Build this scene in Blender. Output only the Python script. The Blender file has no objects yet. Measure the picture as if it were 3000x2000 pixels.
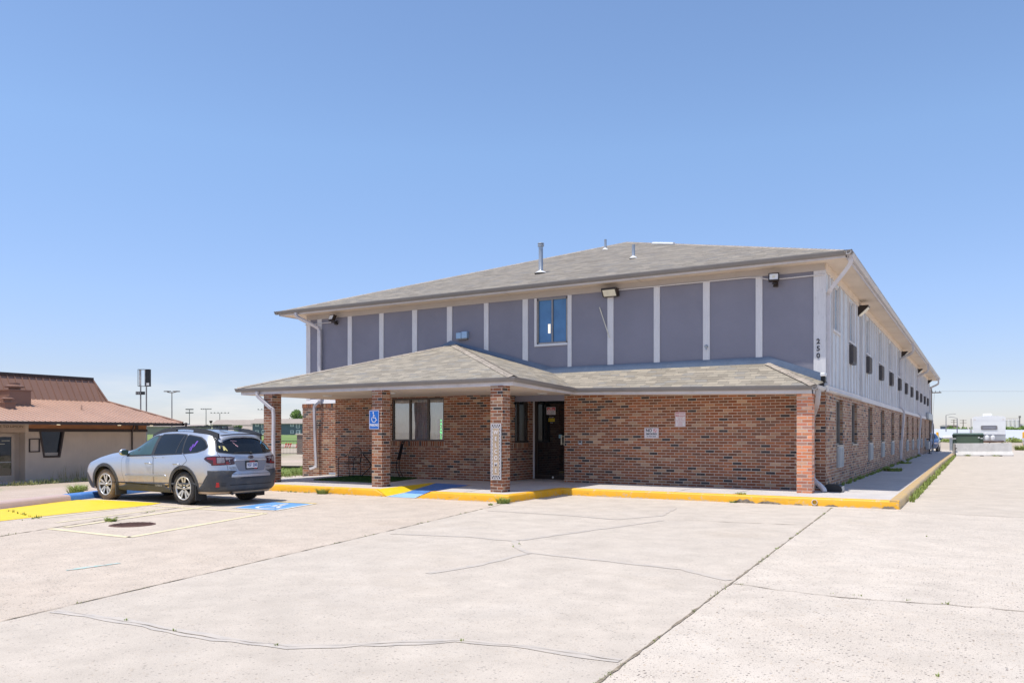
import bpy, bmesh, math, random
import numpy as np
from mathutils import Vector, Matrix
from mathutils.bvhtree import BVHTree
random.seed(7)
C = bpy.context.scene.collection
R = math.radians
ORG = {}
V = Vector

# ------------------------------------------------------------------ nodes
class NT:
    def __init__(s, nt): s.nt = nt
    def n(s, t, **k):
        o = s.nt.nodes.new(t)
        for a, b in k.items(): setattr(o, a, b)
        return o
    def put(s, sock, v):
        if v is None: return
        if hasattr(v, 'is_linked') or isinstance(v, bpy.types.NodeSocket): s.nt.links.new(v, sock)
        else: sock.default_value = v
    def m(s, op, a, b=None, c=None, clamp=False):
        o = s.n('ShaderNodeMath', operation=op); o.use_clamp = clamp
        s.put(o.inputs[0], a); s.put(o.inputs[1], b); s.put(o.inputs[2], c)
        return o.outputs[0]
    def noise(s, vec, scale, detail=4, rough=.55, dist=0, dim='3D'):
        o = s.n('ShaderNodeTexNoise', noise_dimensions=dim)
        s.put(o.inputs['Vector'], vec); o.inputs['Scale'].default_value = scale
        o.inputs['Detail'].default_value = detail; o.inputs['Roughness'].default_value = rough
        o.inputs['Distortion'].default_value = dist
        return o.outputs['Fac']
    def ramp(s, fac, stops, interp='LINEAR'):
        o = s.n('ShaderNodeValToRGB'); cr = o.color_ramp; cr.interpolation = interp
        while len(cr.elements) > 1: cr.elements.remove(cr.elements[-1])
        for i, (p, c) in enumerate(stops):
            e = cr.elements[0] if i == 0 else cr.elements.new(p)
            e.position = p; e.color = (c, c, c, 1) if isinstance(c, (int, float)) else (*c, 1)
        s.put(o.inputs[0], fac)
        return o.outputs[0]
    def mix(s, fac, a, b, bt='MIX'):
        o = s.n('ShaderNodeMix', data_type='RGBA', blend_type=bt)
        s.put(o.inputs[0], fac)
        for i, v in ((6, a), (7, b)):
            if isinstance(v, tuple) and len(v) == 3: v = (*v, 1)
            s.put(o.inputs[i], v)
        return o.outputs[2]
    def mapv(s, vec, scale=(1, 1, 1), loc=(0, 0, 0)):
        o = s.n('ShaderNodeMapping'); s.put(o.inputs[0], vec)
        o.inputs['Scale'].default_value = scale; o.inputs['Location'].default_value = loc
        return o.outputs[0]
    def bump(s, h, strength=.3, dist=.01):
        o = s.n('ShaderNodeBump'); s.put(o.inputs['Height'], h)
        o.inputs['Strength'].default_value = strength; o.inputs['Distance'].default_value = dist
        return o.outputs[0]

def newmat(name):
    m = bpy.data.materials.new(name); m.use_nodes = True
    t = NT(m.node_tree); b = m.node_tree.nodes['Principled BSDF']
    tc = t.n('ShaderNodeTexCoord')
    return m, t, b, tc

def mat(name, col, rough=.6, metal=0, var=.12, scale=3, fine=60, bump=.15, spec=.4, dirt=None, dirt_amt=.0, coat=0):
    m, t, b, tc = newmat(name)
    v = tc.outputs['Object']
    n1 = t.noise(v, scale, 5); n2 = t.noise(v, fine, 3)
    f = t.m('ADD', t.m('MULTIPLY', n1, .65), t.m('MULTIPLY', n2, .35))
    lo = tuple(c * (1 - var * 1.6) for c in col); hi = tuple(min(1, c * (1 + var * 1.4)) for c in col)
    c = t.ramp(f, [(.3, lo), (.7, hi)])
    if dirt:
        d = t.ramp(t.noise(v, scale * 1.7, 6, .65), [(.5, 0.0), (.72, 1.0)])
        c = t.mix(t.m('MULTIPLY', d, dirt_amt), c, dirt)
    t.put(b.inputs['Base Color'], c)
    b.inputs['Roughness'].default_value = rough; b.inputs['Metallic'].default_value = metal
    b.inputs['Specular IOR Level'].default_value = spec
    if coat: b.inputs['Coat Weight'].default_value = coat; b.inputs['Coat Roughness'].default_value = .04
    if bump: t.put(b.inputs['Normal'], t.bump(n2, bump, .004))
    return m

def brick_mat(name, palette, mortar=(.58, .49, .40), tint=1.0):
    m, t, b, tc = newmat(name)
    sep = t.n('ShaderNodeSeparateXYZ'); t.put(sep.inputs[0], tc.outputs['UV'])
    u, v = sep.outputs[0], sep.outputs[1]
    RH, BW = .0677, .2125
    vr = t.m('DIVIDE', v, RH); row = t.m('FLOOR', vr)
    half = t.m('MULTIPLY', t.m('FLOORED_MODULO', row, 2.0), .5)
    uu = t.m('ADD', t.m('DIVIDE', u, BW), half); col = t.m('FLOOR', uu)
    fu = t.m('MULTIPLY', t.m('SUBTRACT', uu, col), BW); fv = t.m('MULTIPLY', t.m('SUBTRACT', vr, row), RH)
    nz = t.m('MULTIPLY', t.m('SUBTRACT', t.noise(tc.outputs['UV'], 60, 2), .5), .004)
    mu = t.m('GREATER_THAN', t.m('ADD', fu, nz), .012); mv = t.m('GREATER_THAN', t.m('ADD', fv, nz), .013)
    isb = t.m('MULTIPLY', mu, mv)
    cv = t.n('ShaderNodeCombineXYZ'); t.put(cv.inputs[0], col); t.put(cv.inputs[1], row)
    wn = t.n('ShaderNodeTexWhiteNoise', noise_dimensions='2D'); t.put(wn.inputs['Vector'], cv.outputs[0])
    pal = t.ramp(wn.outputs['Value'], palette, 'CONSTANT')
    s2 = t.n('ShaderNodeSeparateXYZ'); t.put(s2.inputs[0], wn.outputs['Color'])
    bri = t.m('ADD', .78, t.m('MULTIPLY', s2.outputs[1], .44))
    blot = t.noise(tc.outputs['UV'], 26, 4, .7); streak = t.noise(t.mapv(tc.outputs['UV'], (130, 22, 1)), 1, 3, .6)
    bri = t.m('MULTIPLY', bri, t.m('ADD', .72, t.m('MULTIPLY', blot, .56)))
    bri = t.m('MULTIPLY', bri, t.m('ADD', .82, t.m('MULTIPLY', streak, .36)))
    bri = t.m('MULTIPLY', bri, tint)
    hs = t.n('ShaderNodeCombineColor'); 
    for i in range(3): t.put(hs.inputs[i], bri)
    bc = t.mix(1.0, pal, hs.outputs[0], 'MULTIPLY')
    # pale smears over the tan bricks and lime bloom
    sm = t.ramp(t.noise(tc.outputs['UV'], 9, 5, .7), [(.56, 0.0), (.75, .35)])
    bc = t.mix(sm, bc, (.40, .30, .23))
    mo = t.mix(t.noise(tc.outputs['UV'], 14, 3), tuple(c * .8 for c in mortar), tuple(min(1, c * 1.15) for c in mortar))
    c = t.mix(isb, mo, bc)
    big = t.noise(tc.outputs['UV'], .8, 3)
    c = t.mix(t.ramp(big, [(.35, .0), (.8, .25)]), c, (.16, .12, .10))
    t.put(b.inputs['Base Color'], c); b.inputs['Roughness'].default_value = .82
    b.inputs['Specular IOR Level'].default_value = .25
    h = t.m('ADD', isb, t.m('MULTIPLY', streak, .35))
    t.put(b.inputs['Normal'], t.bump(h, .55, .006))
    return m

def shingle_mat(name, rh=.14, tw=.21, pal=None, k=1.0):
    m, t, b, tc = newmat(name)
    sep = t.n('ShaderNodeSeparateXYZ'); t.put(sep.inputs[0], tc.outputs['UV'])
    u, v = sep.outputs[0], sep.outputs[1]
    wob = t.m('MULTIPLY', t.m('SUBTRACT', t.noise(tc.outputs['UV'], 1.6, 2), .5), .02)
    vr = t.m('DIVIDE', t.m('ADD', v, wob), rh); row = t.m('FLOOR', vr); fv = t.m('SUBTRACT', vr, row)
    w1 = t.n('ShaderNodeTexWhiteNoise', noise_dimensions='1D'); t.put(w1.inputs['W'], row)
    uu = t.m('ADD', t.m('DIVIDE', u, tw), t.m('MULTIPLY', w1.outputs['Value'], 7.3))
    uu = t.m('ADD', uu, t.m('MULTIPLY', t.noise(t.mapv(tc.outputs['UV'], (2.3, 7.1, 1)), 1, 1), .9))
    col = t.m('FLOOR', uu); fu = t.m('SUBTRACT', uu, col)
    cv = t.n('ShaderNodeCombineXYZ'); t.put(cv.inputs[0], col); t.put(cv.inputs[1], row)
    wn = t.n('ShaderNodeTexWhiteNoise', noise_dimensions='2D'); t.put(wn.inputs['Vector'], cv.outputs[0])
    pal = pal or [(0, (.205, .178, .145)), (.22, (.265, .232, .19)), (.5, (.235, .207, .175)), (.68, (.30, .262, .215)), (.88, (.215, .197, .178))]
    pal = [(p, tuple(c * k for c in cc)) for p, cc in pal]
    c = t.ramp(wn.outputs['Value'], pal, 'CONSTANT')
    gr = t.noise(tc.outputs['UV'], 220, 2); c = t.mix(1.0, c, t.ramp(gr, [(.3, .75), (.7, 1.25)]), 'MULTIPLY')
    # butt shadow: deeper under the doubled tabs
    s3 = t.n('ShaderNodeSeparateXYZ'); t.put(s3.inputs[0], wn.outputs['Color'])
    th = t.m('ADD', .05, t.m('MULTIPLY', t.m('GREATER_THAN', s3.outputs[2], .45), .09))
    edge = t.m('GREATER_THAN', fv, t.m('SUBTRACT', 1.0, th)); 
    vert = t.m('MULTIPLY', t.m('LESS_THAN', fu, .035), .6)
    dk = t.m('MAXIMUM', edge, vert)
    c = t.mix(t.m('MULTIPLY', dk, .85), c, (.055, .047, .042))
    c = t.mix(t.ramp(t.noise(tc.outputs['UV'], .5, 4), [(.35, 0.0), (.75, .14)]), c, (.30 * k, .275 * k, .24 * k))
    t.put(b.inputs['Base Color'], c); b.inputs['Roughness'].default_value = .9; b.inputs['Specular IOR Level'].default_value = .2
    h = t.m('ADD', t.m('MULTIPLY', t.m('SUBTRACT', 1.0, fv), 1.0), t.m('MULTIPLY', s3.outputs[2], .5))
    t.put(b.inputs['Normal'], t.bump(h, .4, .008))
    return m

def concrete_mat(name, col, pebble=0.0, stain=.25, rough=.85, pale=(.7, .66, .6), warm=(.5, .38, .26)):
    m, t, b, tc = newmat(name)
    v = tc.outputs['Object']
    n0 = t.noise(v, .22, 5, .6); n1 = t.noise(v, 2.2, 6, .65); n2 = t.noise(v, 90, 3, .7); n3 = t.noise(v, 320, 2)
    c = t.ramp(t.m('ADD', t.m('MULTIPLY', n1, .55), t.m('MULTIPLY', n2, .45)), [(.3, tuple(x * .76 for x in col)), (.7, tuple(min(1, x * 1.19) for x in col))])
    c = t.mix(t.ramp(n0, [(.42, 0.0), (.7, stain)]), c, tuple(x * .74 for x in col))
    c = t.mix(t.ramp(t.noise(v, .9, 5, .7), [(.5, 0.0), (.75, .3)]), c, pale)
    c = t.mix(t.ramp(t.noise(t.mapv(v, (1, 1, 1), (31, 7, 0)), .5, 6, .7), [(.55, 0.0), (.75, .16)]), c, warm)
    c = t.mix(1.0, c, t.ramp(n3, [(.25, .76), (.75, 1.2)]), 'MULTIPLY')
    # long tyre/oil streaks along the lane
    st = t.ramp(t.noise(t.mapv(v, (.55, .07, 1)), 1, 4, .6), [(.55, 0.0), (.75, .07)])
    c = t.mix(st, c, tuple(x * .62 for x in col))
    h = n2
    if pebble:
        for sc, thr, cols in ((46, .77, [(0, (.17, .14, .12)), (.35, (.34, .23, .15)), (.6, (.26, .24, .23)), (.85, (.46, .36, .26))]),
                              (115, .62, [(0, (.25, .205, .17)), (.4, (.44, .34, .25)), (.7, (.36, .31, .27))])):
            vo = t.n('ShaderNodeTexVoronoi'); t.put(vo.inputs['Vector'], t.mapv(v, (1, 1, 0.001))); vo.inputs['Scale'].default_value = sc
            s = t.n('ShaderNodeSeparateColor'); t.put(s.inputs[0], vo.outputs['Color'])
            dens = t.m('ADD', thr, t.m('MULTIPLY', t.m('SUBTRACT', .5, t.noise(v, .8, 4, .6)), .45))
            on = t.m('MULTIPLY', t.m('GREATER_THAN', s.outputs[0], dens), t.m('LESS_THAN', vo.outputs['Distance'], t.m('ADD', .24, t.m('MULTIPLY', s.outputs[1], .2))))
            c = t.mix(t.m('MULTIPLY', on, pebble), c, t.ramp(s.outputs[2], cols, 'CONSTANT'))
            h = t.m('ADD', h, t.m('MULTIPLY', on, -.6))
    t.put(b.inputs['Base Color'], c); b.inputs['Roughness'].default_value = rough; b.inputs['Specular IOR Level'].default_value = .2
    t.put(b.inputs['Normal'], t.bump(h, .35, .006))
    return m

def paint_mat(name, col, wear=.35, under=(.45, .40, .34), scale=7, rough=.55, lo=.56, foot=False):
    m, t, b, tc = newmat(name)
    v = tc.outputs['Object']
    c = t.mix(t.noise(v, 4, 5), tuple(x * .82 for x in col), tuple(min(1, x * 1.08) for x in col))
    w = t.m('MULTIPLY', t.ramp(t.noise(v, scale, 8, .75), [(lo, 0.0), (lo + .07, 1.0)]), wear)
    c = t.mix(w, c, under)
    if foot:
        s = t.n('ShaderNodeSeparateXYZ'); t.put(s.inputs[0], v)
        hz = t.m('ADD', s.outputs[2], t.m('MULTIPLY', t.m('SUBTRACT', t.noise(v, 9, 7, .75), .5), .22))
        c = t.mix(t.ramp(hz, [(.025, .85), (.055, 0.0)]), c, under)
        sc_ = t.ramp(t.noise(t.mapv(v, (3, 3, 14)), 1, 6, .7), [(.60, 0.0), (.70, .45)]); c = t.mix(sc_, c, (.16, .11, .05))
    sp = t.ramp(t.noise(v, 70, 3, .7), [(.62, 0.0), (.72, .5)])
    c = t.mix(t.m('MULTIPLY', sp, wear), c, tuple(x * .5 for x in under))
    t.put(b.inputs['Base Color'], c); b.inputs['Roughness'].default_value = rough
    t.put(b.inputs['Normal'], t.bump(t.noise(v, 60, 4), .3, .005))
    return m

def streak_mat(name, col, grain=(60, 60, 2.2), contrast=.25, chip=None, chip_amt=.3, rough=.75):
    """weathered painted boards: grain stretched along z"""
    m, t, b, tc = newmat(name)
    v = tc.outputs['Object']
    g = t.noise(t.mapv(v, grain), 1, 5, .65)
    c = t.ramp(g, [(.3, tuple(x * (1 - contrast) for x in col)), (.7, tuple(min(1, x * (1 + contrast)) for x in col))])
    c = t.mix(t.ramp(t.noise(v, 1.3, 5), [(.4, 0.0), (.75, .3)]), c, tuple(x * .72 for x in col))
    if chip:
        k = t.ramp(t.noise(t.mapv(v, (grain[0] * .45, grain[1] * .45, grain[2] * 1.8)), 1, 6, .7), [(.60, 0.0), (.66, 1.0)])
        c = t.mix(t.m('MULTIPLY', k, chip_amt), c, chip)
    t.put(b.inputs['Base Color'], c); b.inputs['Roughness'].default_value = rough; b.inputs['Specular IOR Level'].default_value = .3
    t.put(b.inputs['Normal'], t.bump(g, .35, .004))
    return m

def glass_dark(name, col=(.012, .014, .016), rough=.03, spec=.6, ior=1.5):
    m, t, b, tc = newmat(name)
    n = t.noise(tc.outputs['Object'], 3, 3)
    t.put(b.inputs['Base Color'], t.mix(n, tuple(x * .7 for x in col), tuple(x * 1.4 for x in col)))
    t.put(b.inputs['Roughness'], t.ramp(t.noise(tc.outputs['Object'], 6, 4), [(.3, rough * .5), (.7, rough * 2)]))
    b.inputs['Specular IOR Level'].default_value = spec; b.inputs['IOR'].default_value = ior
    t.put(b.inputs['Normal'], t.bump(t.noise(tc.outputs['Object'], 1.1, 2), .04, .05))
    return m

def glass_clear(name, tint=(.75, .8, .8)):
    m, t, b, tc = newmat(name)
    nt = m.node_tree
    tr = t.n('ShaderNodeBsdfTransparent'); tr.inputs[0].default_value = (*tint, 1)
    gl = t.n('ShaderNodeBsdfGlossy'); gl.inputs['Roughness'].default_value = .02
    t.put(gl.inputs['Normal'], t.bump(t.noise(tc.outputs['Object'], 1.1, 2), .05, .05))
    lw = t.n('ShaderNodeFresnel'); lw.inputs[0].default_value = 1.7
    mx = t.n('ShaderNodeMixShader'); t.put(mx.inputs[0], t.m('ADD', t.m('MULTIPLY', lw.outputs[0], 1.4), .28, clamp=True))
    nt.links.new(tr.outputs[0], mx.inputs[1]); nt.links.new(gl.outputs[0], mx.inputs[2])
    nt.links.new(mx.outputs[0], nt.nodes['Material Output'].inputs['Surface'])
    return m

def emit_mat(name, col, s):
    m, t, b, tc = newmat(name)
    b.inputs['Base Color'].default_value = (*col, 1)
    t.put(b.inputs['Emission Color'], t.mix(t.noise(tc.outputs['Object'], 20, 2), tuple(x * .8 for x in col), col))
    b.inputs['Emission Strength'].default_value = s
    return m

def leaf_mat(name, a, bcol, scale=1.5):
    m, t, b, tc = newmat(name)
    v = tc.outputs['Object']
    oi = t.noise(v, scale, 4, .7)
    c = t.ramp(oi, [(.3, a), (.7, bcol)])
    c = t.mix(1.0, c, t.ramp(t.noise(v, 25, 2), [(.3, .6), (.7, 1.4)]), 'MULTIPLY')
    t.put(b.inputs['Base Color'], c); b.inputs['Roughness'].default_value = .7; b.inputs['Specular IOR Level'].default_value = .2
    b.inputs['Subsurface Weight'].default_value = 0
    return m

# ------------------------------------------------------------------ mesh builder
class MB:
    def __init__(s): s.v = []; s.f = []; s.uv = {}; s.mi = {}; s.sm = set()
    def face(s, pts, uv=None, mi=0, smooth=False):
        i = len(s.v); s.v += [V(p) for p in pts]; s.f.append(tuple(range(i, i + len(pts))))
        k = len(s.f) - 1
        if uv: s.uv[k] = uv
        if mi: s.mi[k] = mi
        if smooth: s.sm.add(k)
        return s
    def mesh(s, vs, fs, mi=0, smooth=False):
        i = len(s.v); s.v += [V(p) for p in vs]
        for f in fs:
            s.f.append(tuple(i + a for a in f)); k = len(s.f) - 1
            if mi: s.mi[k] = mi
            if smooth: s.sm.add(k)
        return s
    def box(s, a, b, mi=0, bev=0):
        x0, y0, z0 = [min(p, q) for p, q in zip(a, b)]; x1, y1, z1 = [max(p, q) for p, q in zip(a, b)]
        if bev:
            bm = bmesh.new(); bmesh.ops.create_cube(bm, size=1)
            for v in bm.verts: v.co = V(((x0 + x1) / 2 + v.co.x * (x1 - x0), (y0 + y1) / 2 + v.co.y * (y1 - y0), (z0 + z1) / 2 + v.co.z * (z1 - z0)))
            bmesh.ops.bevel(bm, geom=bm.edges[:], offset=bev, segments=2, affect='EDGES', profile=.5)
            s.frombm(bm, mi); return s
        vs = [(x, y, z) for x in (x0, x1) for y in (y0, y1) for z in (z0, z1)]
        fs = [(0, 1, 3, 2), (4, 6, 7, 5), (0, 4, 5, 1), (2, 3, 7, 6), (0, 2, 6, 4), (1, 5, 7, 3)]
        return s.mesh(vs, fs, mi)
    def frombm(s, bm, mi=0, smooth=False):
        bm.verts.index_update()
        s.mesh([v.co.copy() for v in bm.verts], [[v.index for v in f.verts] for f in bm.faces], mi, smooth); bm.free()
    def prism(s, poly, ax, a, b, mi=0, smooth=False):
        """poly 2D extruded along axis ax ('x': (y,z); 'y': (x,z); 'z': (x,y))"""
        def P(p, t): return {'x': (t, p[0], p[1]), 'y': (p[0], t, p[1]), 'z': (p[0], p[1], t)}[ax]
        n = len(poly)
        s.face([P(p, a) for p in poly], mi=mi); s.face([P(p, b) for p in reversed(poly)], mi=mi)
        vs = [P(p, a) for p in poly] + [P(p, b) for p in poly]
        s.mesh(vs, [(i, n + i, n + (i + 1) % n, (i + 1) % n) for i in range(n)], mi, smooth)
        return s
    def tube(s, path, r, n=8, mi=0, caps=True, sq=None):
        """round (or rectangular sq=(w,d)) tube along a path"""
        path = [V(p) for p in path]; rs = r if isinstance(r, (list, tuple)) else [r] * len(path)
        T = []
        for i in range(len(path)):
            d = (path[min(i + 1, len(path) - 1)] - path[max(i - 1, 0)]); T.append(d.normalized())
        up = V((0, 0, 1)) if abs(T[0].z) < .9 else V((0, 1, 0))
        A = T[0].cross(up).normalized(); rings = []
        for p, t_, rr in zip(path, T, rs):
            A = (A - t_ * A.dot(t_)); A = A.normalized() if A.length > 1e-6 else t_.orthogonal().normalized()
            B = t_.cross(A)
            if sq: rings.append([p + A * a * sq[0] / 2 + B * b * sq[1] / 2 for a, b in ((-1, -1), (1, -1), (1, 1), (-1, 1))])
            else: rings.append([p + (A * math.cos(2 * math.pi * k / n) + B * math.sin(2 * math.pi * k / n)) * rr for k in range(n)])
        m = len(rings[0]); vs = [v for rg in rings for v in rg]
        fs = [(i * m + k, i * m + (k + 1) % m, (i + 1) * m + (k + 1) % m, (i + 1) * m + k) for i in range(len(rings) - 1) for k in range(m)]
        s.mesh(vs, fs, mi, not sq)
        if caps: s.face(list(reversed(rings[0])), mi=mi); s.face(rings[-1], mi=mi)
        return s
    def lathe(s, prof, o=(0, 0, 0), ax='z', n=24, mi=0, smooth=True, a0=0, a1=2 * math.pi):
        o = V(o); vs = []; full = abs(a1 - a0 - 2 * math.pi) < 1e-6; nn = n if full else n + 1
        for r, h in prof:
            for k in range(nn):
                a = a0 + (a1 - a0) * k / n; c, d = r * math.cos(a), r * math.sin(a)
                vs.append(o + V({'z': (c, d, h), 'y': (c, h, d), 'x': (h, c, d)}[ax]))
        m = nn; fs = []
        for i in range(len(prof) - 1):
            for k in range(n):
                k2 = (k + 1) % nn
                fs.append((i * m + k, i * m + k2, (i + 1) * m + k2, (i + 1) * m + k))
        return s.mesh(vs, fs, mi, smooth)
    def xf(s, M):
        s.v = [M @ v for v in s.v]; return s
    def build(s, name, mats, parent=None, sharp=None, merge=False):
        me = bpy.data.meshes.new(name)
        vs = s.v
        if parent is not None: org = ORG[parent.name]
        else:
            xs = [v.x for v in vs]; ys = [v.y for v in vs]; zs = [v.z for v in vs]
            org = V(((min(xs) + max(xs)) / 2, (min(ys) + max(ys)) / 2, min(zs)))
        me.from_pydata([tuple(v - org) for v in vs], [], s.f)
        uvl = me.uv_layers.new(name='UVMap')
        for p in me.polygons:
            if p.index in s.uv:
                for li, q in zip(p.loop_indices, s.uv[p.index]): uvl.data[li].uv = q
            else:
                n = p.normal; a = max(range(3), key=lambda i: abs(n[i]))
                for li, vi in zip(p.loop_indices, p.vertices):
                    w = vs[vi]
                    uvl.data[li].uv = (w.y, w.z) if a == 0 else (w.x, w.z) if a == 1 else (w.x, w.y)
            p.material_index = s.mi.get(p.index, 0)
            p.use_smooth = p.index in s.sm
        for m in (mats if isinstance(mats, (list, tuple)) else [mats]): me.materials.append(m)
        if merge:
            bm = bmesh.new(); bm.from_mesh(me); bmesh.ops.remove_doubles(bm, verts=bm.verts, dist=1e-5)
            bmesh.ops.recalc_face_normals(bm, faces=bm.faces); bm.to_mesh(me); bm.free()
        if sharp is not None:
            for p in me.polygons: p.use_smooth = True
            me.set_sharp_from_angle(angle=R(sharp))
        o = bpy.data.objects.new(name, me); C.objects.link(o)
        if parent is not None: o.parent = parent; ORG[o.name] = org
        else: o.location = org; ORG[o.name] = org
        return o

def tag(o, label=None, cat=None, group=None, kind=None):
    for k, v in (('label', label), ('category', cat), ('group', group), ('kind', kind)):
        if v: o[k] = v
    return o
def thing(name, label, cat, loc=(0, 0, 0), rz=0, group=None):
    o = bpy.data.objects.new(name, None); C.objects.link(o); o.empty_display_size = .2
    o.location = loc; o.rotation_euler = (0, 0, rz); ORG[o.name] = V(loc) if not rz else V((0, 0, 0))
    return tag(o, label, cat, group)
def local_thing(name, label, cat, group=None):
    """an Empty whose parts are modelled round the origin and which is moved afterwards"""
    return thing(name, label, cat, (0, 0, 0), 0, group)
def dup(root, loc, rz=None, label=None, group=None, sc=None):
    r = root.copy(); C.objects.link(r); r.location = loc
    if rz is not None: r.rotation_euler = (0, 0, rz)
    if sc: r.scale = sc
    if label: r['label'] = label
    if group: r['group'] = group
    for ch in list(root.children):
        c = ch.copy(); C.objects.link(c); c.parent = r
        for g in list(ch.children):
            d = g.copy(); C.objects.link(d); d.parent = c
    return r
def text(s, size, name, m, parent, M, ext=.002, align='CENTER', cond=1.0, bold=0, space=1.0):
    cu = bpy.data.curves.new(name, 'FONT'); cu.body = s; cu.size = size; cu.align_x = align; cu.align_y = 'CENTER'
    cu.extrude = ext; cu.offset = bold; cu.resolution_u = 3; cu.space_character = space
    o = bpy.data.objects.new(name + '_tmp', cu); C.objects.link(o)
    dg = bpy.context.evaluated_depsgraph_get(); me = bpy.data.meshes.new_from_object(o.evaluated_get(dg))
    bpy.data.objects.remove(o)
    mb = MB(); mb.mesh([V((v.co.x * cond, v.co.y, v.co.z)) for v in me.vertices], [tuple(p.vertices) for p in me.polygons])
    mb.xf(M); bpy.data.meshes.remove(me)
    return mb.build(name, m, parent)
def frontM(x, y, z):   # text plane facing -Y
    return Matrix.Translation((x, y, z)) @ Matrix.Rotation(R(90), 4, 'X')
def arc(cx, cy, r, a0, a1, n): return [(cx + r * math.cos(R(a0 + (a1 - a0) * i / n)), cy + r * math.sin(R(a0 + (a1 - a0) * i / n))) for i in range(n + 1)]
def bez(p, n=8):
    """smooth path through points (Catmull-Rom)"""
    p = [V(a) for a in p]; out = []
    for i in range(len(p) - 1):
        a, b, c, d = p[max(i - 1, 0)], p[i], p[i + 1], p[min(i + 2, len(p) - 1)]
        for k in range(n):
            t = k / n; out.append(.5 * ((2 * b) + (c - a) * t + (2 * a - 5 * b + 4 * c - d) * t * t + (3 * b - a - 3 * c + d) * t ** 3))
    out.append(p[-1]); return out
def grid_wall(mb, ax, c, u0, u1, z0, z1, holes, depth=0, sgn=1, mi=0, rmi=None):
    """wall in plane ax=c from u0..u1, z0..z1 with rectangular holes (a,b,c,d); reveals go `depth` inwards along +sgn"""
    us = sorted({u0, u1, *[h[0] for h in holes], *[h[1] for h in holes]}); zs = sorted({z0, z1, *[h[2] for h in holes], *[h[3] for h in holes]})
    P = (lambda u, z, d=0: (u, c + sgn * d, z)) if ax == 'y' else (lambda u, z, d=0: (c + sgn * d, u, z))
    for a, b in zip(us, us[1:]):
        for d, e in zip(zs, zs[1:]):
            if any(h[0] - 1e-6 <= a and b <= h[1] + 1e-6 and h[2] - 1e-6 <= d and e <= h[3] + 1e-6 for h in holes): continue
            mb.face([P(a, d), P(b, d), P(b, e), P(a, e)], mi=mi)
    if depth:
        r = mi if rmi is None else rmi
        for a, b, d, e in holes:
            for q in (((a, d), (b, d)), ((b, d), (b, e)), ((b, e), (a, e)), ((a, e), (a, d))):
                mb.face([P(*q[0]), P(*q[1]), P(*q[1], depth), P(*q[0], depth)], mi=r)
    return mb
def blades(mb, cx, cy, cz, n, h, spread, rng, wid=.006, mi=0, lean=.6):
    for _ in range(n):
        a = rng.uniform(0, 2 * math.pi); r = spread * math.sqrt(rng.random()); x, y = cx + r * math.cos(a), cy + r * math.sin(a)
        hh = h * rng.uniform(.45, 1.15); l = lean * hh * rng.uniform(.2, 1); b = a + rng.uniform(-.9, .9)
        dx, dy = math.cos(b) * l, math.sin(b) * l; w = wid * rng.uniform(.7, 1.6); px, py = -math.sin(b) * w, math.cos(b) * w
        p1 = (x + dx * .35, y + dy * .35, cz + hh * .6); p2 = (x + dx, y + dy, cz + hh)
        mb.face([(x - px, y - py, cz), (x + px, y + py, cz), (p1[0] + px * .8, p1[1] + py * .8, p1[2]), (p1[0] - px * .8, p1[1] - py * .8, p1[2])], mi=mi)
        mb.face([(p1[0] - px * .8, p1[1] - py * .8, p1[2]), (p1[0] + px * .8, p1[1] + py * .8, p1[2]), p2], mi=mi)
def leaves(mb, c, rad, n, size, rng, mi=0, hollow=.35):
    for _ in range(n):
        d = V((rng.gauss(0, 1), rng.gauss(0, 1), rng.gauss(0, 1))).normalized(); k = hollow + (1 - hollow) * rng.random() ** .6
        p = V(c) + V((d.x * rad[0], d.y * rad[1], d.z * rad[2])) * k
        a = V((rng.gauss(0, 1), rng.gauss(0, 1), rng.gauss(0, 1))).normalized(); b = a.orthogonal().normalized(); s_ = size * rng.uniform(.6, 1.4)
        mb.face([p - a * s_, p + b * s_ * .5, p + a * s_, p - b * s_ * .5], mi=mi)
SUN_E, SKY_S = 4.7, .15
# ------------------------------------------------------------------ materials
PAL = [(0, (.25, .088, .042)), (.28, (.315, .115, .05)), (.46, (.19, .082, .047)), (.64, (.05, .043, .043)), (.73, (.33, .175, .098)), (.83, (.265, .098, .048)), (.94, (.40, .25, .155))]
PALS = [(0, (.27, .12, .065)), (.26, (.34, .17, .09)), (.5, (.40, .25, .145)), (.70, (.22, .11, .07)), (.84, (.06, .05, .048)), (.92, (.44, .30, .19))]
M = {}
M['brick'] = brick_mat('red_brown_brick', PAL, tint=1.12)
M['brick_side'] = brick_mat('dusty_brick', PALS, mortar=(.52, .46, .41), tint=1.15)
M['brick_new_sunlit'] = brick_mat('sunlit_orange_brick', [(0, (.58, .19, .09)), (.35, (.66, .25, .12)), (.6, (.50, .18, .11)), (.78, (.66, .36, .22)), (.92, (.36, .18, .13))], mortar=(.70, .60, .50), tint=1.25)  # newer orange brick, also brightened to carry the sun on the pier
M['brick_dark'] = brick_mat('dark_brick', [(0, (.07, .055, .05)), (.5, (.12, .07, .055)), (.8, (.05, .05, .05))])
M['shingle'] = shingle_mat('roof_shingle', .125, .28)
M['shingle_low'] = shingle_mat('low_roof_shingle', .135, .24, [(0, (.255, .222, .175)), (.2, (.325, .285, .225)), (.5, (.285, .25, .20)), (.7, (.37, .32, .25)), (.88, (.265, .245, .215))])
M['shingle_cap'] = shingle_mat('ridge_cap_shingle', .16, .4, [(0, (.33, .28, .23)), (.5, (.40, .34, .28))])
M['panel'] = mat('slate_stucco', (.232, .226, .270), .85, 0, .08, .7, 55, .6, dirt=(.30, .295, .335), dirt_amt=.3)
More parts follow.
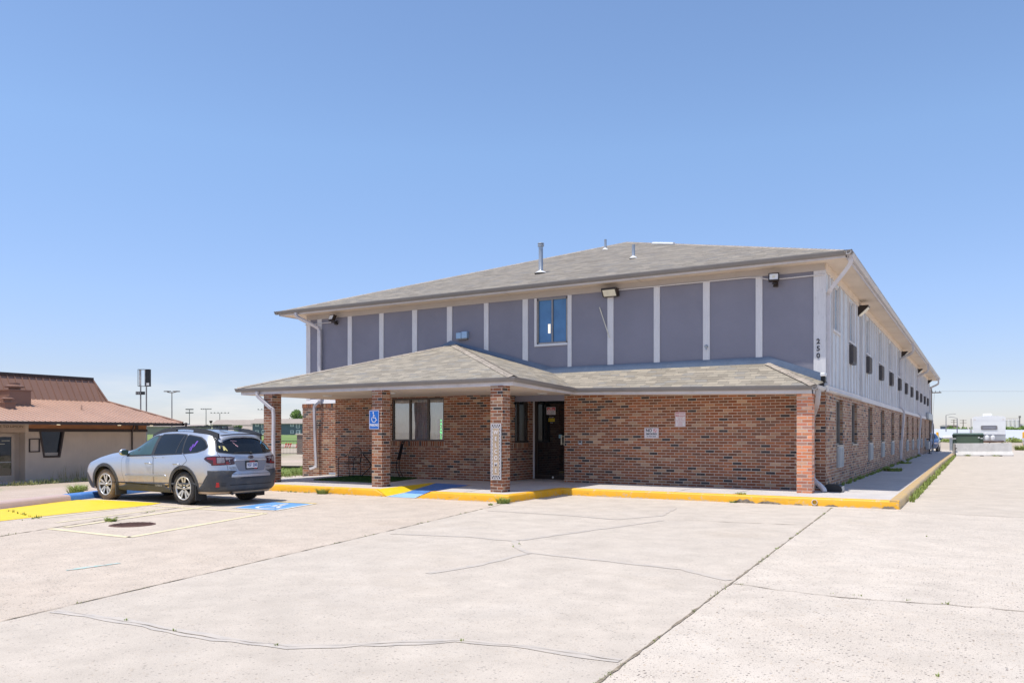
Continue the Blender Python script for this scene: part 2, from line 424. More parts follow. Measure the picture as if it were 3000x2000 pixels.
M['trim'] = streak_mat('pale_trim_paint', (.70, .68, .68), (70, 70, 3), .08, (.30, .28, .27), .25)
M['siding'] = streak_mat('weathered_siding', (.62, .66, .70), (60, 46, 2.2), .22, (.20, .22, .25), .55)
M['batten'] = streak_mat('batten_paint', (.70, .67, .66), (60, 60, 3), .10, (.28, .26, .25), .35)
M['gutter'] = mat('gutter_metal', (.235, .22, .21), .5, 0, .06, 1.5, 30, .05, dirt=(.17, .155, .15), dirt_amt=.35)
M['gutter_pale'] = mat('pale_gutter_metal', (.52, .50, .50), .45, 0, .06, 1.5, 30, .05, dirt=(.38, .34, .30), dirt_amt=.4)
M['fascia'] = mat('fascia_paint', (.62, .59, .60), .6, 0, .06, 2, 40, .1, dirt=(.36, .31, .29), dirt_amt=.3)
M['soffit'] = mat('soffit_paint', (.72, .61, .50), .75, 0, .05, .8, 50, .15, dirt=(.58, .47, .38), dirt_amt=.4)
M['frieze_shaded'] = mat('shaded_frieze_paint', (.47, .42, .385), .75, 0, .05, .8, 50, .15, dirt=(.38, .32, .28), dirt_amt=.4)  # soffit paint darkened to put shade on the front frieze
M['flash'] = mat('slate_blue_flashing', (.125, .17, .25), .5, 0, .10, 3, 40, .1, dirt=(.26, .29, .34), dirt_amt=.25)
M['frame'] = mat('bronze_frame', (.10, .085, .075), .45, .3, .1, 5, 40, .05)
M['frame_dk'] = mat('dark_bronze_frame', (.045, .032, .026), .4, .3, .12, 5, 40, .05)
M['alu'] = mat('alu_frame', (.28, .25, .23), .4, .5, .1, 5, 40, .05)
M['glass'] = glass_dark('window_glass', spec=1.0)
M['glass_up'] = glass_dark('upper_window_glass', (.06, .165, .33), .03, .7)  # blue base colour stands in for sky reflected in the pane
M['glass_side'] = glass_dark('side_window_glass', (.30, .40, .50), .03, .8)  # pale base colour paints in the bright sky reflection
M['clear'] = glass_clear('clear_glass')
M['dark'] = mat('dark_interior', (.012, .011, .012), .9, 0, .2)
M['ac'] = mat('ac_dark_metal', (.075, .07, .075), .55, .1, .1, 4, 60, .1, dirt=(.2, .15, .11), dirt_amt=.3)
M['grille'] = mat('ac_grille', (.085, .062, .05), .6, .2, .2, 6, 60, .2)
M['grille_pale'] = mat('pale_grille', (.36, .40, .44), .5, .4, .12, 6, 60, .1)
M['gap'] = mat('board_gap_shade', (.10, .10, .11), .9, 0, .2)  # dark strip along each batten: board gap with its shadow painted in
M['screen'] = mat('dark_reveal', (.065, .058, .055), .7, 0, .1, 5, 90)  # dark matte half pane standing for the window's deep reveal
M['white'] = mat('white_enamel', (.78, .77, .75), .4, 0, .04, 4, 60, .05, dirt=(.55, .5, .45), dirt_amt=.3)
M['lens'] = mat('lamp_lens', (.75, .70, .55), .25, 0, .08, 6, 60, .1)
M['black'] = mat('black_metal', (.018, .017, .018), .45, .3, .2, 6, 60, .1)
M['rubber'] = mat('black_plastic', (.02, .021, .024), .6, 0, .2, 6, 60, .1)
M['steel'] = mat('galvanised_steel', (.42, .44, .46), .4, .6, .12, 5, 60, .1)
M['wood'] = mat('rough_wood', (.22, .13, .08), .85, 0, .2, 6, 60, .3)
M['smooth'] = concrete_mat('smooth_concrete', (.565, .49, .41), .5, pale=(.62,.555,.485))
M['aggr'] = concrete_mat('exposed_aggregate', (.61, .53, .445), .9, .26, pale=(.66,.595,.52))
M['aggr2'] = concrete_mat('exposed_aggregate_left', (.575, .48, .39), .85, .3, pale=(.64,.56,.47))
M['walk'] = concrete_mat('walkway_concrete', (.55, .51, .48), .12, .3)
M['alley'] = concrete_mat('alley_concrete', (.54, .425, .34), .5, .4)
M['yellow'] = paint_mat('yellow_kerb_paint', (.84, .42, .012), .65, lo=.56, foot=True)
M['yellow_old'] = paint_mat('faded_yellow_paint', (.62, .41, .14), .8, (.46, .33, .2), 5, lo=.46)
M['yellow_lot'] = paint_mat('yellow_lot_paint', (.86, .58, .015), .45, (.6, .5, .33), 6, lo=.6)
M['cream'] = paint_mat('faded_line_paint', (.80, .68, .42), .6, (.60, .53, .455), 9, lo=.54)
M['blue'] = paint_mat('blue_paint', (.075, .22, .56), .4, (.3, .42, .6), 8)
M['blue_sunlit'] = paint_mat('sunlit_blue_paint', (.30, .53, .80), .3, (.5, .6, .7), 8)  # ramp blue made paler to paint sunlight on its front
M['blue_lot'] = paint_mat('blue_lot_paint', (.13, .335, .68), .35, (.35, .48, .62), 8)
M['whitep'] = paint_mat('white_lot_paint', (.80, .78, .70), .6, (.45, .55, .68), 9)
M['teal'] = paint_mat('teal_spray', (.42, .62, .55), 1.0, (.60, .53, .455), 14, lo=.47)
M['redkerb'] = paint_mat('worn_red_kerb', (.56, .40, .34), .6, (.50, .43, .37), 5)
M['seal'] = paint_mat('crack_sealer', (.535, .472, .405), .9, (.565, .49, .41), 5, lo=.46)
M['joint'] = mat('joint_grit', (.25, .20, .145), .95, 0, .4, 9, 60, .5, dirt=(.46, .39, .30), dirt_amt=.95)
M['grass'] = leaf_mat('weed_green', (.16, .22, .05), (.36, .42, .12), 2)
M['straw'] = leaf_mat('dry_straw', (.28, .21, .10), (.45, .36, .2), 3)
M['turf'] = leaf_mat('artificial_turf', (.018, .055, .010), (.05, .115, .022), 30)
M['red'] = mat('red_enamel', (.55, .03, .03), .4, 0, .08)
M['sign_blue'] = mat('sign_blue', (.012, .14, .52), .35, 0, .05, 3, 60, .02)
M['sign_white'] = mat('sign_white', (.74, .72, .74), .4, 0, .03, 4, 60, .03)
M['ink'] = mat('black_ink', (.03, .03, .04), .5, 0, .1)
M['pink'] = mat('faded_red_ink', (.55, .22, .24), .5, 0, .15)
M['curtain'] = mat('sheer_curtain', (.70, .74, .86), .9, 0, .12, 5, 90, .2)
M['pvc'] = mat('white_pvc', (.72, .71, .72), .45, 0, .05, 5, 60, .05, dirt=(.45, .4, .35), dirt_amt=.5)

# ------------------------------------------------------------------ setting: ground
def sstep(a, b, x):
    t = max(0, min(1, (x - a) / (b - a))); return t * t * (3 - 2 * t)
def gz(x): return -.70 * sstep(-16.4, -33.0, x)
def ground_mat():
    m, t, b, tc = newmat('dry_ground'); v = tc.outputs['Object']
    n = t.noise(v, .035, 6, .6); n2 = t.noise(v, .6, 5, .65); n3 = t.noise(v, 30, 3)
    dirt = t.ramp(n3, [(.3, (.36, .29, .22)), (.7, (.52, .44, .35))])
    gr = t.ramp(n2, [(.3, (.12, .15, .05)), (.7, (.26, .26, .11))])
    f = t.m('ADD', t.m('MULTIPLY', n, .75), t.m('MULTIPLY', n2, .25))
    t.put(b.inputs['Base Color'], t.mix(t.ramp(f, [(.55, 0.0), (.64, 1.0)]), dirt, gr))
    b.inputs['Roughness'].default_value = .95; b.inputs['Specular IOR Level'].default_value = .1
    t.put(b.inputs['Normal'], t.bump(n3, .4, .02))
    return m
M['ground'] = ground_mat()
g = MB()
gx = [-4000, -1500, -600, -200, -90, -60, -45] + [-40 + i * .75 for i in range(34)] + [-14.5, -8, 0, 15, 40, 100, 300, 1000, 4000]
gy = [-3000, -300, -60, -20, -5, 2, 8, 14, 20, 30, 50, 80, 140, 300, 800, 2000, 6000]
W = len(gx)
g.mesh([(x, y, gz(x) - .012) for y in gy for x in gx], [(j * W + i, j * W + i + 1, (j + 1) * W + i + 1, (j + 1) * W + i) for j in range(len(gy) - 1) for i in range(W - 1)])
go = g.build('ground', M['ground']); tag(go, kind='structure')

def sheet(name, polys, z, m, kind='structure', label=None):
    mb = MB()
    for p in polys: mb.face([(q[0], q[1], (q[2] if len(q) > 2 else 0) + z) for q in p])
    return tag(mb.build(name, m), label, kind=kind)
def jx(p, q, y): return p[0] + (q[0] - p[0]) * (y - p[1]) / (q[1] - p[1])
J1 = ((-14.22, 12.88), (-11.49, 5.86)); J2 = ((-8.10, 13.4), (-6.272, 3.198)); J3 = ((-2.378, 16.06), (-1.84, 4.15)); JK = ((-15.64, 7.98), (-16.54, 10.33))
YB = -5
sheet('parking_lot', [[(jx(*JK, YB), YB), (jx(*J1, YB), YB), (jx(*J1, 14.0), 14.0), (jx(*JK, 14.0), 14.0)]], .004, M['aggr2'])
sheet('parking_lot', [[(jx(*J1, YB), YB), (jx(*J2, YB), YB), (jx(*J2, 14.0), 14.0), (jx(*J1, 14.0), 14.0)]], .004, M['aggr2'])
sheet('parking_lot', [[(jx(*J2, YB), YB), (jx(*J3, YB), YB), (jx(*J3, 16.4), 16.4), (-8.25, 16.4), (jx(*J2, 14.0), 14.0)]], .004, M['smooth'])
sheet('parking_lot', [[(jx(*J3, YB), YB), (24, YB), (24, 14.2), (.66, 15.73), (-1.26, 15.96), (-1.26, 16.4), (jx(*J3, 16.4), 16.4)]], .004, M['aggr'])
sheet('driveway', [[(-1.26, 15.96), (.66, 15.73), (24, 14.2), (24, 80), (-20, 80), (-20, 62.6), (-1.26, 62.6)]], .004, M['smooth'])
sheet('parking_lot', [[(-14, -45), (24, -45), (24, YB), (jx(*JK, YB), YB)]], .004, M['smooth'])
# alley beyond the worn kerb
al = MB(); ys = [-6, 0, 5, 10, 15, 21]
xs = [-16.1 - i * .9 for i in range(17)]
def alx(i, y): return jx(*JK, y) - .12 - i * (jx(*JK, y) + 30.5) / 16
for a, b in zip(ys, ys[1:]):
    for i in range(16):
        P = lambda i, y: (alx(i, y), y, gz(alx(i, y)) + .006)
        al.face([P(i + 1, a), P(i, a), P(i, b), P(i + 1, b)])
tag(al.build('alley', M['alley'], merge=True), kind='structure')
# side road and far lane
sheet('road', [[(-60, 22, gz(-60)), (-20, 41, -.1), (-19, 47, -.1), (-62, 28, gz(-60))]], .03, M['alley'])

def strip(name, pts, w, z, m, rng=None, jit=0, wj=0, tag_kind='structure'):
    mb = MB(); rng = rng or random.Random(3); dense = []
    for a, b in zip(pts, pts[1:]):
        n = max(1, int(math.dist(a, b) / .12))
        for k in range(n): dense.append((a[0] + (b[0] - a[0]) * k / n, a[1] + (b[1] - a[1]) * k / n))
    dense.append(pts[-1]); L = []; Rr = []
    for i, p in enumerate(dense):
        a = dense[max(i - 1, 0)]; b = dense[min(i + 1, len(dense) - 1)]
        d = V((b[0] - a[0], b[1] - a[1])).normalized(); nn = V((-d.y, d.x)); o = nn * rng.uniform(-jit, jit)
        h = w / 2 * (1 + rng.uniform(-wj, wj)); p = V(p[:2]) + o
        L.append((*(p + nn * h), z)); Rr.append((*(p - nn * h), z))
    for i in range(len(L) - 1): mb.face([Rr[i], Rr[i + 1], L[i + 1], L[i]])
    return tag(mb.build(name, m), kind=tag_kind)
rg = random.Random(11)
for J, w in ((J1, .020), (J2, .014), (J3, .016)):
    strip('expansion_joint', [(jx(*J, YB), YB), (J[1][0], J[1][1]), J[0]], w, .009, M['joint'], rg, .004, .85)
strip('expansion_joint', [(-1.26, 15.96), (.66, 15.73), (12, 15)], .016, .009, M['joint'], rg, .008, .5)
strip('pavement_crack', [(-1.97, 7.456), (-1.4, 7.33), (-.885, 7.3), (.05, 7.45), (1.4, 7.3)], .012, .009, M['joint'], rg, .02, .8)
strip('pavement_crack', [(-4.13, 12.55), (-3.2, 12.62), (-2.25, 12.8)], .018, .009, M['joint'], rg, .01, .8)
for pts, w in (([(-7.08, 8.77), (-5.93, 9.05), (-5.2, 8.99), (-4.9, 8.5), (-4.55, 8.2), (-3.48, 8.08), (-2.63, 7.99), (-2.05, 7.6)], .09),
               ([(-7.7, 12.3), (-6.2, 12.3), (-5.09, 12.1), (-4.67, 13.0), (-4.9, 14.4)], .10), ([(-5.19, 9.08), (-4.9, 10.3), (-4.38, 12.3)], .10),
               ([(-6.27, 3.61), (-5.5, 3.68), (-4.93, 3.67), (-4.47, 3.68), (-3.9, 3.78), (-3.62, 3.97), (-3.04, 4.45), (-2.53, 4.56), (-1.9, 4.56)], .10),
               ([(-4.55, 8.14), (-4.6, 7.04), (-4.74, 6.46)], .08)):
    strip('sealed_crack', pts, w, .0075, M['seal'], rg, .014, .35)
    if w == .10 and pts[0][1] < 5: strip('pavement_crack', pts, .005, .0105, M['joint'], rg, .02, 1.0)

# painted markings (sheets a few mm above the lot)
tag(strip('painted_line', [(-11.8, 6.7), (-9.88, 6.68)], .11, .0085, M['cream'], rg, .004, .12)); strip('painted_line', [(-9.88, 6.68), (-10.77, 9.89)], .11, .0085, M['cream'], rg, .004, .12)
strip('painted_line', [(-10.77, 9.89), (-13.9, 9.86)], .10, .0085, M['cream'], rg, .004, .12); strip('painted_line', [(-11.75, 6.9), (-12.95, 10.9)], .10, .0105, M['cream'], rg, .004, .15)
strip('painted_line', [(-13.35, 7.4), (-13.9, 9.8)], .08, .0085, M['cream'], rg, .004, .15); strip('painted_line', [(-12.5, 7.2), (-13.1, 9.6)], .08, .0085, M['cream'], rg, .004, .15)
sheet('painted_marking', [[(-13.2, 5.6), (-13.70, 7.892), (-13.98, 9.919), (-14.2, 10.3), (-15.95, 10.15), (-16.42, 9.9), (-15.55, 7.9), (-14.9, 5.9)]], .0085, M['yellow_lot'])
sheet('painted_marking', [[(-12.09, 10.28), (-11.02, 10.35), (-11.40, 11.69), (-12.45, 11.6)]], .0085, M['blue_lot'] if 'blue_lot' in M else M['blue_sunlit'])
for a, b in (((-12.09, 10.28), (-11.02, 10.35)), ((-11.02, 10.35), (-11.40, 11.69))): strip('painted_line', [a, b], .07, .0125, M['whitep'])
strip('painted_line', [(-11.36, 11.74), (-12.46, 11.65)], .07, .0125, M['yellow_lot'])
# wheelchair symbol on the pavement
def isa(mb, P, th):
    """international access symbol as flat strips; P maps (u,v) in 0..1 to a point"""
    def line(pts, w):
        L, Q = [], []
        for i, p in enumerate(pts):
            a = V(pts[max(i - 1, 0)]); b = V(pts[min(i + 1, len(pts) - 1)]); d = (b - a).normalized(); n = V((-d.y, d.x)) * w / 2
            L.append(P(*(V(p) + n))); Q.append(P(*(V(p) - n)))
        for i in range(len(L) - 1): mb.face([Q[i], Q[i + 1], L[i + 1], L[i]])
    head = arc(.40, .88, .075, 0, 360, 14)[:-1]; mb.face([P(*p) for p in head])
    line([(.41, .78), (.42, .60), (.43, .44), (.66, .44), (.74, .22), (.84, .25)], th)
    line([(.42, .63), (.62, .63)], th * .8)
    line(arc(.47, .30, .245, 125, 345, 16), th * .85)
mb = MB(); o0 = V((-11.99, 10.42)); ux = V((.92, .05)); vy = V((-.27, 1.08))
isa(mb, lambda u, v: (*(o0 + ux * u + vy * v), .0125), .085); tag(mb.build('painted_marking', M['whitep']), kind='structure')
strip('painted_line', [(-8.055, 4.738), (-8.005, 5.295)], .05, .0085, M['teal'], rg, .02, .7)

# ------------------------------------------------------------------ sidewalk and kerbs
S = .16
XR, YF = -1.26, 13.9
sw = MB()
top = [(-16.9, YF + .15), (-11.66, YF + .15), (-11.92, 16.36), (-10.55, 16.1), (-10.13, YF + .15), (-8.35, YF + .15), (-8.35, 16.45), (XR - .14, 16.45), (XR - .14, 55.6), (-1.55, 62.6), (-4.0, 62.6), (-4.0, 19.0), (-9.3, 19.0), (-9.3, 19.6), (-16.9, 19.6)]
sw.face([(x, y, S) for x, y in top])
sw.face([(-16.9, YF + .15, S), (-16.9, 19.6, S), (-16.9, 19.6, -.05), (-16.9, YF + .15, -.05)])
tag(sw.build('sidewalk', M['walk']), kind='structure')
strip('expansion_joint', [(-14.1, 14.05), (-14.1, 17.7)], .014, S + .004, M['joint'], rg, .002, .4)
strip('expansion_joint', [(-9.4, 14.05), (-10.0, 17.7)], .014, S + .004, M['joint'], rg, .002, .4)
strip('expansion_joint', [(-5.6, 16.47), (-5.6, 18.4)], .016, S + .004, M['joint'], rg, .003, .5)
strip('expansion_joint', [(-4.35, 16.47), (-4.35, 18.4)], .012, S + .004, M['joint'], rg, .002, .4)
for y in (23, 29, 35, 41, 47, 53): strip('expansion_joint', [(-2.8, y), (-1.45, y)], .014, S + .004, M['joint'], rg, .002, .4)
def kerb(name, path, h, m, w=.15, rad=.035, hs=None, lean=.02):
    """kerb swept along path; the road is on the right-hand side of the walking direction"""
    mb = MB(); n = len(path); pr = []; rk = random.Random(5)
    dense = []; dh = []
    hs = hs or [h] * n
    for i in range(n - 1):
        k = max(1, int(math.dist(path[i], path[i + 1]) / .25))
        for j in range(k):
            t = j / k; dense.append((path[i][0] + (path[i + 1][0] - path[i][0]) * t, path[i][1] + (path[i + 1][1] - path[i][1]) * t)); dh.append(hs[i] + (hs[i + 1] - hs[i]) * (t * t * (3 - 2 * t)))
    dense.append(path[-1]); dh.append(hs[-1])
    rings = []
    for i, p in enumerate(dense):
        d0 = V((p[0] - dense[i - 1][0], p[1] - dense[i - 1][1])).normalized() if i else None
        d1 = V((dense[i + 1][0] - p[0], dense[i + 1][1] - p[1])).normalized() if i < len(dense) - 1 else None
        n0 = V((d0.y, -d0.x)) if d0 else None; n1 = V((d1.y, -d1.x)) if d1 else None
        if n0 is None: nn = n1
        elif n1 is None: nn = n0
        else:
            nn = n0 + n1; nn = nn / max(.5, nn.dot(n1)) if nn.length > .1 else n1
        hh = max(.006, dh[i]); j = rk.uniform(-.006, .006); r = min(rad, hh * .45)
        prof = [(0.0 + lean + j, -.03), (lean * .4 + j * .5, hh - r), (-r * .3, hh - r * .3), (-r, hh), (-w, hh + .001), (-w, -.03)]
        rings.append([(*(V(p) + nn * a), z) for a, z in prof])
    m_ = len(rings[0])
    mb.mesh([v for r_ in rings for v in r_], [(i * m_ + k, (i + 1) * m_ + k, (i + 1) * m_ + k + 1, i * m_ + k + 1) for i in range(len(rings) - 1) for k in range(m_ - 1)])
    mb.face(rings[0]); mb.face(list(reversed(rings[-1])))
    return tag(mb.build(name, m, sharp=40), kind='structure')
kerb('kerb', [(-16.9, YF), (-11.66, YF), (-11.32, YF)], S, M['yellow'], hs=[S, S, .006])
kerb('kerb', [(-10.55, YF), (-10.15, YF), (-8.2, YF), (-8.2, 16.32), (XR, 16.32)], S, M['yellow'], hs=[.006, S, S, S, S])
kerb('kerb', [(XR, 16.32), (-1.27, 19), (-1.30, 28), (-1.36, 40), (-1.30, 56.5)], S, M['yellow_old'], w=.16)
# ramp
rp = MB(); A = (-11.33, YF - .02, .008); B = (-10.55, YF - .02, .008)
A1 = (-11.36, YF + .62, .045); B1 = (-10.60, YF + .58, .045); A2 = (-11.75, 16.32, S + .004); B2 = (-10.6, 16.1, S + .004)
rp.face([A, B, B1, A1]); tag(rp.build('ramp', M['blue_sunlit']), kind='structure')  # front part gets the paler blue as painted sunlight
rp = MB(); rp.face([A1, B1, B2, A2]); tag(rp.build('ramp', M['blue']), kind='structure')
rp = MB(); LF = (-11.64, YF + .02, S + .004); rp.face([A, A1, LF]); rp.face([LF, A1, (-11.67, YF + .6, S + .005)]); rp.face([A1, A2, (-11.92, 16.37, S + .005), (-11.67, YF + .6, S + .005)]); tag(rp.build('ramp_flare', M['yellow_lot']), kind='structure')
rp = MB(); RF = (-10.17, YF + .02, S + .004); rp.face([B, RF, (-10.16, YF + .17, S + .005), B1]); rp.face([B1, (-10.16, YF + .17, S + .005), (-10.54, 16.11, S + .005), B2]); tag(rp.build('ramp_flare', M['yellow']), kind='structure')
for a, b in ((A, A1), (B, B1)):
    mb = MB(); mb.face([(a[0] - .025, a[1], a[2] + .006), (a[0] + .025, a[1], a[2] + .006), (b[0] + .02, b[1], b[2] + .006), (b[0] - .02, b[1], b[2] + .006)]); tag(mb.build('painted_line', M['whitep']), kind='structure')
# worn kerb at the left edge of the lot
def jk(y): return (jx(*JK, y), y)
kerb('kerb', [jk(-4), jk(4), jk(9.75)][::-1][::-1], .13, M['redkerb'], w=-.30, rad=-.05, lean=-.05) if False else None
def lkerb(y0, y1, m):
    mb = MB(); n = max(2, int((y1 - y0) / .3)); rings = []
    for i in range(n + 1):
        y = y0 + (y1 - y0) * i / n; x = jx(*JK, y)
        rings.append([(x, y, -.03), (x - .03, y, .09), (x - .09, y, .125), (x - .34, y, .13), (x - .40, y, .08), (x - .42, y, -.1)])
    k = 6
    mb.mesh([v for r_ in rings for v in r_], [(i * k + a, i * k + a + 1, (i + 1) * k + a + 1, (i + 1) * k + a) for i in range(n) for a in range(k - 1)])
    mb.face(rings[0]); mb.face(rings[-1][::-1]); return tag(mb.build('kerb', m, sharp=50), kind='structure')
lkerb(-5, 9.72, M['redkerb']); lkerb(9.72, 13.2, M['blue'])
# ------------------------------------------------------------------ the motel
motel = thing('motel', 'long two storey motel with brick ground floor, slate blue upper walls and low hipped roof', 'building', (-10.2, 18.43, 0))
X0, X1, Y0, Y1 = -18.25, -2.885, 18.43, 62.4
ZT = 4.97
def P_(mb, name, m, **k): return mb.build(name, m, motel, **k)
# upper front wall
w = MB(); grid_wall(w, 'y', Y0 + .02, X0, X1, 2.25, ZT, [(-10.01, -9.12, 3.745, 4.93)], .09); P_(w, 'upper_wall', M['panel'])
w = MB(); w.face([(X0, Y0 + .02, 2.3), (X0, Y1, 2.3), (X0, Y1, ZT), (X0, Y0 + .02, ZT)]); w.face([(X0, Y1, .0), (X1, Y1, .0), (X1, Y1, ZT), (X0, Y1, ZT)]); w.face([(X0 - .03, Y0 + .2, 0), (X0 - .03, Y1, 0), (X0 - .03, Y1, 2.35), (X0 - .03, Y0 + .2, 2.35)])
P_(w, 'rear_wall', M['siding'])
for a, b in ((-18.27, -18.10), (-17.80, -17.62), (-16.55, -16.39), (-15.32, -15.16), (-14.10, -13.93), (-12.88, -12.71), (-11.65, -11.51), (-10.44, -10.28), (-9.11, -9.0), (-8.0, -7.84), (-6.785, -6.634), (-5.573, -5.414), (-4.357, -4.21), (-3.11, -2.86)):
    # board stops on the flashing above the roofs
    xm = (a + b) / 2
    zb = 3.02 if xm > -9.54 else (3.87 - (xm + 12.6) * .30 if xm > -12.6 else 2.35 + max(0, (xm + 16.8) * .36))
    if xm > -9.54 and xm > -4.1: zb = 3.06 - (xm + 4.05) * .42
    mb = MB(); mb.box((a, Y0 - .005, zb), (b, Y0 + .03, ZT)); P_(mb, 'trim_board', M['trim'])
mb = MB(); mb.box((X0, Y0 - .012, ZT - .012), (X1 + .004, Y0 + .03, 5.115)); P_(mb, 'frieze_board', M['frieze_shaded'])
# upper front window
fr = MB()
for b_ in (((-10.08, Y0 - .012, 3.685), (-9.115, Y0 + .03, 3.745)), ((-10.08, Y0 - .014, 3.745), (-10.012, Y0 + .03, 4.95))): fr.box(*b_)
wn = P_(fr, 'window', M['trim'])
fr = MB()
for a, b in (((-10.01, 3.745), (-9.97, 4.93)), ((-9.16, 3.745), (-9.12, 4.93)), ((-10.01, 4.885), (-9.12, 4.93)), ((-10.01, 3.745), (-9.12, 3.785)), ((-9.585, 3.785), (-9.545, 4.885))):
    fr.box((a[0], Y0 + .015, a[1]), (b[0], Y0 + .06, b[1]))
fr.build('frame', M['alu'], wn)
pn = MB(); pn.face([(-9.97, Y0 + .05, 3.78), (-9.12, Y0 + .05, 3.78), (-9.12, Y0 + .05, 4.9), (-9.97, Y0 + .05, 4.9)]); pn.build('pane', M['glass_up'], wn)
pn = MB(); pn.box((-9.70, Y0 + .046, 4.02), (-9.63, Y0 + .049, 4.26)); pn.build('lamp_glow', emit_mat('room_lamp', (1, .9, .72), .8), wn)
# flashing above the lower roofs
f = MB(); zf = Y0 - .012
def band(p, q, h=.145, h2=None):
    h2 = h2 or h; f.face([(p[0], zf, p[1] - .03), (q[0], zf, q[1] - .03), (q[0], zf, q[1] + h2), (p[0], zf, p[1] + h)])
band((-12.75, 3.86), (-9.54, 2.97)); band((-9.54, 2.97), (-4.045, 2.985), .145, .145); band((-4.045, 2.985), (-2.89, 2.56)); band((-16.8, 2.45), (-12.75, 3.86), .06, .145)
P_(f, 'flashing', M['flash'])
# ground-floor front brick
YL, XLL, XLR, YD = 17.78, -16.45, -10.64, 19.4
w = MB(); grid_wall(w, 'y', Y0, -9.2, X1 + .025, .10, 2.42, [])
w.face([(-9.2, Y0, .1), (-9.2, YD, .1), (-9.2, YD, 2.42), (-9.2, Y0, 2.42)]); P_(w, 'brick_wall', M['brick'])
w = MB(); grid_wall(w, 'y', YL, XLL, XLR, .10, 2.42, [(-14.32, -12.53, 1.20, 2.395)], .12); w.face([(XLL, YL, .1), (XLL, Y0, .1), (XLL, Y0, 2.42), (XLL, YL, 2.42)]); P_(w, 'brick_wall', M['brick'])
w = MB(); grid_wall(w, 'x', XLR, YL, YD, .10, 2.42, [(18.36, 19.12, 1.16, 2.41)], .10, -1); P_(w, 'brick_wall', M['brick'])
w = MB(); grid_wall(w, 'y', Y0 - .01, -18.42, XLL, .0, 2.25, []); w.face([(-18.42, Y0 - .01, 0), (-18.42, Y0 + .3, 0), (-18.42, Y0 + .3, 2.33), (-18.42, Y0 - .01, 2.33)]); P_(w, 'brick_wall', M['brick'])
def soldier(x0, x1, y, z0, z1, d=.02, ax='y'):
    mb = MB(); n = int((x1 - x0) / .0765)
    for i in range(n):
        a = x0 + i * .0765; u = (random.random() * 40, random.random() * 40)
        P = (lambda s, z: (s, y - d, z)) if ax == 'y' else (lambda s, z: (y + d, s, z))
        uv = [(u[0] // .2125 * .2125 + .012 + k * .19, u[1] // .1354 * .1354 + .012 + l * .052) for k, l in ((0, 0), (0, 1), (1, 1), (1, 0))]
        mb.face([P(a, z0 + .004), P(a + .066, z0 + .004), P(a + .066, z1), P(a, z1)], uv=uv)
        q = (lambda s, dd, z: (s, y - dd, z)) if ax == 'y' else (lambda s, dd, z: (y + dd, s, z))
        mb.face([q(a, d, z1), q(a + .066, d, z1), q(a + .066, -.05, z1 + .01), q(a, -.05, z1 + .01)], uv=uv)
    b0, b1 = ((x0, y - d + .006, z0), (x0 + n * .0765, y + .01, z1 - .004)) if ax == 'y' else ((y - .01, x0, z0), (y + d - .006, x0 + n * .0765, z1 - .004))
    mb.box(b0, b1, 1)
    return P_(mb, 'brick_sill', [M['brick'], M['smooth']])
soldier(-14.42, -12.46, YL, 1.06, 1.19); soldier(18.28, 19.2, XLR, 1.02, 1.15, ax='x'); soldier(-18.42, XLL, Y0 - .01, 2.21, 2.33)
mb = MB(); mb.prism([(Y0 - .035, 2.335), (Y0 + .02, 2.335), (Y0 + .02, 2.47), (Y0 + .005, 2.47)], 'x', -18.27, XLL); P_(mb, 'sill_board', M['trim'])
# lobby window
wn = MB()
for a in (-14.32, -13.735, -13.11, -12.575): wn.box((a, YL + .03, 1.20), (a + (.045 if a in (-14.32, -12.575) else .06), YL + .09, 2.395))
wn.box((-14.32, YL + .032, 1.20), (-12.53, YL + .088, 1.245)); wn.box((-14.32, YL + .032, 2.34), (-12.53, YL + .088, 2.395))
wn = P_(wn, 'window', M['frame'])
for a, b in ((-14.275, -13.735), (-13.675, -13.11), (-13.05, -12.575)):
    p = MB(); p.face([(a, YL + .06, 1.245), (b, YL + .06, 1.245), (b, YL + .06, 2.34), (a, YL + .06, 2.34)]); p.build('pane', M['clear'], wn)
cu = MB(); n = 240; L = []
for i in range(n + 1):
    x = -14.32 + 1.79 * i / n; L.append((x, YL + .17 + .018 * math.sin(i * .62) + .012 * math.sin(i * .23 + 1)))
for a, b in zip(L, L[1:]): cu.face([(*a, 1.19), (*b, 1.19), (*b, 2.4), (*a, 2.4)], smooth=True)
cu.build('curtain', M['curtain'], wn, merge=True)
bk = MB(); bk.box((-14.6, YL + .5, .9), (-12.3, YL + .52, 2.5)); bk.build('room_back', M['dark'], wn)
# return window
wn = MB()
for a, b in (((18.36, 1.16), (18.41, 2.41)), ((19.07, 1.16), (19.12, 2.41)), ((18.36, 1.16), (19.12, 1.21)), ((18.36, 2.36), (19.12, 2.41)), ((18.61, 1.2), (18.66, 2.37))):
    wn.box((XLR - .08, a[0], a[1]), (XLR - .03, b[0], b[1]))
wn = P_(wn, 'window', M['frame_dk'])
p = MB(); p.face([(XLR - .06, 18.4, 1.2), (XLR - .06, 19.1, 1.2), (XLR - .06, 19.1, 2.37), (XLR - .06, 18.4, 2.37)]); p.build('pane', M['clear'], wn)
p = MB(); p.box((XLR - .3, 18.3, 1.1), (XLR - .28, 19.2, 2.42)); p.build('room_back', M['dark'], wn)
cu = MB(); L = [(XLR - .16 + .015 * math.sin(i * .7), 18.68 + i * .006) for i in range(62)]
for a, b in zip(L, L[1:]): cu.face([(*a, 1.18), (*b, 1.18), (*b, 2.4), (*a, 2.4)], smooth=True)
cu.build('curtain', M['curtain'], wn, merge=True)
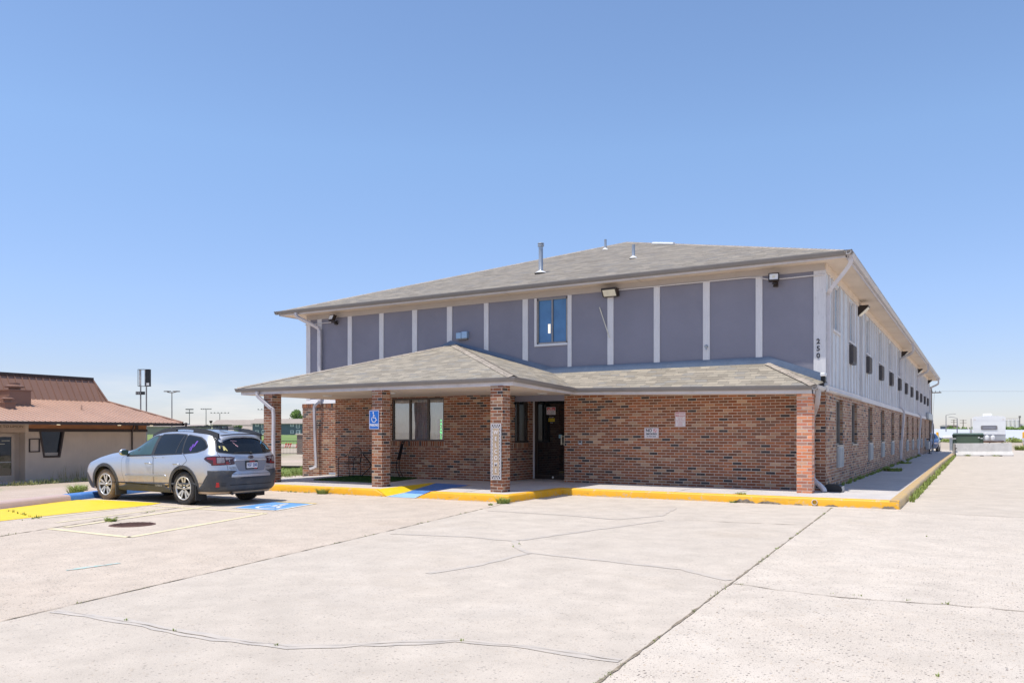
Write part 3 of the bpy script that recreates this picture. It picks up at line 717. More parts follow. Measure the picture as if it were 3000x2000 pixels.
# entrance: white jamb, transom, door
w = MB(); w.box((XLR, YD - .03, .1), (-10.565, YD + .05, 2.42)); w.box((-10.565, YD - .03, 2.375), (-9.2, YD + .05, 2.42)); w.box((-9.585, YD - .03, .1), (-9.2, YD + .05, 2.375)); P_(w, 'door_surround', M['trim'])
d = MB()
for a, b in (((-10.563, .165), (-10.49, 2.372)), ((-9.65, .165), (-9.588, 2.372)), ((-10.49, 2.30), (-9.65, 2.372)), ((-10.49, .165), (-9.65, .28))): d.box((a[0], YD - .07, a[1]), (b[0], YD + .0, b[1]))
door = P_(d, 'door', M['frame_dk'])
p = MB(); p.face([(-10.49, YD - .03, .28), (-9.65, YD - .03, .28), (-9.65, YD - .03, 2.3), (-10.49, YD - .03, 2.3)]); p.build('pane', M['glass'], door)
h = MB(); h.box((-9.73, YD - .13, 1.10), (-9.695, YD - .11, 1.36)); h.box((-9.64, YD - .13, 1.08), (-9.60, YD - .11, 1.36)); h.box((-9.72, YD - .12, 1.12), (-9.70, YD - .03, 1.14)); h.box((-9.72, YD - .12, 1.32), (-9.70, YD - .03, 1.34)); h.box((-9.635, YD - .12, 1.2), (-9.605, YD - .065, 1.24)); h.build('handle', M['lens'], door)
h = MB(); h.prism(arc(-10.0, .215, .03, 0, 360, 12)[:-1], 'y', YD - .076, YD - .07); h.build('door_plate', M['white'], door)
# piers
def pier(x, y, s=.305, zt=2.42, m=None):
    mb = MB(); h = s / 2; mb.box((x - h, y - h, .1), (x + h, y + h, zt)); return P_(mb, 'brick_pier', m or M['brick'])
pier(-15.72, 14.66); pier(-12.13, 14.66); pier(-8.83, 14.62); pier(-3.135, 17.63, .305, 2.235, M['brick_new_sunlit'])
# main roof
CX = -10.69; GZ = 5.22; RZ = 8.137
ea, eb, ec, ed = (-19.06, 17.94), (-2.32, 17.94), (-2.32, 63.3), (-19.06, 63.3)
hw = CX - ea[0]; r0 = (CX, ea[1] + hw); r1 = (CX, ec[1] - hw)
def slope(mb, pts, o, ud, vd, mi=0):
    o, ud, vd = V(o), V(ud).normalized(), V(vd).normalized()
    mb.face(pts, uv=[((V(p) - o).dot(ud) + 50, (V(p) - o).dot(vd) + 50) for p in pts], mi=mi)
rs = RZ - GZ
rf = MB()
slope(rf, [(*ea, GZ), (*eb, GZ), (*r0, RZ)], (*ea, GZ), (1, 0, 0), (0, hw, rs))
slope(rf, [(*eb, GZ), (*ec, GZ), (*r1, RZ), (*r0, RZ)], (*eb, GZ), (0, 1, 0), (-hw, 0, rs))
slope(rf, [(*ec, GZ), (*ed, GZ), (*r1, RZ)], (*ec, GZ), (-1, 0, 0), (0, -hw, rs))
slope(rf, [(*ed, GZ), (*ea, GZ), (*r0, RZ), (*r1, RZ)], (*ed, GZ), (0, -1, 0), (hw, 0, rs))
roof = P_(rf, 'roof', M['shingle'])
def hipcap(a, b, w=.13, t=.012, name='ridge_cap', m=None, drop=.02):
    a, b = V(a), V(b); d = (b - a).normalized(); s = d.cross(V((0, 0, 1))).normalized(); mb = MB(); L = (b - a).length; n = int(L / .16)
    for i in range(n):
        p = a + d * (L * i / n); q = a + d * (L * (i + 1.15) / n); up = V((0, 0, t + .004)); lo = V((0, 0, t * .4 - drop))
        u0 = random.randint(0, 40) * .4
        for sg in (-1, 1):
            pts = [p + up, q + up * .6, q + s * sg * w + lo, p + s * sg * w + lo]
            mb.face(pts if sg < 0 else pts[::-1], uv=[(u0, .02), (u0, .14), (u0 + .14, .14), (u0 + .14, .02)] if sg < 0 else [(u0 + .14, .02), (u0 + .14, .14), (u0, .14), (u0, .02)])
    return P_(mb, name, m or M['shingle_cap'])
for a, b in (((*ea, GZ), (*r0, RZ)), ((*eb, GZ), (*r0, RZ)), ((*ec, GZ), (*r1, RZ)), ((*r0, RZ), (*r1, RZ))): hipcap(a, b, .12, .015, drop=.045)
cp = MB(); cp.tube([(-9.01, 24.4, 7.50), (-8.48, 23.9, 7.33), (-8.0, 23.48, 7.18)], .05, 6); P_(cp, 'roof_patch', M['white'])
for (x, y, z, h, r, cap) in ((-10.83, 20.18, 5.99, .87, .063, 1), (-10.82, 24.75, 7.56, .365, .042, 0), (-8.40, 21.18, 6.335, .40, .042, 0)):
    mb = MB(); mb.lathe([(r * 2.0, -.02), (r * 1.25, .07), (r, .09), (r, h - (.10 if cap else 0))] + ([(r * 1.45, h - .09), (r * 1.45, h - .05), (r * 1.1, h - .04), (r * 1.5, h - .02), (r * 1.4, h), (0, h)] if cap else [(0, h)]), (x, y, z), n=14)
    vp = P_(mb, 'vent_pipe', M['steel'], sharp=40)
    mb = MB(); mb.lathe([(r * 3, .0), (r * 2.2, .03), (r * 1.1, .07)], (x, y, z + .005), n=14); mb.build('boot', M['white'], vp)
# fascia, gutters, soffits
def offs(pts, nrm, d):
    out = []
    for i, p in enumerate(pts):
        n = V((0, 0))
        if i > 0: n += V(nrm[i - 1])
        if i < len(nrm): n += V(nrm[i]) if (i == 0 or V(nrm[i]) != V(nrm[i - 1])) else V((0, 0))
        out.append((p[0] + n.x * d, p[1] + n.y * d))
    return out
def run(pts, nrm, prof, zs, name, m, closed_ends=True):
    """sweep a profile (outward, dz) along a polyline; zs = base height per point"""
    mb = MB(); rings = []
    for i in range(len(pts)):
        rings.append([(*offs(pts, nrm, a)[i], zs[i] + z) for a, z in prof])
    k = len(prof)
    mb.mesh([v for r_ in rings for v in r_], [(i * k + a, (i + 1) * k + a, (i + 1) * k + (a + 1) % k, i * k + (a + 1) % k) for i in range(len(rings) - 1) for a in range(k)])
    mb.face(rings[0]); mb.face(rings[-1][::-1])
    return P_(mb, name, m)
GP = [(0, .09), (0, 0), (.062, 0), (.095, .03), (.108, .07), (.118, .07), (.118, .092), (.104, .092), (.10, .075), (.085, .035), (.06, .012), (.012, .012), (.012, .09)]
FP = [(-.02, 0), (0, 0), (0, .13), (-.02, .13)]
mp = [(-19.0, 18.0), (-2.379, 18.0), (-2.379, 63.2), (-19.0, 63.2), (-19.0, 18.0)]
run(mp[:2], [(0, -1)], FP, [5.097] * 2, 'fascia', M['fascia']); run(mp[1:], [(1, 0), (0, 1), (-1, 0)], FP, [5.097] * 4, 'fascia', M['fascia'])
gm = [(-19.0 - .118, 18.0), (-2.379 + .118, 18.0)]
run(gm, [(0, -1)], GP, [5.142] * 2, 'gutter', M['gutter'])
run([(-2.379, 18.0 - .118), (-2.379, 63.2)], [(1, 0)], GP, [5.145] * 2, 'gutter', M['gutter_pale'])
run([(-19.0, 63.2), (-19.0, 18.0 - .118)], [(-1, 0)], GP, [5.145] * 2, 'gutter', M['gutter'])
sf = MB(); o_ = [(-18.98, 18.02), (-2.399, 18.02), (-2.399, 63.18), (-18.98, 63.18)]; i_ = [(X0 - .1, Y0 + .05), (X1 - .05, Y0 + .05), (X1 - .05, Y1), (X0 - .1, Y1)]
for k in range(4): sf.face([(*o_[k], 5.112), (*o_[(k + 1) % 4], 5.112), (*i_[(k + 1) % 4], 5.116), (*i_[k], 5.116)])
P_(sf, 'soffit', M['soffit'])
for y in (24.4, 30.5, 36.6, 42.7, 48.8, 54.9): sj = MB(); sj.face([(X1 + .03, y, 5.11), (-2.40, y, 5.107), (-2.40, y + .01, 5.107), (X1 + .03, y + .01, 5.11)]); P_(sj, 'soffit_seam', M['gutter'])
for x in (-14.5, -10.8, -7.1): sj = MB(); sj.face([(x, 18.02, 5.107), (x, Y0 - .02, 5.11), (x + .01, Y0 - .02, 5.11), (x + .01, 18.02, 5.107)]); P_(sj, 'soffit_seam', M['gutter'])
# porch roof and low roof
PZ = 2.585
pl, pr = (-16.77, 14.43), (-8.39, 14.43); ap = (-12.62, Y0, 3.885); zl, zr_ = 2.50, 2.405
va = (-8.39, 17.33, zl); vt = (-9.54, Y0, 2.975); ht = (-4.045, Y0, 2.985); le = (-2.89, 17.33, zr_); lw = (-2.875, Y0, 2.52)
rf = MB()
slope(rf, [(*pl, PZ), (*pr, PZ + .01), ap], (*pl, PZ), (1, 0, 0), (0, 4.0, 1.3))
slope(rf, [(*pr, PZ + .01), va, vt, ap], (*pr, PZ), (0, 1, 0), (-4.2, 0, 1.3))
slope(rf, [(pl[0], Y0 + 1.2, PZ), (*pl, PZ), ap, (ap[0], Y0 + .3, ap[2])], (*pl, PZ), (0, -1, 0), (4.2, 0, 1.3))
slope(rf, [va, le, ht, vt], va, (1, 0, 0), (0, 1.1, .53)); slope(rf, [le, lw, ht], le, (0, 1, 0), (-1.16, 0, .58))
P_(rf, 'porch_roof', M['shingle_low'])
hipcap((*pr, PZ + .02), (ap[0], ap[1], ap[2] + .01), .14, .014, drop=.035); hipcap((*pl, PZ + .01), ap, .14, .014, drop=.035); hipcap((le[0], le[1], le[2] + .005), ht, .13, .012, drop=.03)
pp = [(-16.7, Y0 + 1), (-16.7, 14.49), (-8.45, 14.49), (-8.45, 17.45), (-2.955, 17.45)]; pn_ = [(-1, 0), (0, -1), (1, 0), (0, -1)]
zf_ = [2.415, 2.415, 2.415, 2.35, 2.235]
run(pp, pn_, FP, zf_, 'fascia', M['fascia']); run([(-2.955, 17.45), (-2.955, Y0)], [(1, 0)], FP, [2.236, 2.236], 'fascia', M['fascia'])
run([(-16.7 - .118, 14.49)] + pp[2:4] + [(-2.955 + .10, 17.45)], pn_[1:], GP, [2.488, 2.497, 2.405, 2.312], 'gutter', M['gutter'])
run([(-2.955, 17.45 - .10), (-2.955, Y0 - .02)], [(1, 0)], GP, [2.313, 2.318], 'gutter', M['gutter_pale'])
sf = MB(); sf.face([(-16.68, 14.5, 2.42), (-8.46, 14.5, 2.42), (-8.46, 17.46, 2.36), (-9.1, 19.6, 2.40), (-16.68, 19.6, 2.42)]); sf.face([(-8.46, 17.46, 2.36), (-2.96, 17.46, 2.24), (-2.96, Y0 + .01, 2.25), (-9.1, 19.6, 2.40)])
P_(sf, 'porch_soffit', M['soffit'])
for x, y in ((-12.6, 15.6), (-9.65, 16.1), (-9.4, 17.6), (-14.9, 15.8)):
    mb = MB(); mb.lathe([(0, 0), (.10, 0), (.125, .012), (.13, .03)], (x, y, 2.388), n=20); P_(mb, 'soffit_light', M['white'], sharp=40)
# downspouts
def spout(pts, m, sq=(.075, .058), n=5): mb = MB(); mb.tube(bez(pts, n), .05, sq=sq, n=4); return P_(mb, 'downspout', m)
DS = M['fascia']
spout([(-16.02, 14.43, 2.49), (-16.02, 14.43, 2.40), (-15.97, 14.44, 2.33), (-15.62, 14.48, 2.07), (-15.52, 14.50, 1.95), (-15.52, 14.50, 1.2), (-15.52, 14.50, .32), (-15.55, 14.46, .23), (-15.70, 14.40, .19)], DS)
spout([(-18.22, 17.95, 5.15), (-18.22, 17.96, 5.05), (-18.12, 18.02, 4.96), (-17.74, 18.3, 4.72), (-17.64, 18.35, 4.60), (-17.62, 18.36, 4.4), (-17.62, 18.36, 2.5), (-17.63, 18.33, 2.40), (-17.72, 18.26, 2.28), (-17.76, 18.26, 2.15), (-17.76, 18.3, 1.2), (-17.72, 18.3, .45), (-17.74, 18.26, .36), (-17.86, 18.16, .30)], DS, (.09, .07))
spout([(-2.32, 18.16, 5.15), (-2.32, 18.16, 5.04), (-2.40, 18.22, 4.91), (-2.72, 18.35, 4.55), (-2.81, 18.52, 4.47), (-2.83, 18.56, 4.35), (-2.83, 18.56, 3.4), (-2.83, 18.56, 2.46)], M['fascia'], (.08, .06))
spout([(-2.90, 17.72, 2.33), (-2.90, 17.72, 2.23), (-2.91, 17.74, 2.12), (-2.95, 17.85, 1.98), (-3.02, 18.1, 1.88), (-3.10, 18.3, 1.76), (-3.12, 18.36, 1.5), (-3.12, 18.36, .5)], M['gutter_pale'], (.085, .065))
for y, k in ((37.3, 1), (48.9, 1), (61.9, 0)):
    spout([(-2.32, y - .5, 5.15), (-2.32, y - .48, 5.0), (-2.35, y - .35, 4.78), (-2.74, y + .1, 4.6), (-2.82, y + .2, 4.48), (-2.83, y + .2, 4.2), (-2.83, y + .2, 2.62), (-2.80, y + .2, 2.5), (-2.72, y + .2, 2.38), (-2.70, y + .2, 2.2), (-2.76, y, 1.2), (-2.79, y - .1, .42), (-2.76, y - .15, .32), (-2.62, y - .3, .25)], M['fascia'], (.09, .07))
# side walls
UW = [(19.41, 20.49)] + [(y, y + 1.03) for y in (22.02, 25.62, 29.12, 32.7, 36.42, 39.97, 43.5, 47.45, 50.95, 54.5, 58.0)]
LWn = [(19.84, 20.98), (22.49, 23.65), (26.2, 27.3), (29.82, 31.0), (33.58, 34.75), (37.2, 38.36), (41.08, 42.3), (44.64, 45.85), (48.3, 49.4), (52.0, 53.07), (55.7, 56.7)]
w = MB(); grid_wall(w, 'x', X1, Y0, Y1, 2.3, ZT, [(a, b, 3.80, 4.87) for a, b in UW], .07, -1); P_(w, 'upper_side_wall', M['siding'])
w = MB(); grid_wall(w, 'x', X1 + .03, Y0, Y1, .0, 2.33, [(a, b, 1.13, 2.22) for a, b in LWn], .13, -1); P_(w, 'brick_side_wall', M['brick_side'])
mb = MB(); mb.box((X1, Y0 + .02, 2.32), (X1 + .055, Y1, 2.455)); P_(mb, 'band_board', M['batten'])
used = [e for a, b in UW for e in (a - .05, b + .05)]
by = sorted(used + [Y0 + .5, 21.2, 24.3] + [e for a, b in UW[1:] for e in (b + .62, b + 1.24, b + 1.86)])
for y in by:
    if any(abs(y - (a + .5)) < .5 and False for a, b in UW): continue
    mb = MB(); mb.box((X1 - .005, y - .022, 2.455), (X1 + .036, y + .022, 4.93)); mb.box((X1 - .004, y + .024, 2.46), (X1 + .004, y + .052, 4.92), 1); P_(mb, 'batten', [M['batten'], M['gap']])
for a, b in UW: mb = MB(); mb.box((X1 - .003, (a + b) / 2 - .02, 2.455), (X1 + .026, (a + b) / 2 + .02, 3.76)); mb.box((X1 - .004, (a + b) / 2 + .022, 2.46), (X1 + .004, (a + b) / 2 + .048, 3.74), 1); P_(mb, 'batten', [M['batten'], M['gap']])
for a, b in UW:
    mb = MB(); xg = X1 - .045
    for p, q in (((a, 3.80), (a + .04, 4.87)), ((b - .04, 3.80), (b, 4.87)), ((a, 4.83), (b, 4.87)), ((a, 3.80), (b, 3.84)), (((a + b) / 2 - .02, 3.82), ((a + b) / 2 + .02, 4.85))): mb.box((xg - .01, *p), (xg + .03, *q))
    mb.box((X1 - .02, a - .02, 3.745), (X1 + .045, b + .02, 3.80))
    wn = P_(mb, 'window', M['batten']); mid = (a + b) / 2; p = MB(); p.face([(xg, a + .03, 3.83), (xg, mid, 3.83), (xg, mid, 4.85), (xg, a + .03, 4.85)]); p.build('screen', M['screen'], wn); p = MB(); p.face([(xg, mid, 3.83), (xg, b - .03, 3.83), (xg, b - .03, 4.85), (xg, mid, 4.85)]); p.build('pane', M['glass_side'], wn)  # near half is a dark sheet set in for the frame reveal
for a, b in LWn:
    mb = MB(); xg = X1 - .07
    for p, q in (((a, 1.13), (a + .04, 2.22)), ((b - .04, 1.13), (b, 2.22)), ((a, 2.18), (b, 2.22)), ((a, 1.13), (b, 1.17)), (((a + b) / 2 - .02, 1.15), ((a + b) / 2 + .02, 2.2))): mb.box((xg - .01, *p), (xg + .03, *q))
    mb.box((xg, a - .01, 1.10), (X1 + .06, b + .01, 1.135))
    wn = P_(mb, 'window', M['alu']); p = MB(); p.face([(xg, a + .03, 1.16), (xg, b - .03, 1.16), (xg, b - .03, 2.2), (xg, a + .03, 2.2)]); p.build('pane', M['glass'], wn)
mb = MB(); mb.box((X1 - .02, Y0 + .03, 4.93), (X1 + .034, Y1, 5.114)); P_(mb, 'frieze_board', M['soffit'])
# conduit along the front eave, cable runs
mb = MB(); mb.tube([(-7.68, Y0 - .04, 4.955), (-4.5, Y0 - .04, 4.95), (-4.3, Y0 - .04, 4.93), (-4.05, Y0 - .04, 4.86), (-3.85, Y0 - .04, 4.85), (-2.9, Y0 - .04, 4.86), (-2.86, Y0 + .02, 4.86)], .013, 6); P_(mb, 'conduit', M['trim'])
mb = MB(); mb.tube([(-18.3, Y0 - .03, 4.82), (-16.95, Y0 - .03, 4.83)], .012, 6); P_(mb, 'conduit', M['trim'])
mb = MB(); mb.tube([(X1 + .05, 24.4, 4.85), (X1 + .05, 24.4, 2.35)], .018, 6); P_(mb, 'conduit', M['trim'])
mb = MB(); mb.tube([(X1 + .07, Y0 + .2, 2.36), (X1 + .07, 24.3, 2.35)], .022, 6); P_(mb, 'conduit', M['trim'])
mb = MB(); mb.tube([(-8.203, Y0 - .03, 4.57), (-7.922, Y0 - .06, 3.79)], .012, 6); P_(mb, 'loose_rod', M['lens'])
mb = MB(); mb.tube(bez([(X1 + .09, 61.2, 2.4), (X1 + .12, 61.6, 2.3), (-2.72, 62.2, 2.2), (-2.66, 62.3, 1.9), (-2.66, 62.2, 1.2), (-2.68, 62.1, .3)], 5), .045, 8); P_(mb, 'service_pipe', M['gutter'])
# address digits, emergency light
for i, ch in enumerate('250'): text(ch, .155, 'house_number', M['ink'], motel, frontM(-3.012, Y0 - .012, 3.41 - i * .155), .006, bold=.003)
ORD = ['first', 'second', 'third', 'fourth', 'fifth', 'sixth', 'seventh', 'eighth', 'ninth', 'tenth', 'eleventh', 'twelfth', 'thirteenth', 'fourteenth']
# ------------------------------------------------------------------ air conditioners
t = local_thing('air_conditioner', 'x', 'air conditioner', 'air conditioners under the upper windows')
mb = MB(); mb.box((-.02, 0, 0), (.125, .72, .46), bev=.008); mb.box((.02, .02, -.02), (.12, .70, .0)); mb.build('housing', M['ac'], t)
mb = MB()
for i in range(10): mb.box((.12, .05, .045 + i * .039), (.134, .67, .065 + i * .039))
mb.box((.121, .03, .03), (.128, .69, .43)); mb.build('grille', M['grille'], t)
AY = [22.04, 25.62, 29.2, 32.78, 36.5, 40.05, 43.5, 47.5, 50.95, 54.55, 58.0]
for i, y in enumerate(AY):
    lb = 'dark boxy air conditioner under an upper side window, %s from the front corner' % ORD[i]
    if i == 0: t.location = (X1, y, 3.225); t['label'] = lb
    else: dup(t, (X1, y, 3.225), label=lb)
t = local_thing('air_conditioner', 'x', 'air conditioner', 'air conditioner grilles in the brick wall')
mb = MB(); mb.box((-.05, 0, 0), (.05, .80, .49), bev=.006); mb.build('housing', M['steel'], t)
mb = MB()
for i in range(11): mb.box((.045, .04, .03 + i * .041), (.06, .76, .052 + i * .041))
for i in range(4): mb.box((.05, .04 + i * .235, .02), (.064, .055 + i * .235, .47))
mb.build('grille', M['grille_pale'], t)
LY = [19.92, 26.2, 29.75, 33.4, 37.2, 40.8, 44.45, 48.3, 51.6, 55.5]
for i, y in enumerate(LY):
    lb = 'pale louvred air conditioner grille low in the brick side wall, %s from the front corner' % ORD[i]
    if i == 0: t.location = (X1 + .03, y, .60); t['label'] = lb
    else: dup(t, (X1 + .03, y, .60), label=lb)

# ------------------------------------------------------------------ lights on the walls
t = local_thing('wall_light', 'x', 'wall light', 'wedge wall lights under the side eave')
mb = MB(); mb.prism([(0, 0), (0, .28), (.27, .28), (.27, .25)], 'y', -.2, .2); mb.build('housing', M['frame_dk'], t)
mb = MB(); mb.face([(.02, -.17, -.001), (.02, .17, -.001), (.262, .17, .224), (.262, -.17, .224)]); mb.build('lens', M['lens'], t)
for i, y in enumerate((24.2, 38.55, 49.3, 59.75)):
    lb = 'brown wedge shaped wall light under the side eave, %s from the front corner' % ORD[i]
    if i == 0: t.location = (X1, y, 4.68); t['label'] = lb
    else: dup(t, (X1, y, 4.68), label=lb)
t = thing('wall_light', 'square bronze wall pack light with yellowed lens above the front wall panels', 'wall light', (-7.87, Y0 - .02, 4.82))
mb = MB(); mb.prism([(Y0, 4.80), (Y0, 5.0), (Y0 - .24, 5.0), (Y0 - .24, 4.96), (Y0 - .12, 4.80)][::-1], 'x', -8.07, -7.68); mb.build('housing', M['frame_dk'], t)
mb = MB(); mb.face([(-8.04, Y0 - .128, 4.806), (-7.71, Y0 - .128, 4.806), (-7.71, Y0 - .236, 4.948), (-8.04, Y0 - .236, 4.948)][::-1]); mb.build('lens', M['lens'], t)
def flood(x, z, label, tilt, yaw=0, w=.23, h=.19):
    t = thing('floodlight', label, 'floodlight', (x, Y0 - .1, z))
    Mx = Matrix.Translation((x, Y0 - .22, z)) @ Matrix.Rotation(R(yaw), 4, 'Z') @ Matrix.Rotation(R(tilt), 4, 'X')
    mb = MB(); mb.box((-w / 2, -.03, -h / 2), (w / 2, .06, h / 2), bev=.012)
    for i in range(7): mb.box((-w / 2 + .02 + i * (w - .05) / 6, .055, -h / 2 + .02), (-w / 2 + .03 + i * (w - .05) / 6, .09, h / 2 + .012))
    mb.xf(Mx).build('housing', M['frame_dk'], t)
    mb = MB(); mb.face([(-w / 2 + .025, -.032, -h / 2 + .03), (w / 2 - .025, -.032, -h / 2 + .03), (w / 2 - .025, -.032, h / 2 - .03), (-w / 2 + .025, -.032, h / 2 - .03)]); mb.xf(Mx).build('lens', M['white'], t)
    mb = MB(); mb.face([(-.03, -.034, -.03), (.03, -.034, -.03), (.03, -.034, .03), (-.03, -.034, .03)]); mb.xf(Mx).build('led_chip', M['lens'], t)
    mb = MB(); mb.box((x - .04, Y0 - .2, z - h / 2 - .05), (x + .04, Y0, z - h / 2 - .02)); mb.box((x - .05, Y0 - .05, z - h / 2 - .09), (x + .05, Y0, z - h / 2 + .02)); mb.build('bracket', M['frame_dk'], t)
flood(-3.91, 4.87, 'black floodlight with white lens at the right end of the front eave', -12, 8)
flood(-17.0, 4.93, 'black floodlight with white lens at the left end of the front eave', -22, -12)
t = thing('junction_box', 'twin pale blue metal boxes fixed to the slate wall above the porch roof', 'junction box', (-12.33, Y0, 4.0))
mb = MB(); mb.box((-12.52, Y0 - .09, 4.03), (-12.35, Y0 + .02, 4.2), bev=.012); mb.box((-12.335, Y0 - .10, 4.03), (-12.15, Y0 + .02, 4.22), bev=.012); mb.build('box', mat('pale_blue_metal', (.33, .45, .58), .35, .4, .06), t)
mb = MB(); mb.box((-12.50, Y0 - .07, 4.0), (-12.18, Y0, 4.03)); mb.build('base', M['gutter'], t)
t = thing('faucet', 'small brass hose tap fixed to a trim board on the upper wall', 'tap', (-5.49, Y0 - .01, 3.4))
mb = MB(); mb.lathe([(0, -.06), (.03, -.06), (.03, -.01), (.045, 0)], (-5.49, Y0 - .01, 3.44), 'y', 10); mb.tube([(-5.49, Y0 - .05, 3.44), (-5.48, Y0 - .06, 3.36)], .018, 6); mb.build('body', M['steel'], t)
t = thing('security_camera', 'white bullet security camera on the corner above the low roof', 'camera', (-2.85, 18.1, 2.5))
mb = MB(); mb.box((-2.90, 17.95, 2.62), (-2.80, 18.2, 2.70), bev=.02); mb.build('hood', M['white'], t)
mb = MB(); mb.box((-2.895, 17.99, 2.52), (-2.805, 18.18, 2.62), bev=.015); mb.box((-2.87, 18.15, 2.5), (-2.83, 18.42, 2.53)); mb.build('body', M['black'], t)
t = thing('emergency_light', 'small amber and white emergency light above the glass entrance door', 'emergency light', (-9.81, YD, 2.3))
mb = MB(); mb.box((-9.915, YD - .09, 2.378), (-9.70, YD - .03, 2.452), bev=.01); mb.build('housing', M['lens'], t)
mb = MB(); mb.box((-9.87, YD - .094, 2.39), (-9.76, YD - .091, 2.44)); mb.build('lens', mat('amber_lens', (.75, .38, .06), .3), t)
t = thing('keypad', 'small grey keypad box on the brick beside the glass door', 'keypad', (-8.735, Y0, 1.12))
mb = MB(); mb.box((-8.785, Y0 - .045, 1.125), (-8.69, Y0, 1.23), bev=.01); mb.build('housing', M['steel'], t)
mb = MB(); mb.box((-8.77, Y0 - .048, 1.175), (-8.705, Y0 - .044, 1.215)); mb.build('screen', M['ink'], t)
t = thing('meter_box', 'grey metal electric panel high on the far end of the side wall', 'meter box', (-2.8, 59, 2.3))
mb = MB(); mb.box((X1 + .03, 56.8, 2.30), (X1 + .22, 61.6, 2.72), bev=.05); mb.build('box', M['steel'], t)
mb = MB(); mb.tube([(X1 + .1, 60.2, 2.3), (X1 + .1, 60.2, .9)], .03, 6); mb.build('conduit', M['frame_dk'], t)
t = thing('gas_meter', 'grey gas meter with dark riser pipe at the far end of the side wall', 'gas meter', (-2.7, 55.9, S))
mb = MB(); mb.box((-2.82, 55.6, .42), (-2.58, 56.1, .95), bev=.05); mb.build('body', M['steel'], t)
mb = MB(); mb.tube([(-2.6, 55.9, S), (-2.6, 55.9, 1.0), (-2.6, 56.3, 1.05), (-2.85, 56.4, 1.05)], .03, 8); mb.lathe([(.0, 0), (.14, 0), (.13, .03), (.03, .05)], (-2.6, 55.9, S), n=12); mb.build('riser', M['black'], t)

# ------------------------------------------------------------------ signs
def board(mb, x0, x1, z0, z1, y, r=.02, t=.004):
    p = []
    for cx, cz, a in ((x1 - r, z1 - r, 0), (x0 + r, z1 - r, 90), (x0 + r, z0 + r, 180), (x1 - r, z0 + r, 270)): p += arc(cx, cz, r, a, a + 90, 5)
    mb.prism(p, 'y', y, y + t); return mb
def frame_line(mb, x0, x1, z0, z1, y, w=.008):
    for a, b in (((x0, z0), (x1, z0 + w)), ((x0, z1 - w), (x1, z1)), ((x0, z0 + w), (x0 + w, z1 - w)), ((x1 - w, z0 + w), (x1, z1 - w))): mb.box((a[0], y - .002, a[1]), (b[0], y, b[1]))
    return mb
ps = thing('parking_sign', 'blue wheelchair PARKING sign fixed to the front of a brick pier', 'sign', (-12.2, 14.55, 1.5)); y = 14.492
mb = MB(); board(mb, -12.35, -12.055, 1.505, 1.95, y); mb.build('board', M['sign_blue'], ps)
mb = MB(); frame_line(mb, -12.342, -12.063, 1.513, 1.942, y - .001, .009); mb.build('border', M['sign_white'], ps)
mb = MB(); isa(mb, lambda u, v: (-12.33 + .26 * u, y - .003, 1.655 + .27 * v), .075); mb.build('symbol', M['sign_white'], ps)
text('PARKING', .088, 'lettering', M['sign_white'], ps, frontM(-12.2025, y - .002, 1.60), .001, cond=.70, bold=.0028)
ws = thing('welcome_sign', 'tall white lattice edged sign reading WELCOME on a brick pier', 'sign', (-8.84, 14.46, .42)); y = 14.44
wx0, wx1, wz0, wz1 = -8.955, -8.70, .43, 1.61
mb = MB(); board(mb, wx0, wx1, wz0, wz1, y, .012, .008); mb.build('backing', mat('dark_backing', (.09, .065, .05), .8), ws)
mb = MB(); board(mb, wx0 + .045, wx1 - .045, wz0 + .09, wz1 - .09, y - .006, .004, .006); mb.build('board', mat('tan_board', (.44, .33, .23), .8, 0, .15, 8, 60, .2), ws)
mb = MB(); frame_line(mb, wx0, wx1, wz0, wz1, y - .002, .010); frame_line(mb, wx0 + .042, wx1 - .042, wz0 + .085, wz1 - .085, y - .006, .007)
def slat(a, b, w=.008):
    a, b = V((a[0], y - .003, a[1])), V((b[0], y - .003, b[1])); d = (b - a).normalized(); n = V((-d.z, 0, d.x)) * w / 2; mb.face([a + n, b + n, b - n, a - n])
nz = 16; hz = (wz1 - wz0) / nz
for i in range(nz):
    za, zb = wz0 + i * hz, wz0 + (i + 1) * hz; zm = (za + zb) / 2
    for xa, xb in ((wx0 + .006, wx0 + .046), (wx1 - .006, wx1 - .046)):
        slat((xa, zm), (xb, za)); slat((xa, zm), (xb, zb)); slat((xa, za), (xb, za))
for i in range(4):
    xa = wx0 + .045 + i * (wx1 - wx0 - .09) / 4; xb = xa + (wx1 - wx0 - .09) / 4; xm = (xa + xb) / 2
    for za, zb in ((wz0 + .005, wz0 + .09), (wz1 - .005, wz1 - .09)): slat((xm, za), (xa, zb)); slat((xm, za), (xb, zb))
mb.build('lattice', M['sign_white'], ws)
for i, ch in enumerate('WELCOME'): text(ch, .125, 'lettering', M['sign_white'], ws, frontM((wx0 + wx1) / 2, y - .008, 1.425 - i * .135), .002, cond=.85, bold=.001)
ns = thing('no_smoking_sign', 'white sign reading NO SMOKING IN THIS AREA on the brick wall', 'sign', (-6.84, Y0, 1.29)); y = Y0 - .012
mb = MB(); board(mb, -7.022, -6.66, 1.29, 1.54, y, .012); mb.build('board', M['sign_white'], ns)
mb = MB(); frame_line(mb, -7.008, -6.674, 1.304, 1.526, y - .001, .005); mb.build('border', M['pink'], ns)
text('NO', .105, 'lettering', M['ink'], ns, frontM(-6.905, y - .002, 1.477), .001, cond=.95, bold=.003)
text('SMOKING', .062, 'lettering', M['ink'], ns, frontM(-6.84, y - .002, 1.395), .001, cond=1.0, bold=.0022)
text('IN THIS AREA', .042, 'lettering', M['ink'], ns, frontM(-6.84, y - .002, 1.335), .001, cond=.95, bold=.001)
mb = MB(); cx, cz = -6.752, 1.475
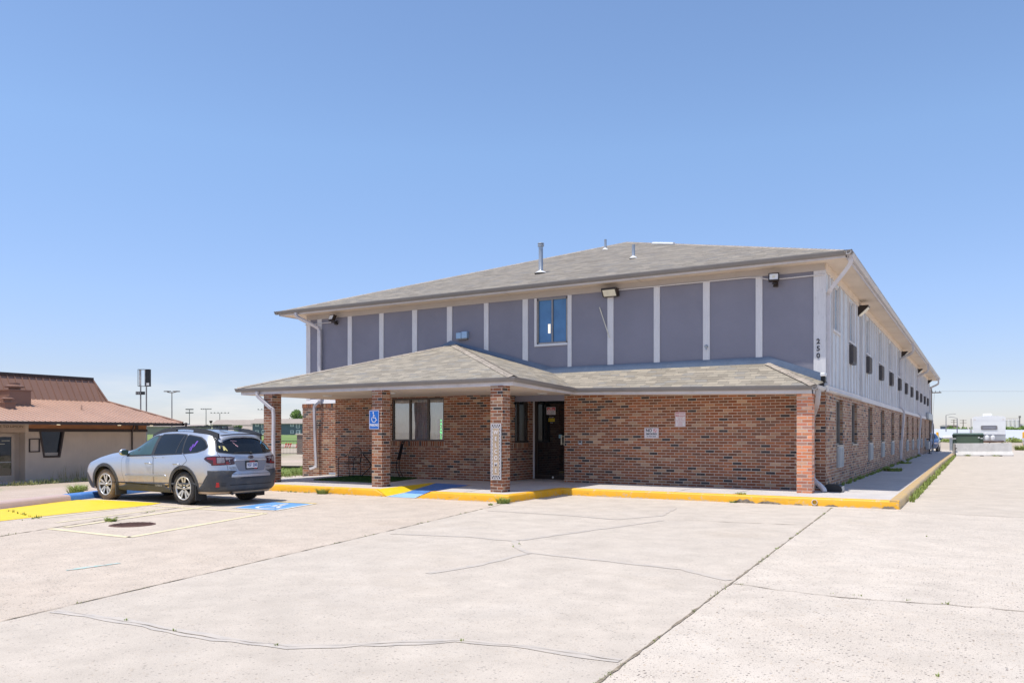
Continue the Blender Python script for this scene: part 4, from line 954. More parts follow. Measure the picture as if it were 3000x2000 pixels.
o_ = arc(cx, cz, .046, 0, 360, 24); i_ = arc(cx, cz, .038, 0, 360, 24)
for k in range(24): mb.face([(o_[k][0], y - .002, o_[k][1]), (o_[k + 1][0], y - .002, o_[k + 1][1]), (i_[k + 1][0], y - .002, i_[k + 1][1]), (i_[k][0], y - .002, i_[k][1])])
mb.face([(cx - .032, y - .003, cz + .024), (cx - .024, y - .003, cz + .032), (cx + .032, y - .003, cz - .024), (cx + .024, y - .003, cz - .032)]); mb.face([(cx - .028, y - .0025, cz - .004), (cx + .02, y - .0025, cz - .004), (cx + .02, y - .0025, cz + .004), (cx - .028, y - .0025, cz + .004)])
mb.build('symbol', M['red'], ns)
ns = thing('no_parking_sign', 'faded red and white NO PARKING sign high on the brick wall', 'sign', (-6.12, Y0, 1.56))
mb = MB(); board(mb, -6.246, -5.993, 1.568, 1.919, y, .012); mb.build('board', M['sign_white'], ns)
mb = MB(); frame_line(mb, -6.238, -6.001, 1.576, 1.911, y - .001, .005); mb.box((-6.233, y - .002, 1.815), (-6.155, y - .001, 1.907)); mb.box((-6.155, y - .002, 1.815), (-6.006, y - .001, 1.83)); mb.box((-6.155, y - .002, 1.895), (-6.006, y - .001, 1.907)); mb.build('border', M['pink'], ns)
text('NO', .065, 'lettering', M['sign_white'], ns, frontM(-6.194, y - .003, 1.862), .001, cond=.75, bold=.002); text('PARKING', .05, 'lettering', M['pink'], ns, frontM(-6.081, y - .003, 1.862), .001, cond=.62)
for i, s_ in enumerate(('VIOLATORS', 'WILL BE', 'TOWED AWAY', 'AT VEHICLE', "OWNER'S", 'EXPENSE')): text(s_, .036, 'lettering', M['pink'], ns, frontM(-6.12, y - .002, 1.79 - i * .037), .001, cond=.85)
y = YD - .036
ns = thing('door_notice', 'red and white NO SMOKING notice stuck on the glass door', 'sign', (-10.075, YD, 1.92))
mb = MB(); board(mb, -10.212, -9.94, 1.92, 2.124, y, .008, .003); mb.build('board', M['sign_white'], ns)
mb = MB(); mb.box((-10.20, y - .002, 2.035), (-9.952, y - .0005, 2.112)); mb.build('header', M['red'], ns)
text('NO', .042, 'lettering', M['sign_white'], ns, frontM(-10.076, y - .003, 2.094), .001, bold=.001); text('SMOKING', .045, 'lettering', M['sign_white'], ns, frontM(-10.076, y - .003, 2.056), .001, bold=.0015)
for i, s_ in enumerate(('NO FUMAR', 'THIS IS A', 'SMOKE FREE', 'BUILDING')): text(s_, .026, 'lettering', M['ink'], ns, frontM(-10.03, y - .002, 2.015 - i * .024), .001)
mb = MB(); cx, cz = -10.155, 1.978; o_ = arc(cx, cz, .042, 0, 360, 20); i_ = arc(cx, cz, .034, 0, 360, 20)
for k in range(20): mb.face([(o_[k][0], y - .002, o_[k][1]), (o_[k + 1][0], y - .002, o_[k + 1][1]), (i_[k + 1][0], y - .002, i_[k + 1][1]), (i_[k][0], y - .002, i_[k][1])])
mb.face([(cx - .03, y - .002, cz + .022), (cx - .022, y - .002, cz + .03), (cx + .03, y - .002, cz - .022), (cx + .022, y - .002, cz - .03)]); mb.build('symbol', M['pink'], ns)
ns = thing('door_sticker', 'yellow SECURITY sticker on the dark door glass', 'sticker', (-10.06, YD, 1.69))
mb = MB(); board(mb, -10.155, -9.965, 1.735, 1.82, y, .008, .003); mb.build('board', mat('sticker_yellow', (.62, .46, .02), .4), ns)
text('SECURITY', .042, 'lettering', M['ink'], ns, frontM(-10.06, y - .001, 1.778), .001, bold=.001); text('THIS PROPERTY', .02, 'lettering', M['sign_white'], ns, frontM(-10.06, y, 1.845), .001); text('SYSTEM', .022, 'lettering', M['sign_white'], ns, frontM(-10.06, y, 1.70), .001)
ns = thing('push_sticker', 'small blue PULL sticker beside the door handle', 'sticker', (-9.8, YD, 1.3))
mb = MB(); board(mb, -9.835, -9.735, 1.285, 1.375, y, .006, .003); mb.build('board', mat('sticker_blue', (.30, .58, .72), .4), ns); text('Pull', .05, 'lettering', M['ink'], ns, frontM(-9.785, y - .001, 1.33), .001)
vs = thing('vacancy_sign', 'green neon VACANCY sign hanging in the lobby window', 'sign', (-12.62, YL + .1, 1.2)); y = YL + .115
GN = emit_mat('green_neon', (.02, .9, .20), 3.0); BN = emit_mat('blue_led', (.05, .15, .9), .8)
mb = MB(); mb.box((-12.82, y, 1.22), (-12.65, y + .015, 1.80)); mb.build('board', M['rubber'], vs)
for i, ch in enumerate('VACANCY'): text(ch, .095, 'lettering', GN, vs, frontM(-12.70, y - .004, 1.755 - i * .08), .002, cond=.9)
mb = MB()
for i in range(16): mb.box((-12.805, y - .005, 1.24 + i * .034), (-12.795, y, 1.25 + i * .034))
mb.build('led_row', BN, vs)

# ------------------------------------------------------------------ porch furniture
t = thing('artificial_turf', 'green artificial turf mat laid on the porch floor', 'mat', (-14.4, 16.8, S))
mb = MB(); mb.prism([(-15.3, 15.70), (-13.05, 15.62), (-12.95, 15.75), (-13.42, 17.75), (-15.75, 17.75)], 'z', S + .003, S + .028); mb.build('base', M['turf'], t)
rg = random.Random(4); mb = MB(); poly = [(-15.3, 15.70), (-13.05, 15.62), (-12.95, 15.75), (-13.42, 17.75), (-15.75, 17.75)]
def inside(p, poly):
    c = False
    for (x1, y1), (x2, y2) in zip(poly, poly[1:] + poly[:1]):
        if (y1 > p[1]) != (y2 > p[1]) and p[0] < (x2 - x1) * (p[1] - y1) / (y2 - y1) + x1: c = not c
    return c
for _ in range(9000):
    p = (rg.uniform(-15.8, -12.9), rg.uniform(15.6, 17.76))
    if inside(p, poly): blades(mb, p[0], p[1], S + .026, 1, .022, .01, rg, .0035)
mb.build('pile', M['turf'], t)
def leg(mb, pts, r=.011): mb.tube(bez(pts, 5), r, 6)
ch = local_thing('patio_chair', 'black iron armchair with rounded barred back on the green turf', 'chair')
for s_ in (-1, 1):
    mb = MB(); leg(mb, [(s_ * .27, -.25, 0), (s_ * .275, -.24, .25), (s_ * .285, -.23, .52), (s_ * .285, -.18, .60), (s_ * .26, -.05, .625), (s_ * .25, .12, .64), (s_ * .235, .22, .70)], .012); mb.build('arm', M['black'], ch)
    mb = MB(); leg(mb, [(s_ * .21, .27, 0), (s_ * .215, .24, .42), (s_ * .22, .26, .60)]); mb.build('leg', M['black'], ch)
mb = MB(); mb.box((-.24, -.22, .40), (.24, .22, .425), bev=.01)
for s_ in (-1, 1): mb.box((s_ * .27 - .01, -.24, .385), (s_ * .27 + .01, -.2, .41)); mb.box((min(s_ * .24, s_ * .285), -.235, .39), (max(s_ * .24, s_ * .285), -.215, .41))
mb.build('seat', M['black'], ch)
mb = MB(); bk = [(-.22, .26, .45), (-.235, .27, .62), (-.21, .30, .80), (-.12, .33, .895), (0, .34, .915), (.12, .33, .895), (.21, .30, .80), (.235, .27, .62), (.22, .26, .45)]; leg(mb, bk, .012)
for i in range(11):
    x = -.185 + i * .037; zt = .905 - 1.9 * abs(x) ** 2.1; mb.tube([(x * .95, .24, .42), (x, .27, .62), (x, .325, zt)], .0055, 5)
mb.tube([(-.22, .25, .46), (.22, .25, .46)], .009, 6); mb.build('backrest', M['black'], ch)
ch.location = (-15.40, 17.25, S + .028); ch.rotation_euler = (0, 0, R(8)); ch.scale = (.90,) * 3
c2 = local_thing('patio_chair', 'black mesh backed iron chair seen sideways behind the brick pier', 'chair')
for s_ in (-1, 1):
    mb = MB(); leg(mb, [(s_ * .21, .28, 0), (s_ * .20, .18, .2), (s_ * .205, .17, .42), (s_ * .20, .24, .72), (s_ * .19, .30, .98)]); mb.build('leg', M['black'], c2)
    mb = MB(); leg(mb, [(s_ * .21, -.24, 0), (s_ * .205, -.22, .2), (s_ * .205, -.24, .42)]); mb.build('leg', M['black'], c2)
mb = MB(); mb.box((-.22, -.25, .40), (.22, .20, .43), bev=.01); mb.tube([(-.2, -.22, .18), (.2, -.22, .18)], .008, 6); mb.tube([(.2, -.2, .15), (.19, .18, .15)], .008, 6); mb.build('seat', M['black'], c2)
mb = MB()
for i in range(20): mb.tube([(-.19 + i * .02, .20, .50), (-.18 + i * .019, .29, .94)], .0045, 4)
for i in range(22): z = .5 + i * .02; mb.tube([(-.2, .20 + (z - .5) * .2, z), (.19, .20 + (z - .5) * .2, z)], .0045, 4)
mb.tube(bez([(-.19, .30, .97), (-.12, .33, 1.01), (0, .30, .97), (.12, .33, 1.01), (.19, .30, .97)], 6), .011, 6); mb.build('backrest', M['black'], c2)
c2.location = (-14.0, 17.38, S + .028); c2.rotation_euler = (0, 0, R(-62)); c2.scale = (1.0,) * 3
tb = thing('patio_table', 'round black iron table between the two porch chairs', 'table', (-14.62, 17.30, S + .028))
mb = MB(); mb.lathe([(0, .70), (.33, .70), (.345, .69), (.345, .66), (.33, .665), (0, .675)], (-14.62, 17.30, S + .028), n=32); mb.build('tabletop', M['black'], tb, sharp=40)
for k in range(4):
    a = R(215 + 90 * k); c, s_ = math.cos(a), math.sin(a); mb = MB(); leg(mb, [(-14.62 + c * r, 17.30 + s_ * r, S + .028 + z) for r, z in ((.30, 0), (.28, .06), (.18, .16), (.06, .28), (.06, .38), (.16, .52), (.25, .62), (.22, .68))], .013); mb.build('leg', M['black'], tb)

# ------------------------------------------------------------------ small things by the corner pier
t = thing('drain_pipe', 'white corrugated drain pipe behind the corner pier', 'drain pipe', (-3.0, 18.3, S))
pts = bez([(-3.12, 18.36, .50), (-3.10, 18.30, .42), (-3.02, 18.18, .36), (-2.92, 18.05, .30), (-2.83, 17.98, .22), (-2.81, 17.97, .165)], 9)
mb = MB(); mb.tube(pts, [.05 + (.005 if i % 2 else 0) for i in range(len(pts))], 12, caps=False); mb.build('hose', M['pvc'], t)
t = thing('bait_station', 'black plastic bait box at the foot of the brick corner', 'box', (-2.66, 18.3, S))
mb = MB(); mb.prism([(-2.84, S + .003), (-2.5, S + .003), (-2.48, S + .05), (-2.50, S + .11), (-2.56, S + .155), (-2.80, S + .16), (-2.85, S + .11)], 'y', 18.1, 18.42); mb.build('shell', M['rubber'], t)
mb = MB(); mb.box((-2.495, 18.12, S + .02), (-2.475, 18.40, S + .12)); mb.build('end_cap', M['steel'], t)
t = thing('kerb_outlet', 'round grey drain outlet poking through the yellow kerb', 'drain pipe', (-2.73, 16.3, .0))
mb = MB(); mb.lathe([(.052, .0), (.056, -.03), (.046, -.032), (.044, .12)], (-2.73, 16.30, .075), 'y', 20); mb.build('pipe', M['pvc'], t)
mb = MB(); mb.lathe([(0, .0), (.046, 0)], (-2.73, 16.31, .075), 'y', 20); mb.build('opening', M['dark'], t)
# broken concrete in the kerb
rg = random.Random(9); mb = MB()
for x0, x1, h in ((-4.32, -3.86, .085), (-3.82, -3.36, .06), (-3.12, -2.95, .03), (-2.55, -2.3, .035), (-1.55, -1.3, .06)):
    n = 9; up = [(x0 + (x1 - x0) * i / n, h * math.sin(math.pi * i / n) ** .6 * rg.uniform(.6, 1.1) + .006) for i in range(n + 1)]
    mb.prism([(x0, .004)] + [(x1, .004)] + up[::-1], 'y', 16.286, 16.30)
tag(mb.build('kerb_damage', M['joint']), kind='structure')
t = thing('manhole_cover', 'round rusty iron manhole cover in the parking lot', 'manhole cover', (-11.2, 7.63, .0))
mb = MB(); mb.lathe([(.0, .013), (.31, .013), (.33, .010), (.33, .004)], (-11.2, 7.63, 0), n=40)
for i in range(-7, 8):
    for j in range(-7, 8):
        if i * i + j * j < 50: x, y = -11.2 + i * .042, 7.63 + j * .042; mb.box((x - .012, y - .012, .013), (x + .012, y + .012, .018))
mb.build('lid', mat('rusty_iron', (.16, .085, .065), .75, .3, .25, 6, 60, .3), t)
t = thing('hose_reel', 'pale plastic hose tray on the ground beside the lobby wall', 'box', (-16.7, 18.2, 0))
mb = MB(); mb.box((-16.95, 18.02, S), (-16.5, 18.35, S + .07), bev=.02); mb.box((-16.75, 18.1, S + .07), (-16.48, 18.38, S + .16), bev=.03); mb.build('tray', M['steel'], t)
# ------------------------------------------------------------------ the silver estate car
def car_paint():
    m, t, b, tc = newmat('silver_paint'); v = tc.outputs['Object']
    sep = t.n('ShaderNodeSeparateXYZ'); t.put(sep.inputs[0], v)
    n = t.noise(v, 5, 6, .7); n2 = t.noise(v, 1.6, 3); fl = t.noise(v, 900, 1)
    base = t.ramp(fl, [(.3, (.47, .50, .57)), (.7, (.59, .62, .685))])
    h = t.m('ADD', sep.outputs[2], t.m('MULTIPLY', t.m('SUBTRACT', n, .5), .45))
    mud_bounce = t.ramp(h, [(.24, .85), (.42, .62), (.58, .22), (.72, .0)])  # mud, strengthened to hold the warm ground reflection on lower flanks
    c = t.mix(mud_bounce, base, (.52, .32, .13))
    film = t.m('MULTIPLY', t.ramp(n2, [(.4, 0.0), (.8, .16)]), 1.0); c = t.mix(film, c, (.48, .46, .46))
    t.put(b.inputs['Base Color'], c); t.put(b.inputs['Metallic'], t.m('SUBTRACT', .62, t.m('MULTIPLY', mud_bounce, .6)))
    t.put(b.inputs['Roughness'], t.m('ADD', .32, t.m('MULTIPLY', mud_bounce, .4)))
    b.inputs['Coat Weight'].default_value = .55; b.inputs['Coat Roughness'].default_value = .08
    return m
M['paint'] = car_paint()
M['clad'] = mat('grey_cladding', (.062, .063, .068), .6, 0, .12, 3, 60, .12, dirt=(.20, .155, .11), dirt_amt=.3)
M['silver'] = mat('clean_silver', (.42, .45, .52), .35, .6, .05, 3, 60, .02, coat=.4)
M['clad_top'] = mat('roof_rail_grey', (.045, .046, .05), .5, 0, .1, 3, 60, .1)
M['cglass'] = glass_dark('car_glass', (.010, .012, .014), .02, .55)
M['cglass_front'] = glass_dark('front_door_glass', (.045, .085, .085), .03, .6)
M['seam'] = mat('panel_gap', (.01, .01, .012), .8)
M['tyre'] = mat('tyre_rubber', (.045, .042, .04), .85, 0, .15, 6, 50, .3, dirt=(.30, .21, .13), dirt_amt=.5)
M['tyre_mud'] = mat('muddy_tyre', (.17, .125, .09), .9, 0, .25, 6, 50, .3, dirt=(.34, .22, .11), dirt_amt=.9)
M['alloy'] = mat('machined_alloy', (.62, .60, .57), .35, .55, .06, 6, 60, .05, dirt=(.45, .32, .2), dirt_amt=.3)
M['alloy_dk'] = mat('dark_alloy', (.035, .033, .032), .6, .2, .15, dirt=(.25, .17, .1), dirt_amt=.5)
M['lamp_red'] = glass_dark('red_lamp', (.24, .022, .028), .08, .6); M['lamp_clear'] = mat('clear_lamp', (.36, .31, .31), .12, .2, .25, 14); M['lamp_dark'] = glass_dark('smoked_lamp', (.06, .022, .026), .06, .6)
def curve(keys):
    xs = np.array([k[0] for k in keys], float); ys = np.array([k[1] for k in keys], float)
    if xs[0] > xs[-1]: xs, ys = xs[::-1], ys[::-1]
    d = np.diff(ys) / np.diff(xs); m = np.zeros(len(xs)); m[0], m[-1] = d[0], d[-1]
    for i in range(1, len(xs) - 1): m[i] = 0 if d[i - 1] * d[i] <= 0 else 2 * d[i - 1] * d[i] / (d[i - 1] + d[i])
    def f(x):
        x = min(max(x, xs[0]), xs[-1]); i = min(max(int(np.searchsorted(xs, x)) - 1, 0), len(xs) - 2); h = xs[i + 1] - xs[i]; t = (x - xs[i]) / h
        return float((2 * t ** 3 - 3 * t * t + 1) * ys[i] + (t ** 3 - 2 * t * t + t) * h * m[i] + (-2 * t ** 3 + 3 * t * t) * ys[i + 1] + (t ** 3 - t * t) * h * m[i + 1])
    return f
def make_body(cfg):
    zt, zb, wr, wb, wm, xr, xf = [curve(cfg[k]) for k in ('zt', 'zb', 'wr', 'wb', 'wm', 'xr', 'xf')]
    xa, xb_, trr, trf, pr_, pf_ = cfg['xa'], cfg['xb'], cfg['trr'], cfg['trf'], cfg['pr'], cfg['pf']
    L = xb_ - xa; NS = cfg.get('ns', 110); us = []
    for i in range(NS + 1):
        s = i / NS; us.append(s)
    # more stations near both ends
    us = [0.5 - 0.5 * math.cos(math.pi * s) if False else (s + .12 * (math.sin(2 * math.pi * s) * -1) / 1.0 * .9) for s in us]
    rings = []
    for s in us:
        s = min(max(s, 0), 1); x = xa + s * L
        Zt, Zb, Wr, Wb, Wm = zt(x), zb(x), wr(x), wb(x), wm(x); z0 = cfg['z0']
        zr = Zb + (Zt - Zb) * cfg.get('kr', .86); H = Zb - (z0 + .03); q = lambda f: z0 + .03 + H * f
        pts = [(0, z0), (.55, z0), (Wm * .90, z0 + .005), (Wm * .945, q(.06)), (Wm * .965, q(.18)), (Wm * .99, q(.42)), (Wm, q(.60)), (Wm * .992, q(.80)), (Wm * .972, q(.92)), (Wb, Zb), ((Wb * .56 + Wr * .44) + .012, Zb + (zr - Zb) * .5), (Wr + .012, zr - .02 * min(1, (Zt - Zb) / .3)), (Wr - .045, zr + (Zt - zr) * .36), (Wr * .62, zr + (Zt - zr) * .82), (Wr * .3, Zt - (Zt - zr) * .035), (0, Zt)]
        # catmull-rom in the section
        fine = []
        for i in range(len(pts) - 1):
            a, b, c, d = [V((*pts[min(max(j, 0), len(pts) - 1)],)) for j in (i - 1, i, i + 1, i + 2)]
            if i == 0: a = V((-b.x if False else b.x - (c.x - b.x), b.y))
            k = 4 if i > 1 else 2
            for j in range(k):
                t = j / k; fine.append(.5 * ((2 * b) + (c - a) * t + (2 * a - 5 * b + 4 * c - d) * t * t + (3 * b - a - 3 * c + d) * t ** 3))
        fine.append(V(pts[-1])); fine[0] = V(pts[0])
        ring = []
        for p in fine:
            z = p.y; x_ = xr(z) + s * (xf(z) - xr(z)); dr, df = s * L, (1 - s) * L; k = 1
            if dr < trr: k *= max(0, 1 - (1 - dr / trr) ** pr_) ** (1 / pr_)
            if df < trf: k *= max(0, 1 - (1 - df / trf) ** pf_) ** (1 / pf_)
            ring.append((x_, max(0, p.x) * k, z))
        rings.append(ring)
    n = len(rings[0]); mb = MB(); vs = []; fs = []
    for r_ in rings: vs += [(x, y, z) for x, y, z in r_] + [(x, -y, z) for x, y, z in r_[1:-1][::-1]]
    m = 2 * n - 2
    for i in range(len(rings) - 1):
        for k in range(m): fs.append((i * m + k, (i + 1) * m + k, (i + 1) * m + (k + 1) % m, i * m + (k + 1) % m))
    bm = bmesh.new(); bv = [bm.verts.new(v) for v in vs]
    for f in fs: bm.faces.new([bv[i] for i in f])
    bmesh.ops.remove_doubles(bm, verts=bm.verts, dist=1e-4); bmesh.ops.dissolve_degenerate(bm, edges=bm.edges, dist=1e-5)
    bmesh.ops.holes_fill(bm, edges=[e for e in bm.edges if e.is_boundary]); bmesh.ops.recalc_face_normals(bm, faces=bm.faces)
    return bm
OUT = dict(xa=-1.105, xb=3.755, z0=.235, trr=.52, trf=.66, pr=2.9, pf=3.0, kr=.87,
    zt=[(-1.11, 1.50), (-.85, 1.535), (-.4, 1.585), (0, 1.61), (.6, 1.622), (1.0, 1.60), (1.3, 1.545), (1.6, 1.44), (1.9, 1.305), (2.12, 1.195), (2.32, 1.14), (2.6, 1.11), (3.0, 1.075), (3.35, 1.02), (3.6, .95), (3.76, .86)],
    zb=[(-1.11, 1.115), (-.9, 1.13), (-.4, 1.115), (0, 1.085), (1.0, 1.045), (1.9, 1.025), (2.3, 1.01), (2.8, .985), (3.3, .925), (3.6, .855), (3.76, .77)],
    wr=[(-1.11, .60), (-.5, .625), (.5, .645), (1.4, .645), (1.9, .66), (2.3, .72), (3.0, .70), (3.76, .60)],
    wb=[(-1.11, .845), (-.5, .875), (.5, .885), (1.8, .885), (2.4, .88), (3.1, .86), (3.76, .80)],
    wm=[(-1.11, .915), (-.4, .93), (.3, .925), (1.4, .915), (2.3, .925), (2.9, .93), (3.76, .90)],
    xr=[(.2, -.93), (.28, -.99), (.38, -1.085), (.55, -1.105), (.66, -1.10), (.73, -1.075), (.85, -1.06), (.98, -1.05), (1.10, -1.0), (1.28, -.90), (1.47, -.775), (1.7, -.68)],
    xf=[(.2, 3.62), (.30, 3.74), (.42, 3.80), (.58, 3.82), (.72, 3.80), (.84, 3.72), (.95, 3.56), (1.05, 3.44), (1.7, 3.3)])
def carve(bm, wheels, rad):
    me = bpy.data.meshes.new('tmp'); bm.to_mesh(me); bm.free(); o = bpy.data.objects.new('tmp', me); C.objects.link(o)
    cs = []
    for x, z in wheels:
        for s in (-1, 1):
            c = bmesh.new(); bmesh.ops.create_cone(c, cap_ends=True, segments=48, radius1=rad, radius2=rad, depth=.5)
            for v in c.verts: v.co = V((x + v.co.x, s * .87 + v.co.z, z + v.co.y))
            cm = bpy.data.meshes.new('cut'); c.to_mesh(cm); c.free(); co = bpy.data.objects.new('cut', cm); C.objects.link(co); cs.append(co)
            md = o.modifiers.new('b', 'BOOLEAN'); md.operation = 'DIFFERENCE'; md.object = co; md.solver = 'EXACT'
    dg = bpy.context.evaluated_depsgraph_get(); res = bpy.data.meshes.new_from_object(o.evaluated_get(dg))
    for c in cs: bpy.data.objects.remove(c)
    bpy.data.objects.remove(o); return res
def round_poly(p, r, n=5):
    out = []; N = len(p)
    for i in range(N):
        a, b, c = V(p[i - 1]), V(p[i]), V(p[(i + 1) % N]); u, w = (a - b), (c - b); k = min(r, u.length * .45, w.length * .45)
        s, e = b + u.normalized() * k, b + w.normalized() * k
        for j in range(n + 1):
            t = j / n; out.append(tuple(s * (1 - t) ** 2 + b * 2 * t * (1 - t) + e * t * t))
    return out
def grow(p, d):
    N = len(p); out = []; area = sum(p[i - 1][0] * p[i][1] - p[i][0] * p[i - 1][1] for i in range(N)); sg = 1 if area > 0 else -1
    for i in range(N):
        a, b, c = V(p[i - 1]), V(p[i]), V(p[(i + 1) % N]); u, w = (b - a).normalized(), (c - b).normalized()
        n = V((u.y, -u.x)) + V((w.y, -w.x)); n = n.normalized() / max(.5, math.sqrt(max(.0, (1 + u.dot(w)) / 2))) if n.length > 1e-6 else V((u.y, -u.x))
        out.append(tuple(b + n * d * sg))
    return out
class Skin:
    def __init__(s, bvh): s.b = bvh
    def patch(s, poly, view, off, step=.06, thick=0):
        """lay a 2D outline onto the body: view 'L' (+y side, poly in x,z), 'R', 'B' (rear, poly in y,z), 'F' (front), 'T' (top, x,y)"""
        bm = bmesh.new(); vs = [bm.verts.new((p[0], p[1], 0)) for p in poly]; fc = bm.faces.new(vs); fc.normal_update(); bmesh.ops.triangulate(bm, faces=[fc], quad_method='BEAUTY', ngon_method='EAR_CLIP')
        for ax in (0, 1):
            lo = min(p[ax] for p in poly); hi = max(p[ax] for p in poly); k = math.floor(lo / step) * step + step
            while k < hi - 1e-4:
                co = V((k, 0, 0)) if ax == 0 else V((0, k, 0)); no = V((1, 0, 0)) if ax == 0 else V((0, 1, 0))
                bmesh.ops.bisect_plane(bm, geom=bm.verts[:] + bm.edges[:] + bm.faces[:], plane_co=co, plane_no=no, dist=1e-5); k += step
        out = []
        for v in bm.verts:
            a, b = v.co.x, v.co.y
            o, d = {'L': ((a, 3, b), (0, -1, 0)), 'R': ((a, -3, b), (0, 1, 0)), 'B': ((-4, a, b), (1, 0, 0)), 'F': ((6, a, b), (-1, 0, 0)), 'T': ((a, b, 4), (0, 0, -1))}[view]
            h = s.b.ray_cast(V(o), V(d))
            if h[0] is None: h = s.b.find_nearest(V((a, 1 if view == 'L' else -1, b)) if view in 'LR' else V((-1.05 if view == 'B' else 3.7, a, b)) if view in 'BF' else V((a, b, 1.5)))
            n = h[1]; n = n if n.dot(V(d)) < 0 else -n; out.append(h[0] + n * off)
        for v, p in zip(bm.verts, out): v.co = p
        # face outward
        dv = {'L': V((0, 1, 0)), 'R': V((0, -1, 0)), 'B': V((-1, 0, 0)), 'F': V((1, 0, 0)), 'T': V((0, 0, 1))}[view]
        bm.normal_update()
        for f in bm.faces:
            if f.normal.dot(dv) < 0: f.normal_flip()
        if thick:
            bd = [e for e in bm.edges if e.is_boundary]; r = bmesh.ops.extrude_edge_only(bm, edges=bd)
            for v in [e for e in r['geom'] if isinstance(e, bmesh.types.BMVert)]:
                h = s.b.find_nearest(v.co); v.co = h[0] - h[1] * .002 if h[0] else v.co
        return bm
    def add(s, mb, *a, mi=0, **k): mb.frombm(s.patch(*a, **k), mi, True); return mb
def wheel(parent, x, y, s, m_t, R_=.358, wd=.225):
    """s = +1 for the left side; parts: tyre, rim"""
    tp = [(.243, -.5), (.258, -.505), (.30, -.52), (R_ - .022, -.48), (R_ - .006, -.42), (R_, -.33), (R_, .33), (R_ - .006, .42), (R_ - .022, .48), (.30, .52), (.258, .505), (.243, .5)]
    w = MB(); w.lathe([(.01, -.40), (.12, -.42), (.2, -.45), (.222, -.5), (.214, .44), (.205, .30), (.10, .22), (.0, .22)], (0, 0, 0), 'y', 40, 1)
    w.v = [V((v.x, v.y * wd, v.z)) for v in w.v]
    w.lathe([(.224, .107), (.232, .118), (.222, .122), (.208, .118), (.204, .09)], (0, 0, 0), 'y', 48, 0)
    for k in range(5):
        for d in (-1, 1):
            a = 2 * math.pi * k / 5 + d * .21 + .3; ux, uz = math.cos(a), math.sin(a); px, pz = -uz, ux
            r0_, r1_ = .05, .212; w0, w1 = .017, .030
            P = lambda r, q, yy: (ux * r + px * q, yy, uz * r + pz * q)
            tpq = [P(r0_, -w0, .096), P(r0_, w0, .096), P(r1_, w1 * (1.0 if d > 0 else .8), .112), P(r1_, -w1 * (.8 if d > 0 else 1.0), .112)]
            lo = [P(r0_, -w0 * 1.1, .06), P(r0_, w0 * 1.1, .06), P(r1_, w1, .07), P(r1_, -w1, .07)]
            w.face(tpq, mi=0)
            for i in range(4): w.face([tpq[i], lo[i], lo[(i + 1) % 4], tpq[(i + 1) % 4]], mi=1)
    w.lathe([(0, .108), (.028, .108), (.034, .10), (.036, .085), (.062, .08), (.066, .06)], (0, 0, 0), 'y', 20, 0)
    for k in range(5):
        a = 2 * math.pi * k / 5 + .3 + math.pi / 5; w.lathe([(0, .09), (.011, .09), (.011, .06)], (.052 * math.cos(a), 0, .052 * math.sin(a)), 'y', 8, 1)
    ty = MB(); ty.lathe([(r, h * wd) for r, h in tp], (0, 0, 0), 'y', 56)
    for i in range(48):
        a = 2 * math.pi * i / 48
        for q in (-.36, -.12, .12, .36):
            aa = a + (.03 if q > 0 else 0); c, d = math.cos(aa), math.sin(aa); tx, tz = -d, c
            P = lambda r, u, yy: (c * r + tx * u, yy, d * r + tz * u)
            ty.face([P(R_ + .004, -.018, (q - .10) * wd), P(R_ + .004, .018, (q - .10) * wd), P(R_ + .004, .018, (q + .10) * wd), P(R_ + .004, -.018, (q + .10) * wd)])
    w.v = [V((v.x * 1.10, v.y, v.z * 1.10)) for v in w.v]
    Mx = Matrix.Translation((x, y, R_ - .004)) @ (Matrix.Rotation(math.pi, 4, 'Z') if s < 0 else Matrix.Identity(4))
    wo = ty.xf(Mx).build('wheel', m_t, parent, sharp=35); w.xf(Mx).build('rim', [M['alloy'], M['alloy_dk']], wo)
    return wo
car = local_thing('parked_car', 'silver estate car with muddy flanks and black roof rails parked before the brick porch', 'car')
bm = make_body(OUT); sk = Skin(BVHTree.FromBMesh(bm)); WX = [(0, .362), (2.745, .362)]
me = carve(bm, WX, .412)
def well_body(me, wheels, rad, y_in=.52):
    mb = MB(); keep = [p for p in me.polygons if not (any((p.center.x - x) ** 2 + (p.center.z - z) ** 2 < (rad + .003) ** 2 for x, z in wheels) and abs(p.center.y) > y_in)]
    mb.mesh([v.co.copy() for v in me.vertices], [tuple(p.vertices) for p in keep])
    for i, p in enumerate(keep):
        if p.center.z < .25: mb.mi[i] = 1
    for x, z in wheels:
        for s in (-1, 1):
            k = len(mb.f); mb.lathe([(rad, s * .885), (rad, s * y_in), (.02, s * y_in)], (x, 0, z), 'y', 40, a0=R(-14), a1=R(194))
            for j in range(k, len(mb.f)):
                mb.mi[j] = 1
    # the liner only shows inside the arch: trim what would stick out of the flank
    return mb
mb = well_body(me, WX, .412)
body = mb.build('body', [M['paint'], M['clad']], car, sharp=32)
def pb(name, parent, m, *items):
    mb = MB()
    for it in items: sk.add(mb, *it[:3], **(it[3] if len(it) > 3 else {}))
    return mb.build(name, m, parent)
